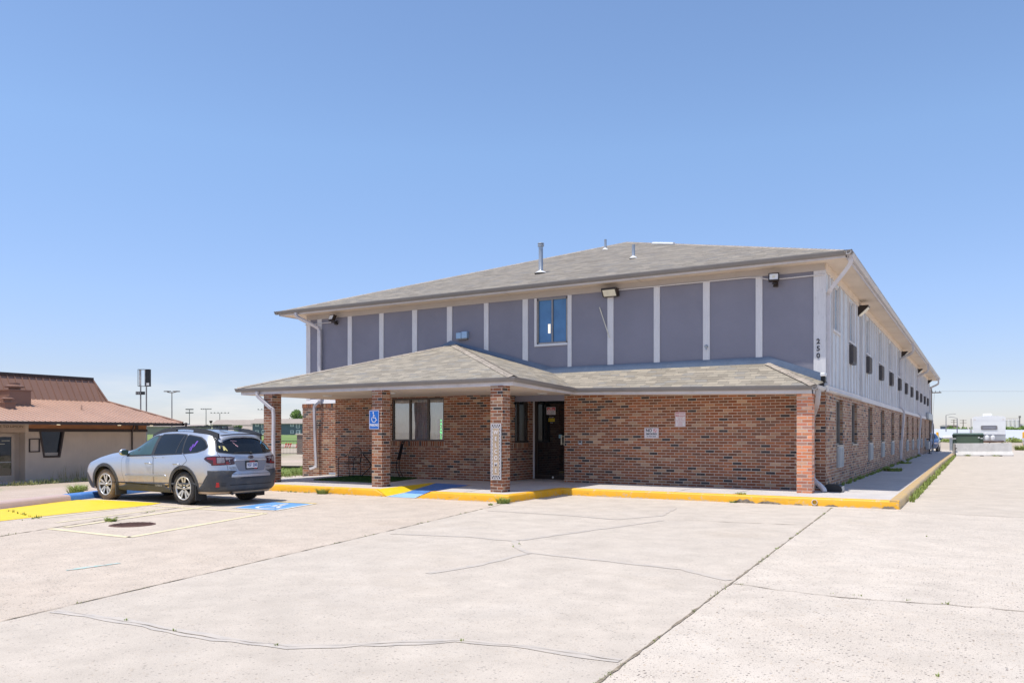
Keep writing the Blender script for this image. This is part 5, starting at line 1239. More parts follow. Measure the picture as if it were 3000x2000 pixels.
# doors (dark gap sheet below, painted skin above)
FD = [(2.02, .40), (2.10, .62), (2.13, .85), (2.12, 1.00), (1.04, 1.035), (1.00, .80), (1.01, .40)]
RD = [(.985, .40), (.975, .80), (1.01, 1.037), (.02, 1.08), (-.06, 1.02), (-.14, .94), (.07, .80), (.33, .68), (.46, .52), (.50, .40)]
FW = [(1.98, 1.035), (1.10, 1.062), (1.10, 1.465), (1.26, 1.44), (1.45, 1.375), (1.70, 1.265), (1.90, 1.15)]
RW = [(1.02, 1.065), (.09, 1.095), (.10, 1.15), (.16, 1.485), (.5, 1.50), (.98, 1.49)]
QW = [(.05, 1.098), (-.40, 1.135), (-.60, 1.19), (-.63, 1.24), (-.50, 1.35), (-.30, 1.43), (.12, 1.483)]
for v in ('L', 'R'):
    for nm, dp, wp, hx in (('front', FD, FW, 1.17), ('rear', RD, RW, .20)):
        mb = MB(); sk.add(mb, grow(round_poly(dp, .06), .004), v, .0012, mi=1); sk.add(mb, grow(round_poly(dp, .06), -.004), v, .003, mi=0)
        d = mb.build('door', [M['paint'], M['seam']], car)
        pb('window', d, M['cglass_front'] if nm == 'front' else M['cglass'], (round_poly(wp, .05), v, .006, dict(step=.08)))
        sg = 1 if v == 'L' else -1
        h = sk.b.ray_cast(V((hx, 3 * sg, .875)), V((0, -sg, 0)))[0]
        mb = MB(); mb.tube(bez([(hx - .12, h.y + .0 * sg, .862), (hx - .08, h.y + .035 * sg, .872), (hx, h.y + .042 * sg, .876), (hx + .07, h.y + .038 * sg, .874), (hx + .10, h.y, .868)], 4), .014, 6); mb.build('handle', M['silver'], d)
    mb = MB(); sk.add(mb, grow(round_poly(FW, .05), .03), v, .0042); sk.add(mb, grow(round_poly(RW, .04), .022), v, .0044); sk.add(mb, grow(round_poly(QW, .05), .02), v, .004); mb.build('window_surround', M['clad_top'], car)
    pb('quarter_window', car, M['cglass'], (round_poly(QW, .06), v, .0065, dict(step=.08)))
    pb('window_bar', car, M['clad_top'], ([(.30, 1.10), (.275, 1.10), (.21, 1.48), (.235, 1.48)], v, .008))
    pb('window_bar', car, M['clad_top'], ([(1.10, 1.04), (1.00, 1.04), (1.0, 1.49), (1.10, 1.47)], v, .0085))
    # cladding: arches, sill, rear corner
    for ix, (x, z) in enumerate(WX):
        ring = [(x + .485 * math.cos(R(a)), z + .485 * math.sin(R(a))) for a in range(-8, 189, 7)] + [(x + .413 * math.cos(R(a)), z + .413 * math.sin(R(a))) for a in range(188, -9, -7)]
        pb('arch_trim', car, M['clad'], (ring, v, .012, dict(step=.07, thick=1)))
    pb('sill_trim', car, M['clad'], ([(2.30, .255), (2.30, .34), (2.08, .35), (1.96, .425), (.66, .425), (.55, .345), (.44, .335), (.44, .255)], v, .014, dict(thick=1)))
    pb('side_moulding', car, M['silver'], (round_poly([(1.98, .575), (1.98, .615), (.60, .635), (.55, .60), (.62, .585)], .015), v, .012, dict(thick=1)))
    pb('bumper_side', car, M['clad'], ([(-.42, .30), (-.47, .36), (-.60, .46), (-.76, .66), (-.83, .735), (-.97, .75), (-1.06, .735), (-1.06, .30)], v, .008, dict(thick=1)))
    pb('headlight', car, M['lamp_clear'], (round_poly([(3.45, .82), (3.25, .90), (3.20, .95), (3.45, .93), (3.66, .88), (3.68, .82)], .02), v, .005))
    pb('nose_trim', car, M['clad'], ([(3.22, .26), (3.24, .36), (3.45, .62), (3.62, .60), (3.66, .30), (3.5, .26)], v, .008))
    # tail lamp wraps the corner
    sg = 1 if v == 'L' else -1
    tl = MB(); sk.add(tl, round_poly([(-.66, .99), (-.70, 1.035), (-.86, 1.05), (-1.02, 1.03), (-1.04, .86), (-.88, .85)], .03), v, .005)
    sk.add(tl, [(sg * a, b) for a, b in round_poly([(.86, 1.035), (.62, 1.03), (.40, 1.02), (.46, .975), (.575, .955), (.52, .865), (.86, .85)], .015)], 'B', .0055)
    tlo = tl.build('tail_light', M['lamp_dark'], car)
    pb('lens', tlo, M['lamp_clear'], ([(sg * a, b) for a, b in round_poly([(.625, 1.015), (.50, 1.005), (.43, 1.0), (.50, .985), (.60, .965), (.625, .96)], .012)], 'B', .009))
    pb('lens', tlo, M['lamp_clear'], ([(sg * a, b) for a, b in round_poly([(.78, 1.015), (.645, 1.015), (.645, .91), (.78, .90)], .015)], 'B', .0088))
    pb('lens', tlo, M['lamp_red'], ([(sg * a, b) for a, b in [(.835, 1.025), (.79, 1.025), (.79, .89), (.645, .90), (.645, .875), (.835, .865)]], 'B', .0092), ([(sg * a, b) for a, b in [(.625, .925), (.585, .935), (.54, .875), (.625, .872)]], 'B', .0092), ([(-.74, .985), (-.74, 1.015), (-.86, 1.02), (-.88, .96)], v, .008))
    pb('reflector', car, M['red'], ([(sg * a, b) for a, b in round_poly([(.80, .50), (.765, .50), (.745, .405), (.80, .395)], .012)], 'B', .014, dict(thick=1)))
    mb = MB()
    for k in range(3): sk.add(mb, [(sg * .73, .485 - k * .03), (sg * .64, .48 - k * .03), (sg * .64, .473 - k * .03), (sg * .73, .478 - k * .03)], 'B', .012)
    mb.build('bumper_slot', M['seam'], car)
    # mirror
    mp_ = MB(); bmm = bmesh.new(); bmesh.ops.create_uvsphere(bmm, u_segments=18, v_segments=12, radius=1)
    for q in bmm.verts: q.co = V((1.93 + q.co.x * (.09 if q.co.x > 0 else .045), sg * (.995 + q.co.y * .10), 1.10 + q.co.z * .075))
    mp_.frombm(bmm, 0, True); mo = mp_.build('mirror', M['silver'], car)
    mb = MB(); mb.prism(round_poly([(sg * 1.075, 1.05), (sg * .915, 1.05), (sg * .905, 1.155), (sg * 1.075, 1.155)], .04), 'x', 1.880, 1.886); mb.build('mirror_glass', M['cglass_front'], mo)
    mb = MB(); mb.box((1.90, sg * .86, 1.03), (1.97, sg * .97, 1.07), bev=.01); mb.build('mirror_foot', M['clad_top'], mo)
    # roof rail
    pl_ = bez([(1.42, sg * .60, 1.50), (1.15, sg * .615, 1.59), (.85, sg * .615, 1.645), (.3, sg * .61, 1.655), (-.2, sg * .60, 1.628), (-.46, sg * .585, 1.588), (-.72, sg * .575, 1.52)], 6)
    rl = MB(); base = [sk.b.ray_cast(V((p.x, p.y, 3)), V((0, 0, -1)))[0] for p in pl_]
    for i in range(len(pl_) - 1):
        solid = pl_[i].x > .62 or pl_[i + 1].x < -.02
        for q in (0, 1):
            a, b = pl_[i], pl_[i + 1]; za, zb_ = (base[i].z - .005, base[i + 1].z - .005) if solid else (a.z - .045, b.z - .045)
            o_ = sg * (.024 if q else -.024); rl.face([(a.x, a.y + o_, za), (b.x, b.y + o_, zb_), (b.x, b.y + o_ * .6, b.z), (a.x, a.y + o_ * .6, a.z)][::(1 if (q == 1) == (sg > 0) else -1)])
            if q: rl.face([(a.x, a.y + o_ * .6, a.z), (b.x, b.y + o_ * .6, b.z), (b.x, b.y - o_ * .6, b.z), (a.x, a.y - o_ * .6, a.z)]); rl.face([(a.x, a.y + o_, za), (b.x, b.y + o_, zb_), (b.x, b.y - o_, zb_), (a.x, a.y - o_, za)])
    rl.build('roof_rail', M['clad_top'], car)
    mb = MB(); mb.box((-.445, sg * .66, .11), (-.415, sg * .935, .42), bev=.004); mb.build('mud_flap', M['rubber'], car)
    mb = MB(); mb.box((2.30, sg * .66, .13), (2.33, sg * .935, .40), bev=.004); mb.build('mud_flap', M['clad'], car)
    wheel(car, 0, sg * .79, sg, M['tyre']); wheel(car, 2.745, sg * .79, sg, M['tyre_mud'] if sg > 0 else M['tyre'])
for x in (.62, -.02):
    mb = MB(); mb.tube([(x, -.61, 1.665), (x - .0, 0, 1.69), (x, .61, 1.665)], .02, 6, sq=(.05, .022)); mb.build('crossbar', M['clad_top'], car)
# windscreen, tailgate, bumper
pb('windscreen', car, M['cglass_front'], (round_poly([(1.36, -.52), (2.10, -.66), (2.14, 0), (2.10, .66), (1.36, .52), (1.32, 0)], .08), 'T', .005, dict(step=.1)))
mb = MB(); TG = round_poly([(-.70, 1.16), (-.745, 1.08), (-.60, .92), (-.58, .70), (-.50, .665), (.50, .665), (.58, .70), (.60, .92), (.745, 1.08), (.70, 1.16)], .05)
sk.add(mb, grow(TG, .006), 'B', .0012, mi=1); sk.add(mb, TG, 'B', .0032, mi=0); tg = mb.build('tailgate', [M['paint'], M['seam']], car)
RWN = round_poly([(-.725, 1.135), (-.45, 1.105), (0, 1.095), (.45, 1.105), (.725, 1.135), (.66, 1.30), (.575, 1.475), (0, 1.50), (-.575, 1.475), (-.66, 1.30)], .05)
mb = MB(); sk.add(mb, grow(RWN, .022), 'B', .0045); mb.build('window_surround', M['clad_top'], tg)
rwo = pb('rear_window', tg, M['cglass'], (RWN, 'B', .0062, dict(step=.08)))
# window stickers
def stick(polys, m):
    mb = MB()
    for p in polys: sk.add(mb, p, 'B', .0085, step=.04)
    return mb.build('sticker', m, tg)
YS, PS, BS = mat('yellow_sticker', (.62, .55, .22), .5), mat('pink_sticker', (.60, .34, .36), .5), mat('cyan_sticker', (.22, .55, .68), .5)
stick([[(.60, 1.16), (.57, 1.16), (.555, 1.21), (.59, 1.22)], [(.54, 1.15), (.52, 1.155), (.55, 1.25), (.585, 1.25), (.575, 1.2)], [(.645, 1.20), (.66, 1.20), (.645, 1.26), (.625, 1.25)]], YS)
stick([[(.30, 1.27), (.25, 1.23), (.235, 1.245), (.285, 1.285)], [(.34, 1.33), (.30, 1.28), (.29, 1.29), (.335, 1.34)], [(.36, 1.36), (.22, 1.345), (.22, 1.36), (.36, 1.375)]], PS)
stick([[(-.50, 1.36), (-.42, 1.30), (-.43, 1.285), (-.53, 1.335)], [(-.50, 1.30), (-.60, 1.22), (-.62, 1.23), (-.54, 1.31)], [(-.56, 1.20), (-.64, 1.165), (-.65, 1.18), (-.57, 1.22)]], BS)
mb = MB(); sk.add(mb, [(-.30, 1.17), (-.36, 1.19), (-.42, 1.33), (-.36, 1.39), (-.33, 1.29)], 'L', .0082, step=.04) if False else None
mb = MB()
for p in ([(-.16, 1.15), (-.20, 1.15), (-.22, 1.28), (-.18, 1.30)], [(-.22, 1.22), (-.27, 1.25), (-.30, 1.36), (-.25, 1.36)], [(-.13, 1.17), (-.15, 1.17), (-.155, 1.24), (-.135, 1.24)]): sk.add(mb, p, 'L', .009, step=.05)
mb.build('sticker', mat('purple_sticker', (.16, .07, .42), .5), car)
sp = MB(); bms = sk.patch(round_poly([(-.62, -.60), (-.78, -.585), (-.80, 0), (-.78, .585), (-.62, .60), (-.60, 0)], .03), 'T', .012)
sp.frombm(bms, 0, True); sp.build('spoiler', M['paint'], car)
mb = MB(); mb.tube(bez([(-.775, -.565, 1.478), (-.815, -.3, 1.505), (-.825, 0, 1.512), (-.815, .3, 1.505), (-.775, .565, 1.478)], 8), .02, 4, sq=(.06, .022)); so = mb.build('spoiler_lip', M['clad_top'], car)
mb = MB(); mb.box((-.852, -.15, 1.500), (-.838, .15, 1.518)); mb.build('brake_light', M['lamp_red'], car)
mb = MB(); mb.tube(bez([(-1.02, -.05, 1.10), (-1.035, .10, 1.125), (-1.01, .42, 1.115)], 6), .011, 5); mb.lathe([(0, -.03), (.03, -.02), (.028, .01)], (-1.01, -.03, 1.105), 'x', 10); mb.build('wiper', M['rubber'], tg)
mb = MB(); mb.prism([(-.30, 1.595), (-.05, 1.60), (-.26, 1.665), (-.30, 1.665)], 'y', -.022, .022); mb.build('antenna_fin', M['clad_top'], car)
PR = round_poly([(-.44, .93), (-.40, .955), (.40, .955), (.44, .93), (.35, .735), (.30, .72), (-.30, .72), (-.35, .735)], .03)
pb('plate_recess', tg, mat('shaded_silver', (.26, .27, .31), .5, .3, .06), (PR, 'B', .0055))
pb('trim_strip', tg, M['paint'], ([(-.44, .935), (-.40, .965), (.40, .965), (.44, .935), (.40, .948), (-.40, .948)], 'B', .016, dict(thick=1)))
plate = MB(); BX = Matrix.Translation((0, 0, 0))
def rear(y, z):
    h = sk.b.ray_cast(V((-4, y, z)), V((1, 0, 0)))[0]; return h.x
xp = rear(0, .84) - .022
mb = MB(); mb.box((xp, -.165, .755), (xp + .03, .165, .935), bev=.006); po = mb.build('number_plate', M['rubber'], tg)
RM = lambda y, z, x: Matrix.Translation((x, y, z)) @ Matrix.Rotation(R(-90), 4, 'Z') @ Matrix.Rotation(R(90), 4, 'X')
# (number plate faces and badges are built as sub-parts of the tailgate)
mb = MB(); mb.box((xp - .003, -.148, .785), (xp + .002, .148, .90)); mb.build('plate_face', M['sign_white'], tg)
text('95F 208', .105, 'lettering', mat('plate_blue', (.05, .09, .22), .5), tg, RM(0, .845, xp - .004), .001, cond=.78, bold=.002)
mb = MB(); mb.box((xp - .004, -.07, .91), (xp, .07, .925)); mb.box((xp - .004, -.13, .765), (xp, -.06, .78)); mb.build('plate_print', M['red'], tg)
text('OUTBACK', .042, 'lettering', M['gutter'], tg, RM(.47, .80, rear(.47, .80) - .014), .002, cond=1.15); text('SYMMETRICAL AWD', .02, 'lettering', M['gutter'], tg, RM(.47, .765, rear(.47, .765) - .014), .002)
text('TOURING', .03, 'lettering', M['gutter'], tg, RM(-.47, .80, rear(-.47, .80) - .014), .002)
xe = rear(0, 1.01) - .008
mb = MB(); el = [(.075 * math.cos(R(a)), 1.015 + .043 * math.sin(R(a))) for a in range(0, 360, 12)]; mb.prism(el, 'x', xe - .004, xe + .012)
bd = mb.build('badge', M['sign_blue'] if False else mat('badge_blue', (.012, .02, .06), .25), tg)
mb = MB(); ei = [(.064 * math.cos(R(a)), 1.015 + .034 * math.sin(R(a))) for a in range(0, 360, 12)]
for i in range(30): j = (i + 1) % 30; mb.face([(xe - .006, *el[i]), (xe - .006, *el[j]), (xe - .006, *ei[j]), (xe - .006, *ei[i])])
for y, z, r in ((.032, 1.02, .016), (.0, 1.03, .008), (-.022, 1.033, .008), (-.012, 1.006, .008), (-.035, 1.012, .008), (.006, .997, .007)):
    st = [(y + (r if k % 2 == 0 else r * .35) * math.sin(R(k * 45)), z + (r if k % 2 == 0 else r * .35) * math.cos(R(k * 45))) for k in range(8)]; mb.face([(xe - .0065, *p) for p in st])
mb.build('badge_ring', M['alloy'], tg)
pb('rear_bumper', car, M['clad'], ([(-.90, .30), (-.90, .745), (-.76, .75), (-.68, .72), (-.585, .615), (-.50, .60), (.50, .60), (.585, .615), (.68, .72), (.76, .75), (.90, .745), (.90, .30)], 'B', .010, dict(thick=1)))
pb('bumper_groove', car, M['seam'], ([(-.56, .435), (-.56, .447), (.56, .447), (.56, .435)], 'B', .0135))
mb = MB(); mb.tube([(-.9, .45, .27), (-1.02, .47, .25)], .03, 10); mb.build('exhaust', M['frame_dk'], car)
mb = MB(); mb.box((.3, -.5, .2), (2.4, .5, .26)); mb.box((-.8, -.55, .24), (-.3, .55, .30)); mb.tube([(0, -.7, .36), (0, .7, .36)], .05, 8); mb.build('underbody', M['rubber'], car)
text('OUTBACK', .045, 'lettering', M['alloy'], car, Matrix.Translation((.83, sk.b.ray_cast(V((.83, 3, .39)), V((0, -1, 0)))[0].y + .017, .385)) @ Matrix.Rotation(math.pi, 4, 'Z') @ Matrix.Rotation(R(90), 4, 'X'), .001, cond=1.1)
car.location = (-13.47, 11.10, .004); car.rotation_euler = (0, 0, math.pi); car.scale = (.92,) * 3
# ------------------------------------------------------------------ brown restaurant on the left
M['r_wall'] = mat('taupe_board_wall', (.56, .465, .375), .85, 0, .07, 1.2, 60, .3, dirt=(.48, .40, .35), dirt_amt=.4)
M['r_roof'] = mat('brown_metal_roof', (.52, .335, .245), .5, .1, .07, .6, 40, .05, dirt=(.41, .265, .21), dirt_amt=.4)
M['r_mans'] = mat('brown_mansard_metal', (.27, .15, .105), .5, .1, .07, .6, 40, .05)
M['r_dark'] = mat('dark_brown_trim', (.05, .035, .032), .5, 0, .1, 3)
M['r_wood'] = streak_mat('stained_soffit', (.36, .17, .085), (6, 2, 6), .2)
rx, rz = -35.9, -.70
rest = thing('restaurant', 'low taupe restaurant with two tier brown metal roof left of the car', 'building', (rx, 18, rz))
def rb(mb, name, m, p=rest, **k): return mb.build(name, m, p, **k)
mb = MB(); grid_wall(mb, 'x', rx, 19.38, 25.2, rz, 1.62, [(20.1, 20.9, .34, 1.5)], 0)
mb = MB()
wp = [(19.94, 1.5), (21.07, 1.5), (20.876, .335), (20.125, .335)]
mb.face([(rx, 19.38, rz), (rx, 20.125, rz), (rx, 20.125, .335), (rx, 19.94, 1.5), (rx, 19.38, 1.62)]); mb.face([(rx, 20.125, rz), (rx, 20.876, rz), (rx, 20.876, .335), (rx, 20.125, .335)]); mb.face([(rx, 20.876, rz), (rx, 25.2, rz), (rx, 25.2, 1.62), (rx, 21.07, 1.62), (rx, 21.07, 1.5), (rx, 20.876, .335)]); mb.face([(rx, 19.38, 1.62), (rx, 19.94, 1.5), (rx, 21.07, 1.5), (rx, 21.07, 1.62)])
mb.face([(rx, 25.2, rz), (rx - 9, 25.2, rz), (rx - 9, 25.2, 1.9), (rx, 25.2, 1.62)])
mb.face([(rx - .55, 12, rz), (rx - .55, 19.4, rz), (rx - .55, 19.4, 1.62), (rx - .55, 12, 1.62)]); mb.face([(rx - .55, 19.38, rz), (rx, 19.38, rz), (rx, 19.38, 1.62), (rx - .55, 19.38, 1.62)])
rb(mb, 'wall', M['r_wall'])
mb = MB(); mb.box((rx - .3, 12, 1.46), (rx + .03, 19.33, 1.813)); rb(mb, 'sign_beam', mat('carved_beam', (.50, .39, .30), .85, 0, .1, 4, 60, .3))
mb = MB(); mb.box((rx - .1, 19.33, rz), (rx + .035, 19.47, 1.813)); rb(mb, 'corner_post', M['r_wall'])
SM = lambda x, y, z: Matrix.Translation((x, y, z)) @ Matrix.Rotation(R(90), 4, 'Z') @ Matrix.Rotation(R(90), 4, 'X')
text('WELCOME TO LIMON', .16, 'lettering', mat('carved_letters', (.12, .085, .065), .9), rest, SM(rx + .032, 19.25, 1.71), .004, cond=1.1, align='RIGHT')
mb = MB(); mb.box((rx, 19.47, 1.49), (rx + .05, 25.25, 1.62)); rb(mb, 'band_board', M['r_dark'])
for i in range(24):
    y = 19.75 + i * .24; mb = MB(); mb.box((rx, y, rz), (rx + .0015, y + .01, 1.49))
    if not (19.9 < y < 21.1): rb(mb, 'board_groove', M['r_wall'])
mb = MB()
ip = [(20.01, 1.5), (20.99, 1.5), (20.815, .40), (20.185, .40)]
for i in range(4):
    j = (i + 1) % 4
    if i == 0: continue
    mb.face([(rx + .03, *wp[i]), (rx + .03, *wp[j]), (rx + .03, *ip[j]), (rx + .03, *ip[i])]); mb.face([(rx + .03, *ip[i]), (rx + .03, *ip[j]), (rx - .12, *ip[j]), (rx - .12, *ip[i])]); mb.face([(rx + .03, *wp[i]), (rx + .03, *wp[j]), (rx - .0, *wp[j]), (rx - .0, *wp[i])])
wn = rb(mb, 'window', M['r_dark']); p = MB(); p.face([(rx - .08, *q) for q in ip]); p.build('pane', M['glass'], wn)
mb = MB(); mb.face([(rx - .06, 20.2, .42), (rx - .06, 20.8, .42), (rx - .06, 20.82, .56), (rx - .06, 20.18, .56)]); mb.build('blind', mat('window_ledge', (.40, .36, .32), .8), wn)
mb = MB(); yb = rx - .5
for a, b in (((18.3, rz), (18.42, 1.42)), ((19.02, rz), (19.15, 1.42)), ((18.42, 1.27), (19.02, 1.42)), ((18.42, rz), (19.02, -.41))): mb.box((yb - .03, *a), (yb + .03, *b))
dr = rb(mb, 'door', M['r_wall']); p = MB(); p.face([(yb, 18.4, -.42), (yb, 19.03, -.42), (yb, 19.03, 1.28), (yb, 18.4, 1.28)]); p.build('pane', M['glass'], dr); p = MB(); p.box((yb + .05, 18.5, .16), (yb + .07, 18.98, .19)); p.build('handle', M['steel'], dr)
for a, b in (((18.62, 1.09), (18.95, 1.11)), ((18.5, .95), (18.75, .97))): p = MB(); p.box((yb + .005, *a), (yb + .01, *b)); p.build('door_bar', M['lens'], dr)
mb = MB(); mb.face([(rx + 1.42, 9, 1.815), (rx + 1.42, 26.0, 1.815), (rx - .02, 26.0, 1.815), (rx - .02, 9, 1.815)]); mb.face([(rx - .02, 25.1, 1.815), (rx - .02, 26.0, 1.815), (rx - 9, 26.0, 1.815), (rx - 9, 25.1, 1.815)]); rb(mb, 'soffit', M['r_wood'])
mb = MB(); mb.box((rx - .1, 19.47, 1.62), (rx + .015, 25.21, 1.813)); mb.box((rx - 9, 25.15, 1.62), (rx - .1, 25.21, 1.813)); rb(mb, 'frieze_board', M['r_wood'])
mb = MB(); mb.box((rx + 1.42, 9, 1.80), (rx + 1.55, 26.25, 1.925)); mb.box((rx - 9, 26.12, 1.80), (rx + 1.55, 26.25, 1.92)); rb(mb, 'gutter', M['r_dark'])
e0, e1, k0, k1, t0, t1 = (rx + 1.5, 9, 1.93), (rx + 1.5, 26.2, 1.93), (rx - 3, 9, 3.03), (rx - 3, 25.09, 3.03), (rx - 3.8, 9, 4.23), (rx - 3.8, 24.75, 4.23)
mb = MB(); mb.face([e0, e1, k1, k0]); mb.face([e1, (rx - 12, 26.2, 1.93), (rx - 12, 25.0, 3.03), k1])
def ribs(a0, a1, b0, b1, y0, y1, st, w, h, cut=None):
    y = y0
    while y < y1:
        A = V((a0[0], y, a0[2])); B = V((b0[0], y, b0[2])); f = 1
        if y > b1[1]: f = (a1[1] - y) / (a1[1] - b1[1])
        B = A + (B - A) * f; n = V((b0[2] - a0[2], 0, a0[0] - b0[0])).normalized() * -1; n = n if n.z > 0 else -n
        s = V((0, w / 2, 0)); mb.face([A - s + n * h, A + s + n * h, B + s + n * h, B - s + n * h]); mb.face([A - s, A - s + n * h, B - s + n * h, B - s]); mb.face([A + s, B + s, B + s + n * h, A + s + n * h]); mb.face([A - s, A + s, A + s + n * h, A - s + n * h]); y += st
ribs(e0, e1, k0, k1, 17.3, 26.1, .23, .035, .03); rb(mb, 'lower_roof', M['r_roof'])
mb = MB(); mb.face([k0, k1, t1, t0]); mb.face([k1, (rx - 12, 25.0, 3.03), (rx - 11, 24.75, 4.23), t1]); ribs(k0, k1, t0, t1, 18.2, 25.0, .33, .04, .04); rb(mb, 'mansard_roof', M['r_mans'])
mb = MB(); mb.box((rx - 3.95, 9, 4.17), (rx - 3.70, 24.78, 4.30)); mb.box((rx - 11, 24.65, 4.2), (rx - 3.72, 24.80, 4.295)); rb(mb, 'roof_edge', M['r_dark'])
mb = MB(); mb.tube([V(e1) + V((0, 0, .03)), V(k1) + V((0, 0, .04))], .05, 6); mb.tube([V(k1) + V((.02, 0, .02)), V(t1) + V((.02, 0, 0))], .05, 6); rb(mb, 'hip_flashing', M['r_mans'])
def rvent(x, y, z, w, h, zc, r):
    mb = MB(); mb.box((x - w / 2, y - w / 2, z - .2), (x + w / 2, y + w / 2, z + h)); mb.box((x - w / 2 - .05, y - w / 2 - .05, z + h), (x + w / 2 + .05, y + w / 2 + .05, z + h + .04))
    mb.lathe([(r * .6, z + h), (r * .6, zc - .42 * r), (r, zc - .40 * r), (r * 1.02, zc - .25 * r), (r * .55, zc - .1 * r), (r * .55, zc + .12 * r), (0, zc + .14 * r)], (x, y, 0), n=20); rb(mb, 'roof_vent', M['r_mans'], sharp=40)
rvent(rx - 2.0, 19.95, 2.75, .95, .60, 3.66, .40); rvent(rx - 1.0, 19.12, 2.50, .46, .25, 3.02, .27)
mb = MB(); mb.lathe([(.09, 0), (.04, .04), (.035, .28), (0, .28)], (rx - 1, 22.48, 2.5), n=10); rb(mb, 'vent_pipe', M['r_mans'])
mb = MB(); mb.box((rx - .3, 24.6, 1.62), (rx + .04, 24.75, 1.82)); mb.tube([(rx + .2, 24.4, 1.80), (rx + .06, 24.4, 1.55), (rx + .06, 24.4, -.5)], .04, 6); rb(mb, 'downspout', M['r_dark'])
for y in (20.4, 23.3, 25.0):
    mb = MB(); mb.lathe([(0, 0), (.07, 0), (.08, .02)], (rx + .7, y, 1.79), n=12); rb(mb, 'soffit_lamp', emit_mat('soffit_lamp', (1, .85, .6), 1.5))
t = thing('picture_frame', 'empty dark rectangular frame on the taupe restaurant wall', 'frame', (rx, 19.72, .6))
mb = MB()
for a, b in (((19.49, .59), (19.535, 1.19)), ((19.92, .59), (19.965, 1.19)), ((19.535, .59), (19.92, .635)), ((19.535, 1.15), (19.92, 1.19))): mb.box((rx, *a), (rx + .05, *b))
mb.build('frame', M['r_dark'], t)
mb = MB(); mb.box((rx - .1, 14, rz + .01), (rx + 1.3, 20.6, rz + .06)); tag(mb.build('pavement', M['walk']), kind='structure')

# ------------------------------------------------------------------ tall sign, lamps and masts
t = thing('roadside_sign', 'tall empty roadside sign frame on two posts behind the restaurant roof', 'sign', (-54.2, 37.8, -.7))
ux = V((.504, .8635, 0)) * 0 + V((.8635, .504, 0)).normalized(); 
def fb(mb, c, w, z0, z1, d=.02, off=0, back=0):
    c = V((c[0], c[1], 0)) + ux * off; n = V((ux.y, -ux.x, 0)); c = c - n * back; h = ux * w / 2
    p = [c - h, c + h]; q = [a - n * d for a in p]
    mb.mesh([(*a.xy, z) for a in (p[0], p[1], q[1], q[0]) for z in (z0, z1)], [(0, 2, 3, 1), (2, 4, 5, 3), (4, 6, 7, 5), (6, 0, 1, 7), (1, 3, 5, 7), (0, 6, 4, 2)]); return mb
c0 = (-54.2, 37.84)
mb = MB()
for o in (-.43, .15, .43): fb(mb, c0, .03, 4.96, 6.25, .03, o)
for z in (4.96, 6.22): fb(mb, c0, .88, z, z + .03, .30)
for o in (-.43, .15): fb(mb, c0, .03, 4.96, 6.25, .03, o, .28)
mb.build('frame', M['black'], t)
mb = MB(); fb(mb, c0, .27, 4.99, 6.22, .28, .29, .01); mb.build('dark_side', M['rubber'], t)
mb = MB(); fb(mb, c0, .17, 5.0, 6.2, .01, -.33, .15); fb(mb, c0, .12, 5.0, 6.2, .01, .05, .18); mb.build('torn_panel', mat('torn_panel', (.50, .48, .46), .8, 0, .35, 3), t)
mb = MB(); fb(mb, c0, .2, 5.03, 5.22, .02, .32, -.02); mb.build('white_patch', M['white'], t)
for o in (-.22, .21): mb = MB(); p = V((*c0, 0)) + ux * o; mb.tube([(p.x, p.y, -.7), (p.x, p.y, 5.0)], .05, 8); mb.build('post', M['steel'] if 0 else M['gutter'], t)
mb = MB(); fb(mb, c0, .68, 4.33, 4.57, .06, -.22, -.08); mb.build('small_board', M['rubber'], t)
mb = MB()
for k in range(3): fb(mb, c0, .09, 4.36, 4.54, .01, -.47 + k * .13, -.10)
mb.build('board_mark', M['gutter'], t)
def lot_lamp(x, y, z0, h, w, label, cat='lamp post', r=.06):
    t = thing('lamp_post', label, cat, (x, y, z0)); mb = MB(); mb.tube([(x, y, z0), (x, y, z0 + h)], [r, r * .7], 8); mb.build('pole', M['gutter'], t)
    mb = MB(); p = V((x, y, 0)); mb.tube([p - ux * w + V((0, 0, z0 + h - .05)), p + V((0, 0, z0 + h - .12)), p + ux * w + V((0, 0, z0 + h - .02))], .035, 6); mb.build('crossarm', M['gutter'], t)
    for s_ in (-1, 1): q = p + ux * w * s_; mb = MB(); mb.box((q.x - .25, q.y - .22, z0 + h - .02), (q.x + .25, q.y + .22, z0 + h + .07)); mb.build('lamp_head', M['gutter'], t)
lot_lamp(-65.45, 48.64, -.7, 6.05, .42, 'dark twin headed parking lot lamp beyond the restaurant roof')
for i, (x, y, h, w, n, lb) in enumerate(((-324.3, 250.6, 12.8, 1.6, 2, 'stadium light mast with two stacked rows of lamps, leftmost of the four'), (-334.2, 268, 13.6, 2.4, 1, 'thin pale stadium light mast above the left end of the tan roofs'), (-344.6, 285, 12.2, 4.6, 1, 'stadium light mast with a wide single row of lamps over the tan roofs'), (-307.8, 283.4, 13.4, 4.4, 1, 'stadium light mast behind the blue green apartments, rightmost of the four'))):
    t = thing('stadium_light', lb, 'light mast', (x, y, 0), 0, 'stadium light masts on the horizon'); mb = MB(); mb.tube([(x, y, 0), (x, y, h)], [.22, .16], 6); mb.build('pole', M['gutter'], t)
    p = V((x, y, 0)); mb = MB()
    for r_ in range(n): mb.tube([p - ux * w + V((0, 0, h - r_ * 1.6)), p + ux * w + V((0, 0, h - r_ * 1.6))], .07, 4)
    mb.build('crossarm', M['gutter'], t); mb = MB(); k = 6
    for r_ in range(n):
        for j in range(k): q = p + ux * (w * (2 * j / (k - 1) - 1)) + V((0, 0, h - r_ * 1.6 + .25)); mb.box((q.x - .24, q.y - .2, q.z - .28), (q.x + .24, q.y + .2, q.z + .2))
    mb.build('lamp_bank', M['gutter'], t)
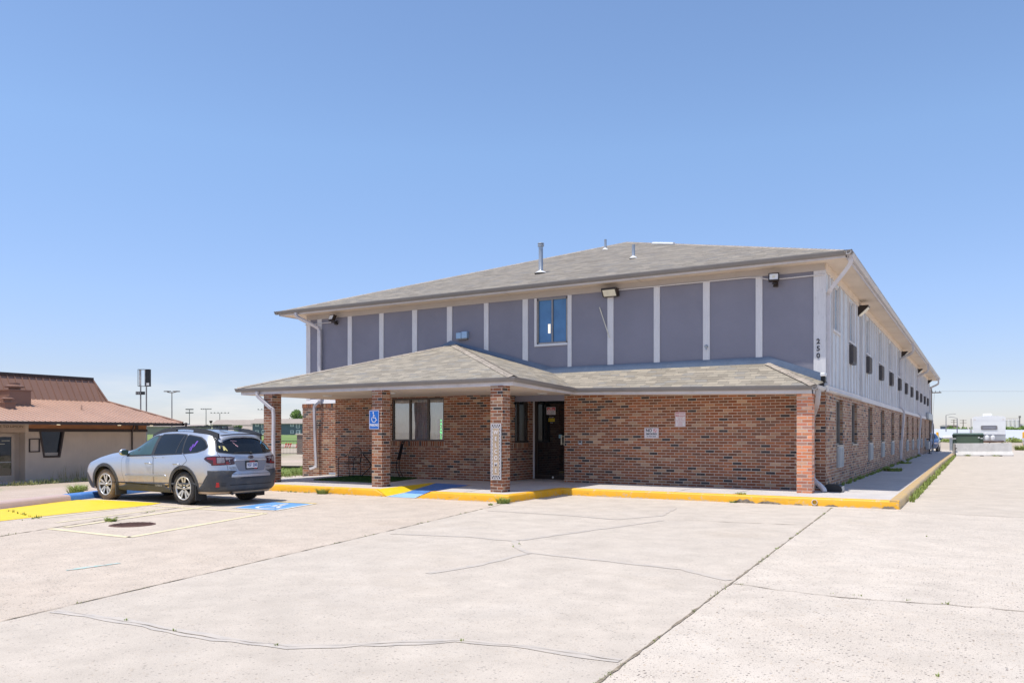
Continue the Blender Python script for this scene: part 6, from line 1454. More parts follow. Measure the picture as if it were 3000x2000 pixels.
t = thing('notice_board', 'small blue board fixed low on the leftmost stadium mast', 'board', (-322, 249, 3)); mb = MB(); mb.box((-325.2, 249.4, 3.4), (-322.6, 249.6, 6.2)); mb.build('board', M['flash'], t)
for x, y, z, r, lb in ((-102.9, 78.9, 3.0, .25, 'short dark street lamp left of the apartments'), (-149.5, 121.2, 4.3, .4, 'dark street lamp in front of the tan roofs')):
    t = thing('street_lamp', lb, 'street lamp', (x, y, -.5)); mb = MB(); mb.tube([(x, y, -.6), (x, y, z)], .08, 6); mb.build('pole', M['r_dark'], t); mb = MB(); mb.lathe([(0, z + .1), (r, z), (r * .6, z - .45), (.0, z - .5)], (x, y, 0), n=10); mb.build('lantern', M['r_dark'], t)

# ------------------------------------------------------------------ far left: hills, grass bank, apartments
def sector(name, p0, p1, rings, m, mat_):
    """terrain fan between pixel-free bearings p0..p1 (radians from +Y to -X) with (distance, height) rings"""
    mb = MB(); n = 60; vs = []
    for d, h in rings:
        for i in range(n + 1):
            a = p0 + (p1 - p0) * i / n; e = min(1, min(i, n - i) / 6); vs.append((-math.sin(a) * d, math.cos(a) * d, (h + m * math.sin(i * .55 + d) * .5) * e - .75 * (1 - e)))
    mb.mesh(vs, [(j * (n + 1) + i, j * (n + 1) + i + 1, (j + 1) * (n + 1) + i + 1, (j + 1) * (n + 1) + i) for j in range(len(rings) - 1) for i in range(n)], 0, True)
    return tag(mb.build(name, mat_), kind='structure')
M['bank'] = mat('green_bank', (.16, .235, .06), .95, 0, .3, .05, 1.5, 0, dirt=(.34, .30, .14), dirt_amt=.6)
M['hill'] = mat('dry_hill', (.30, .31, .17), .95, 0, .15, .01, .3, 0)
sector('grass_bank', R(35), R(62), [(165, -.85), (190, -.25), (225, .3), (260, .75), (300, .95), (420, 1.2)], .1, M['bank'])
sector('hills', R(34), R(66), [(420, 1.0), (560, 5.5), (700, 8.2), (1100, 9.0)], .7, M['hill'])
M['apt'] = mat('blue_green_siding', (.15, .175, .20), .8, 0, .06, .5, 20, .05)
M['apt_tan'] = mat('tan_siding', (.34, .30, .25), .8, 0, .06, .5, 20, .05)
M['apt_roof'] = mat('tan_shingles', (.36, .30, .255), .9, 0, .08, .5, 8, .1)
M['apt_win'] = glass_dark('apartment_glass', (.10, .15, .17), .1, .6)
# a house front runs along e (roughly parallel to the picture); n faces the camera
E_ = V((.85, .527, 0)).normalized(); Nn = V((E_.y, -E_.x, 0))
def house(label, o, L, D, z0, ze, zr, wins, wall, group=None, gable=True, pitch_over=.5, doors=()):
    """o: left front corner (x,y), length L along E_, depth D away from camera"""
    o = V((*o, 0)); t = thing('apartment_building', label, 'building', (o.x, o.y, z0), 0, group)
    P = lambda u, d, z: tuple(o + E_ * u - Nn * d + V((0, 0, z)))
    mb = MB(); mb.face([P(0, 0, z0), P(L, 0, z0), P(L, 0, ze), P(0, 0, ze)]); mb.face([P(L, 0, z0), P(L, D, z0), P(L, D, ze), P(L, D / 2, zr), P(L, 0, ze)]); mb.face([P(0, D, z0), P(0, 0, z0), P(0, 0, ze), P(0, D / 2, zr), P(0, D, ze)]); mb.face([P(L, D, z0), P(0, D, z0), P(0, D, ze), P(L, D, ze)]); mb.build('wall', wall, t)
    k = pitch_over; mb = MB(); sl = (zr - ze) / (D / 2)
    for a, b in (((-k, -k, ze - k * sl), (D / 2,)), ):
        mb.face([P(-k, -k, ze - k * sl + .1), P(L + k, -k, ze - k * sl + .1), P(L + k, D / 2, zr + .1), P(-k, D / 2, zr + .1)]); mb.face([P(-k, D + k, ze - k * sl + .1), P(-k, D / 2, zr + .1), P(L + k, D / 2, zr + .1), P(L + k, D + k, ze - k * sl + .1)])
        mb.face([P(-k, -k, ze - k * sl - .15), P(L + k, -k, ze - k * sl - .15), P(L + k, -k, ze - k * sl + .1), P(-k, -k, ze - k * sl + .1)])
    mb.build('roof', M['apt_roof'], t)
    for u, z, w, h in wins:
        fr = MB(); Q = lambda a, b, c, d, dep: fr.face([P(a, dep, b), P(c, dep, b), P(c, dep, d), P(a, dep, d)])
        Q(u - w / 2, z, u + w / 2, z + h, -.06); wn = fr.build('window', M['white'], t)
        pn = MB(); g = .2
        for a, b in ((z + g, z + h / 2 - .06), (z + h / 2 + .06, z + h - g)): pn.face([P(u - w / 2 + g, -.09, a), P(u + w / 2 - g, -.09, a), P(u + w / 2 - g, -.09, b), P(u - w / 2 + g, -.09, b)])
        pn.build('pane', M['apt_win'], wn)
    for u, w, h, m in doors:
        fr = MB(); fr.face([P(u - w / 2, -.07, z0), P(u + w / 2, -.07, z0), P(u + w / 2, -.07, z0 + h), P(u - w / 2, -.07, z0 + h)]); fr.build('door', m, t)
    return t
ws = [(u, z, w, h) for u, w, h2 in ((1.75, 1.3, 1.15), (4.1, 1.4, 1.75), (7.3, 1.3, 1.75), (14.8, 1.3, 1.2), (17.0, 1.4, 1.75)) for z, h in ((4.75 - h2 + .55, h2), (2.35 - min(h2, 1.3) + .35, min(h2, 1.3)))]
house('blue green two storey apartment block with white windows behind the brick pier', (-235.6, 209.8), 25, 9, .8, 5.35, 7.0, ws, M['apt'], doors=((4.3, 1.3, 2.2, M['white']), (17.2, 1.4, 2.0, M['white'])))
house('long tan roofed apartment row at the left of the blue green block', (-290, 236), 21, 14, .5, 5.5, 7.5, [(u, 3.4, 1.5, 1.5) for u in (2, 5, 8.5, 12, 15.5, 19)], M['apt_tan'])
house('tan roofed apartment wing joining the blue green block', (-257.2, 219.5), 18, 9, .5, 5.0, 6.9, [(3, 3.0, 1.5, 1.4), (8, 3.0, 1.5, 1.4)], M['apt_tan'])
house('low tan roofed garage wing before the blue green block', (-246, 206), 12, 8, .5, 2.7, 4.3, [], M['apt'])
house('flat pale shed row at the far left of the apartments', (-318, 221), 26, 12, .3, 4.6, 5.4, [], M['apt_tan'])
# ornamental iron fence with brick pillar
t = thing('iron_fence', 'black iron railing fence left of the dark brick gate pillar', 'fence', (-54.5, 51.5, -.45))
a, b = V((-62, 47.4, -.45)), V((-52.9, 52.5, -.45)); d = (b - a); L = d.length; d.normalize(); mb = MB()
for z in (.08, .62, 1.17): mb.tube([a + V((0, 0, z)), b + V((0, 0, z))], .022, 4)
mb.build('rail', M['black'], t); mb = MB(); k = int(L / .13)
for i in range(k): p = a + d * (L * i / k); mb.tube([p, p + V((0, 0, 1.24))], .011, 4)
mb.build('picket', M['black'], t)
for i in range(5): p = a + d * (L * i / 4.0); mb = MB(); mb.tube([p, p + V((0, 0, 1.32))], .04, 4); mb.build('post', M['black'], t)
t = thing('gate_pillar', 'dark brick gate pillar at the end of the iron fence', 'pillar', (-52.6, 52.7, -.45)); mb = MB(); mb.box((-52.95, 52.25, -.45), (-52.1, 53.2, 1.3)); mb.build('shaft', M['brick_dark'], t); mb = MB(); mb.box((-53.05, 52.15, 1.3), (-52.0, 53.3, 1.42)); mb.build('cap', M['smooth'], t)
t = thing('banner', 'red lettered banner tied to the iron fence', 'banner', (-54, 51.9, .2)); mb = MB()
for o, w in ((-1.3, .62), (-.3, .35)):
    p = b + d * o + V((.1, -.15, 0))
    for i in range(3):
        q = p + d * (i * w / 3); mb.tube(bez([q + V((0, 0, .58 + .1 * (i % 2))), q + d * .12 + V((0, 0, .75)), q + d * .2 + V((0, 0, 1.0)), q + d * .05 + V((0, 0, .85))], 4), .035, 5)
mb.build('lettering', M['red'], t)
# ------------------------------------------------------------------ trees
M['lf_dark'] = leaf_mat('conifer_leaf', (.06, .11, .03), (.24, .28, .09), 1.2); M['lf'] = leaf_mat('tree_leaf', (.08, .16, .035), (.26, .36, .10), .6); M['lf_or'] = leaf_mat('rusty_conifer_leaf', (.17, .17, .05), (.45, .32, .11), 1.0); M['bark'] = mat('bark', (.12, .085, .06), .9, 0, .2, 3, 30, .4)
def tree(label, x, y, z, h, r, n, size, m, seed, conif=False):
    rg = random.Random(seed); t = thing('tree', label, 'tree', (x, y, z)); mb = MB(); mb.tube([(x, y, z), (x + r * .05, y, z + h * .5), (x, y + r * .04, z + h * .9)], [h * .03, h * .022, h * .006], 7)
    for k in range(9):
        a = k * 2.4; zz = z + h * (.3 + .06 * k); rr = r * (.8 if not conif else .9 - .09 * k); mb.tube([(x, y, zz), (x + math.cos(a) * rr * .8, y + math.sin(a) * rr * .8, zz + h * .08)], [h * .010, h * .003], 5)
    mb.build('trunk', M['bark'], t); mb = MB()
    for k in range(26):
        f = rg.random()
        if conif: zz = z + h * (.12 + .86 * f); rr = r * (1.05 - f) * rg.uniform(.35, .95); cr = r * .33 * (1.15 - f)
        else: zz = z + h * (.42 + .5 * f); rr = r * math.sqrt(max(.05, 1 - (2 * f - .9) ** 2)) * rg.uniform(.2, .85); cr = r * rg.uniform(.22, .42)
        a = rg.uniform(0, 6.28); leaves(mb, (x + math.cos(a) * rr, y + math.sin(a) * rr, zz), (cr, cr, cr * .75), n // 26, size, rg)
    mb.build('crown', m, t)
tree('small yellow green pine in front of the blue green apartments', -69.9, 64.2, -.6, 2.55, .95, 2600, .055, M['lf_or'], 3, True)
tree('bushy green tree beside the low garage wing', -216.0, 186.2, -.3, 5.0, 1.8, 1600, .16, M['lf'], 5)
tree('large leafy tree rising behind the blue green apartment roof', -238.5, 235, 0, 11.2, 4.3, 3000, .30, M['lf'], 8)

# ------------------------------------------------------------------ right background
t = thing('concrete_barrier', 'long pale concrete traffic barrier across the end of the driveway', 'barrier', (.2, 57.9, 0))
bl, br = V((-1.30, 57.2, 0)), V((1.78, 58.9, 0)); d = (br - bl); L = d.length; d.normalize(); n = V((d.y, -d.x, 0))
prof = [(-.30, 0), (.30, 0), (.30, .08), (.14, .30), (.08, .80), (-.08, .80), (-.14, .30), (-.30, .08)]
mb = MB(); q0 = [bl + n * a + V((0, 0, z)) for a, z in prof]; q1 = [br + n * a + V((0, 0, z * 1.02)) for a, z in prof]; k = len(prof)
mb.mesh(q0 + q1, [(i, (i + 1) % k, k + (i + 1) % k, k + i) for i in range(k)]); mb.face(q0[::-1]); mb.face(q1); mb.build('wall', concrete_mat('barrier_concrete', (.72, .685, .635), .1, .2, pale=(.78,.75,.7)), t)
for o in (1.55, 3.0 - .3):
    p = bl + d * (o * L / 3.5) + n * .302; mb = MB(); mb.face([p - d * .13 + V((0, 0, .004)), p + d * .13 + V((0, 0, .004)), p + d * .09 + V((0, 0, .05)), p - d * .09 + V((0, 0, .05))]); mb.build('lifting_slot', M['dark'], t)
p = bl + n * .2 - d * .03; mb = MB(); mb.tube([p + V((0, 0, .05)), p + V((0, 0, .75))], .022, 6); mb.tube([p + V((0, 0, .45)) - d * .02, p + V((0, 0, .50)) + d * .1], .03, 6); mb.box((p.x - .09, p.y - .06, .02), (p.x + .09, p.y + .06, .07)); mb.build('pin', M['frame_dk'], t)
t = thing('dumpster', 'green metal dumpster standing behind the concrete barrier', 'dumpster', (-.7, 64.5, 0)); G_ = mat('green_dumpster', (.075, .115, .075), .6, .1, .12, 2, 40, .1, dirt=(.18, .16, .12), dirt_amt=.5)
mb = MB(); x0, x1, y0 = -1.54, .33, 63.9
mb.prism([(y0, .12), (y0, 1.22), (y0 + .1, 1.32), (y0 + 1.5, 1.45), (y0 + 1.5, .12)], 'x', x0, x1); mb.build('bin', G_, t)
mb = MB(); mb.box((x0 + .24, y0 - .05, .2), (x1 - .24, y0, 1.24)); 
for x in (x0 + .1, x1 - .16): mb.box((x, y0 - .03, .15), (x + .06, y0, 1.2))
mb.build('front_panel', mat('green_panel', (.10, .145, .10), .6, .1, .1, 2, 40, .1), t)
mb = MB(); mb.box((x0 - .03, y0 - .06, 1.24), (x1 + .03, y0 + 1.5, 1.30)); mb.box((x0 - .02, y0 - .02, 1.3), (x1 + .02, y0 + 1.5, 1.345)); mb.build('lid', mat('dark_green_lid', (.03, .045, .035), .6), t)
for a, b in (((x0 - .02, y0 - .07, 1.03), (x0 + .22, y0 - .05, 1.09)), ((x1 - .18, y0 - .07, 1.05), (x1 - .03, y0 - .05, 1.11)), ((x1 - .33, y0 - .07, 1.10), (x1 - .22, y0 - .05, 1.18))): mb = MB(); mb.box(a, b); mb.build('label_patch', M['white'], t)
# travel trailer
t = thing('travel_trailer', 'white travel trailer with two propane tanks parked behind the dumpster', 'trailer', (.75, 75, 0)); W_ = mat('trailer_white', (.87, .865, .84), .4, 0, .03, 1, 30, .03)
a, b = -.38, 1.90; yf = 74.6
mb = MB(); mb.prism([(a, 1.35), (b, 1.35), (b, 2.72), (b - .15, 2.80), ((a + b) / 2, 2.84), (a + .15, 2.78), (a, 2.70)], 'y', yf, yf + 6.5); mb.build('body', W_, t)
mb = MB(); mb.box((a, yf + .02, .80), (b, yf + 6.4, 1.35)); mb.build('skirt', mat('trailer_skirt', (.50, .50, .50), .4, .4, .05), t)
mb = MB(); mb.box((a, yf - .012, 1.35), (b, yf, 1.385)); 
for z in (1.6, 1.78, 2.4, 2.52): mb.box((a + .02, yf - .004, z), (b - .02, yf, z + .008))
mb.build('trim_strip', M['sign_white'], t)
mb = MB(); mb.prism(round_poly([(a + .58, 1.72), (b - .56, 1.72), (b - .56, 2.06), (a + .58, 2.06)], .09), 'y', yf - .03, yf + .01); wn = mb.build('window', M['gutter'], t)
mb = MB(); mb.prism(round_poly([(a + .70, 1.77), (b - .66, 1.77), (b - .66, 2.02), (a + .70, 2.02)], .05), 'y', yf - .035, yf - .03); mb.build('pane', mat('louvre_glass', (.20, .20, .24), .3), wn)
mb = MB()
for z in (1.81, 1.87, 1.93): mb.box((a + .74, yf - .038, z), (b - .70, yf - .035, z + .008))
mb.build('louvre', M['white'], wn)
mb = MB(); mb.box((a + .72, yf + .8, 2.80), (b - .92, yf + 1.8, 3.03), bev=.06); mb.build('roof_air_conditioner', W_, t)
for x in (.63, 1.03):
    mb = MB(); mb.lathe([(0, .87), (.14, .88), (.155, .95), (.155, 1.16), (.12, 1.24), (.05, 1.27), (.05, 1.3), (0, 1.3)], (x, yf - .3, 0), n=16); mb.build('propane_tank', M['white'], t, sharp=40)
mb = MB(); mb.tube([(a + .1, yf + .1, .80), (.8, yf - 1.0, .74), (b - .1, yf + .1, .80)], .05, 4, sq=(.1, .1)); mb.box((a + .3, yf - .1, .72), (b - .2, yf + .05, .82)); mb.build('hitch_frame', mat('rusty_frame', (.14, .075, .05), .9), t)
mb = MB(); mb.tube([(.8, yf - .95, .74), (.8, yf - .95, 0)], .04, 6); mb.build('jack', M['black'], t)
for sx in (a + .15, b - .15): mb = MB(); mb.lathe([(0, -.1), (.3, -.1), (.33, -.06), (.33, .06), (.3, .1), (0, .1)], (sx, yf + 3.6, .33), 'x', 20); mb.build('wheel', M['tyre'], t)
for x in (a + .17, b - .17): mb = MB(); mb.box((x - .035, yf - .015, 2.52), (x + .035, yf, 2.55)); mb.build('marker_light', mat('amber_marker', (.62, .32, .10), .4), t)
mb = MB(); mb.tube([(a - .10, yf, 1.3), (a - .10, yf, 2.6)], .03, 6); mb.box((a - .2, yf, 1.4), (a - .03, yf + .3, 1.75)); mb.build('awning_arm', M['gutter_pale'], t)
# blue car beyond the far corner (simple body from the same lofting code)
SED = dict(xa=-1.0, xb=3.5, z0=.24, trr=.5, trf=.8, pr=2.6, pf=2.4, kr=.87, ns=60,
    zt=[(-1, .98), (-.6, 1.05), (-.3, 1.2), (.2, 1.40), (.8, 1.45), (1.3, 1.40), (1.8, 1.18), (2.1, 1.04), (2.6, .98), (3.2, .88), (3.5, .74)], zb=[(-1, .93), (0, .96), (1.8, .94), (2.6, .88), (3.5, .66)],
    wr=[(-1, .6), (.5, .58), (1.8, .62), (2.3, .66), (3.5, .55)], wb=[(-1, .82), (1, .85), (3.5, .78)], wm=[(-1, .88), (1, .89), (3.5, .86)], xr=[(.2, -.9), (.5, -1.0), (.9, -.96), (1.4, -.6)], xf=[(.2, 3.3), (.45, 3.48), (.6, 3.5), (.75, 3.42), (.9, 3.2), (1.4, 3.0)])
def sedan(label, paint, loc, rz):
    t = local_thing('parked_car', label, 'car'); bm = make_body(SED); s_ = Skin(BVHTree.FromBMesh(bm)); wx = [(0, .32), (2.6, .32)]; me = carve(bm, wx, .36)
    mb = MB(); mb.mesh([v.co.copy() for v in me.vertices], [tuple(p.vertices) for p in me.polygons]); mb.build('body', paint, t, sharp=32)
    for v in 'LR':
        mb = MB(); s_.add(mb, round_poly([(1.7, .98), (.1, 1.0), (.15, 1.28), (.6, 1.36), (1.15, 1.33)], .05), v, .006); mb.build('window', M['cglass'], t)
        mb = MB(); s_.add(mb, round_poly([(2.75, .70), (3.2, .72), (3.38, .64), (3.3, .58), (3.0, .60)], .03), v, .006); mb.build('headlight', M['lamp_clear'], t)
        sg = 1 if v == 'L' else -1; mb = MB(); mb.box((1.62, sg * .86, .94), (1.74, sg * 1.05, 1.06), bev=.03); mb.build('mirror', paint, t)
        wheel(t, 0, sg * .76, sg, M['tyre'], .315, .2); wheel(t, 2.6, sg * .76, sg, M['tyre'], .315, .2)
    mb = MB(); s_.add(mb, round_poly([(1.35, -.5), (2.0, -.64), (2.02, .64), (1.35, .5)], .06), 'T', .006); mb.build('windscreen', M['cglass'], t)
    mb = MB(); s_.add(mb, round_poly([(-.42, .34), (.42, .34), (.50, .56), (-.50, .56)], .05), 'F', .008); mb.build('grille', M['rubber'], t)
    t.location = loc; t.rotation_euler = (0, 0, rz); return t
sedan('dark blue car parked head on beyond the far brick corner', mat('blue_car_paint', (.05, .09, .20), .25, .5, .05, 3, 60, 0, coat=.6), (-3.52, 73.6, .004), R(-90))
sedan('silver blue car at the right edge by the yellow bollard', mat('pale_car_paint', (.42, .48, .55), .25, .5, .05, 3, 60, 0, coat=.6), (4.6, 90, .0), R(-84))
for x, y, lb in ((-3.95, 101.9, 'yellow bollard behind the blue car'), (3.98, 95, 'yellow bollard at the right edge of the lot')):
    t = thing('bollard', lb, 'bollard', (x, y, 0), 0, 'yellow bollards'); mb = MB(); mb.lathe([(.13, 0), (.13, 1.5), (.10, 1.57), (0, 1.6)], (x, y, 0), n=14); mb.build('post', M['yellow'], t, sharp=40)
t = thing('tank', 'pale rounded tank on a stand left of the dumpster', 'tank', (-2.1, 76, 0)); mb = MB(); mb.lathe([(0, -.5), (.10, -.45), (.13, -.3), (.13, .3), (.1, .45), (0, .5)], (-2.1, 76, 1.10), 'x', 14); mb.build('shell', M['white'], t, sharp=40); mb = MB(); mb.box((-2.05, 75.9, 0), (-1.75, 76.2, 1.2)); mb.build('stand', M['steel'], t)
# light band of raised pale roadway, fields, poles
rd = MB(); rd.face([(-24, 205, -.02), (28, 205, -.02), (30, 236, .75), (-26, 236, .9)]); rd.face([(-26, 236, .9), (30, 236, .75), (36, 312, 2.3), (-32, 312, 3.35)]); tag(rd.build('road', mat('raised_roadway', (.52, .53, .56), .7, 0, .03, .02, .4, 0)), kind='structure')
fd = MB(); fd.face([(-60, 320, 2.2), (80, 320, 1.9), (120, 900, 3.6), (-120, 900, 3.6)]); tag(fd.build('field', mat('golden_field', (.38, .33, .16), .95, 0, .2, .02, .5, 0)), kind='structure')
def bush_row(label, name, x0, x1, y, z, h, n, m, seed, size=.12, kind='stuff', depth=3):
    rg = random.Random(seed); mb = MB()
    for k in range(n):
        x = rg.uniform(x0, x1); hh = h * rg.uniform(.55, 1.1); leaves(mb, (x, y + rg.uniform(-depth, depth), z + hh * .4), (h * .6, h * .6, hh * .55), 90, size, rg, hollow=.1)
    return tag(mb.build(name, m), label, kind=kind)
bush_row(None, 'roadside_grass', -12, 16, 152, .0, 1.05, 95, leaf_mat('roadside_green', (.10, .16, .035), (.33, .38, .10), .3), 2, .13)
bush_row(None, 'distant_shrubs', -9, 4, 330, 2.3, 2.0, 22, M['lf'], 4, .35)
bush_row(None, 'distant_shrubs', 8, 30, 470, 3.0, 2.4, 16, M['lf'], 6, .4)
def lamp_arm(x, y, z0, z1, ax, label):
    t = thing('street_lamp', label, 'street lamp', (x, y, z0)); mb = MB(); mb.tube([(x, y, z0), (x, y, z1)], [.14, .09], 6); mb.build('pole', M['gutter'], t); mb = MB(); mb.tube(bez([(x, y, z1), (x + ax * .5, y, z1 + .25), (x + ax, y, z1 + .35)], 4), .06, 5); mb.build('arm', M['gutter'], t); mb = MB(); mb.box((x + ax - .3, y - .15, z1 + .28), (x + ax + .3, y + .15, z1 + .38)); mb.build('lamp_head', M['gutter'], t)
lamp_arm(-7.95, 261.7, 2.0, 6.75, 2.2, 'tall street lamp with its arm reaching right, left of the trailer'); lamp_arm(-4.5, 229, 1.0, 5.25, -1.6, 'street lamp with its arm reaching left, nearest the trailer')
for x, y, h, lb in ((-6.4, 459.5, 8.4, 'distant utility pole rising from the shrubs left of the trailer'), (-11.4, 500, 9.2, 'distant utility pole with crossarms behind the street lamps')):
    t = thing('utility_pole', lb, 'utility pole', (x, y, 0)); mb = MB(); mb.tube([(x, y, 0), (x, y, h)], .17, 6); mb.build('pole', M['bark'], t); mb = MB()
    for z in (h - .4, h - 1.6): mb.box((x - 1.5, y - .1, z), (x + 1.5, y + .1, z + .18))
    mb.build('crossarm', M['bark'], t)
t = thing('utility_pole', 'utility pole crossarm showing past the far eave of the motel', 'utility pole', (-4.25, 96, 0)); mb = MB(); mb.tube([(-4.35, 96, 0), (-4.35, 96, 6.4)], .13, 8); mb.build('pole', M['bark'], t)
mb = MB(); mb.box((-5.2, 95.9, 5.72), (-3.35, 96.1, 5.82)); mb.build('crossarm', M['bark'], t)
for x in (-5.0, -4.2, -3.9, -3.5): mb = MB(); mb.lathe([(.03, 5.82), (.05, 5.9), (.02, 6.0), (0, 6.02)], (x, 96, 0), n=8); mb.build('insulator', M['steel'], t)
mb = MB(); mb.tube([(-4.0, 96, 5.8), (-4.25, 97, 2.0)], .012, 4); mb.tube([(-3.4, 96, 5.9), (30, 110, 5.6)], .010, 4); mb.build('wire', M['steel'], t)
def shed(label, x0, x1, y, z0, z1, zr, wall, roofm, d=20):
    t = thing('warehouse', label, 'building', ((x0 + x1) / 2, y, z0)); mb = MB(); mb.box((x0, y, z0), (x1, y + d, z1)); mb.build('wall', wall, t); mb = MB(); mb.prism([(x0 - .4, z1), (x1 + .4, z1), (x1 - .6, zr), (x0 + .6, zr)], 'y', y - .4, y + d); mb.build('roof', roofm, t)
shed('low blue grey building on the horizon past the brick corner', -14.3, -10.5, 397, 2.0, 4.6, 5.2, M['flash'], M['gutter_pale']); shed('brown roofed barn on the horizon between the street lamps', -10.4, -6.3, 343, 2.0, 3.5, 4.6, M['gutter_pale'], mat('barn_roof', (.22, .18, .165), .8))
shed('long white shed below the grain silos', 10.5, 30, 535, 3.0, 6.0, 6.9, M['white'], M['white'])
for i, x in enumerate((13.2, 15.2, 17.2, 19.2)):
    t = thing('grain_silo', '%s white grain silo counted from the trailer' % ORD[i], 'silo', (x, 533, 3), 0, 'white grain silos'); mb = MB(); mb.lathe([(.92, 3), (.92, 9.0)], (x, 533, 0), n=16); mb.build('tank', M['white'], t); mb = MB(); mb.lathe([(.98, 9.0), (.15, 9.75), (0, 9.8)], (x, 533, 0), n=16); mb.build('cone_roof', M['gutter_pale'], t)
t = thing('elevator_tower', 'thin dark grain elevator tower right of the silos', 'tower', (20.4, 533, 3)); mb = MB(); mb.box((20.1, 532.8, 3), (20.6, 533.3, 10.6)); mb.build('leg', M['gutter'], t); mb = MB(); mb.box((19.8, 532.6, 10.4), (20.9, 533.5, 11.5)); mb.box((12.5, 532.8, 9.9), (20.2, 533.1, 10.05)); mb.build('headhouse', M['gutter'], t)
# ------------------------------------------------------------------ weeds
def weed(label, x, y, z, r, h, n, seed, m=None, wid=.006, lean=1.4):
    h *= .72; n = int(n * 1.5); rg = random.Random(seed); mb = MB(); blades(mb, x, y, z, n, h, r, rg, wid, lean=lean)
    for _ in range(n // 6): a = rg.uniform(0, 6.28); rr = r * rg.random(); leaves(mb, (x + rr * math.cos(a), y + rr * math.sin(a), z + h * rg.uniform(.1, .6)), (.02, .02, .02), 2, h * .12, rg)
    return tag(mb.build('weed', m or M['grass']), label, 'weed')
weed('spiky green weed at the foot of the yellow kerb below the first piers', -13.15, 13.80, 0, .13, .19, 110, 1)
weed('round green weed at the kerb corner below the WELCOME sign', -8.22, 13.72, 0, .12, .17, 130, 2)
weed('tiny weed in the pavement joint near the kerb corner', -8.22, 13.25, 0, .04, .06, 30, 3)
weed('leafy dark weed spilling onto the shaded side walkway', -2.45, 29.3, S, .28, .16, 150, 4, wid=.016, lean=1.2)
weed('green weed at the base of the first long downspout', -2.7, 37.0, S, .3, .16, 120, 5, wid=.012)
weed('bushy weed on the worn kerb at the left edge', -17.0, 8.3, .1, .22, .30, 220, 6, wid=.008)
weed('small weed growing behind the worn kerb left of the blue paint', -18.6, 11.2, gz(-18.6), .16, .28, 120, 7)
weed('weed clump standing in the alley beyond the blue kerb', -20.3, 12.3, gz(-20.3), .2, .25, 140, 8)
weed('weed tuft in the pavement joint beside the painted box', -11.93, 7.75, 0, .08, .10, 60, 9)
weed('weed tuft at the foot of the concrete barrier, left half', -.55, 57.25, 0, .16, .22, 60, 10)
weed('weed tuft at the foot of the concrete barrier, right half', .95, 58.0, 0, .2, .16, 60, 11)
weed('green weed on the driveway right of the concrete barrier', 3.2, 80, 0, .5, .6, 160, 12, wid=.02)
weed('small weed sprouting from the kerb joint left of the corner pier', -4.2, 16.5, S, .10, .05, 60, 13, lean=1.5)
weed('small weed under the broken kerb edge', -4.3, 16.25, 0, .07, .07, 40, 14)
def stuff(name, m, fn): mb = MB(); fn(mb); return tag(mb.build(name, m), kind='stuff')
rg = random.Random(21)
def along(mb, a, b, n, h, jit, wid=.005, z=0, clump=1, k=5, gaps=.0):
    for i in range(n):
        t = rg.random(); 
        if math.sin(t * 37 + a[0] * 3) + math.sin(t * 91) < gaps * 2: continue
        blades(mb, a[0] + (b[0] - a[0]) * t + rg.uniform(-jit, jit), a[1] + (b[1] - a[1]) * t + rg.uniform(-jit, jit), z, k, h * rg.uniform(.4, 1.2), .02 * clump, rg, wid)
def j_(mb):
    for J, n, h, gp in ((J1, 150, .03, .2), (J2, 130, .022, .35), (J3, 200, .024, .1)): along(mb, (jx(*J, 2), 2), J[0], n, h, .012, .003, gaps=gp)
    along(mb, (-13.2, 7.0), (-13.9, 8.2), 14, .05, .02); along(mb, (-15.4, 7.9), (-13.3, 7.4), 30, .06, .03)
    along(mb, (-1.97, 7.456), (.05, 7.45), 14, .025, .02, .003)
    for x, y in ((-5.0, 8.75), (-4.95, 8.5), (-5.5, 3.69), (-4.9, 3.66), (-4.0, 3.76), (-3.0, 4.47), (-.2, 5.2), (-.6, 12.2), (.6, 10.5)): blades(mb, x, y, .006, 8, .02, .015, rg, .003)
stuff('joint_weeds', M['grass'], j_)
def k_(mb):
    along(mb, (-1.17, 18.2), (-1.2, 28), 420, .13, .05, .007, gaps=-.3); along(mb, (-1.18, 28), (-1.22, 55), 620, .15, .06, .010, gaps=-.2)
    along(mb, (-15.2, 13.82), (-13.6, 13.82), 60, .05, .03, gaps=.1); along(mb, (-13.6, 13.8), (-11.4, 13.84), 30, .03, .02, gaps=.2)
stuff('kerb_grass', M['grass'], k_)
def w_(mb):
    along(mb, (-2.8, 20.3), (-2.8, 34), 260, .10, .04, .010, S, gaps=-.1); along(mb, (-2.8, 34), (-2.8, 50), 120, .12, .05, .012, S)
stuff('wall_foot_weeds', M['grass'], w_)
def r_(mb):
    for _ in range(420): y = rg.uniform(17.5, 26); x = rx + 1.35 + rg.uniform(-.35, .55) + (.4 if y < 19.5 else 0); blades(mb, x, y, gz(x) - .01, 5, rg.uniform(.06, .24), .08, rg, .010)
stuff('roadside_weeds', leaf_mat('verge_green', (.20, .24, .08), (.48, .46, .22), 2), r_)
def s_(mb):
    for _ in range(120): y = rg.uniform(20.2, 26); x = rx + .7 + rg.uniform(-.4, .5); blades(mb, x, y, gz(x), 3, rg.uniform(.3, .95), .10, rg, .007, lean=.35)
stuff('dry_grass', M['straw'], s_)
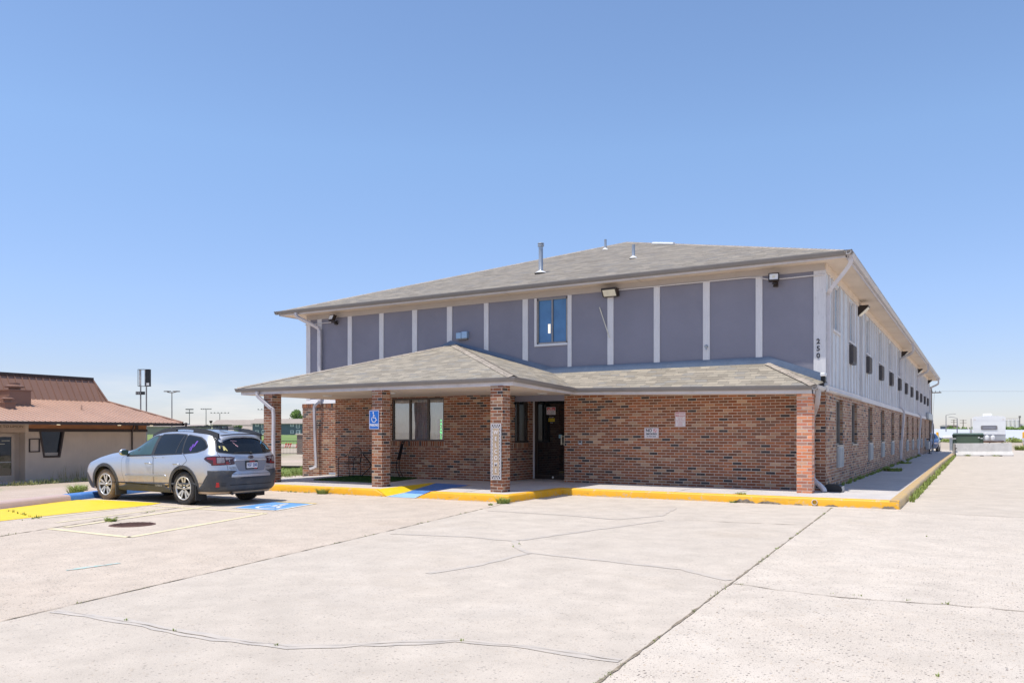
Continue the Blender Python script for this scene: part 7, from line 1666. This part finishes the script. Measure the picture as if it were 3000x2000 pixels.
def b_(mb):
    for _ in range(320): x = rg.uniform(-26, -18.3); y = rg.uniform(22, 40); blades(mb, x, y, gz(x) - .01, 7, rg.uniform(.05, .18), .25, rg, .012, lean=1)
    for _ in range(500): x = rg.uniform(-34, -26); y = x * -.93 + rg.uniform(-1.5, 1.5) + 1; blades(mb, x, y, gz(x) - .01, 8, rg.uniform(.1, .3), .3, rg, .02, lean=1)
    for _ in range(80): x = rg.uniform(-20.5, -18.4); y = rg.uniform(15.5, 20); blades(mb, x, y, gz(x) - .01, 6, rg.uniform(.03, .12), .12, rg, .008, lean=1)
stuff('verge_weeds', leaf_mat('verge_weed', (.12, .19, .045), (.36, .42, .13), 1), b_)

# ------------------------------------------------------------------ light, sky, camera
sc = bpy.context.scene
sd = V((.155, .25, -1)).normalized()
sun = bpy.data.lights.new('sun', 'SUN'); sun.energy = SUN_E; sun.angle = R(.53); sun.color = (1.0, .955, .88)
so = bpy.data.objects.new('sun', sun); C.objects.link(so); so.rotation_euler = sd.to_track_quat('-Z', 'Y').to_euler(); so.location = (-10, -20, 60)
wd = bpy.data.worlds.new('World'); sc.world = wd; wd.use_nodes = True; nt = wd.node_tree; T_ = NT(nt); bg = nt.nodes['Background']
sky = T_.n('ShaderNodeTexSky', sky_type='NISHITA'); sky.sun_disc = False; sky.sun_elevation = math.asin(-sd.z); sky.sun_rotation = math.atan2(-sd.x, -sd.y)
sky.altitude = 1600; sky.air_density = 1.0; sky.dust_density = 1.2; sky.ozone_density = 1.0
tc = T_.n('ShaderNodeTexCoord'); sp_ = T_.n('ShaderNodeSeparateXYZ'); T_.put(sp_.inputs[0], tc.outputs['Generated'])
cl = T_.noise(T_.mapv(tc.outputs['Generated'], (5, 5, 34)), 1, 6, .6); low = T_.ramp(sp_.outputs[2], [(.0, .8), (.035, .9), (.075, 0.0)])
side = T_.ramp(T_.m('MULTIPLY', sp_.outputs[0], -1.0), [(.35, 0.05), (.62, 1.0)])
cm = T_.m('MULTIPLY', T_.m('MULTIPLY', T_.ramp(cl, [(.44, 0.0), (.66, 1.0)]), low), side)
grade = T_.ramp(sp_.outputs[2], [(0, (.59, .56, .65)), (.07, (.63, .60, .68)), (.16, (.76, .76, .84)), (.33, (.92, .97, 1.0)), (.6, (.90, .95, 1.0))])
skyc = T_.mix(1.0, sky.outputs[0], grade, 'MULTIPLY'); skyc = T_.mix(1.0, skyc, (1.42, 1.41, 1.42), 'MULTIPLY')
T_.put(bg.inputs['Color'], T_.mix(T_.m('MULTIPLY', cm, .75), skyc, (6.3, 6.2, 6.1)))
bg.inputs['Strength'].default_value = SKY_S
cd = bpy.data.cameras.new('camera'); cd.sensor_width = 36; cd.lens = 2337 / 3000 * 36; cd.shift_y = 270 / 3000; cd.clip_end = 20000; cd.clip_start = .05
co = bpy.data.objects.new('camera', cd); C.objects.link(co); co.location = (0, 0, 1.40); co.rotation_euler = (R(90), 0, R(30.29)); sc.camera = co
sc.view_settings.view_transform = 'Standard'; sc.view_settings.look = 'None'; sc.view_settings.exposure = 0; sc.view_settings.gamma = 1
sc.cycles.max_bounces = 8
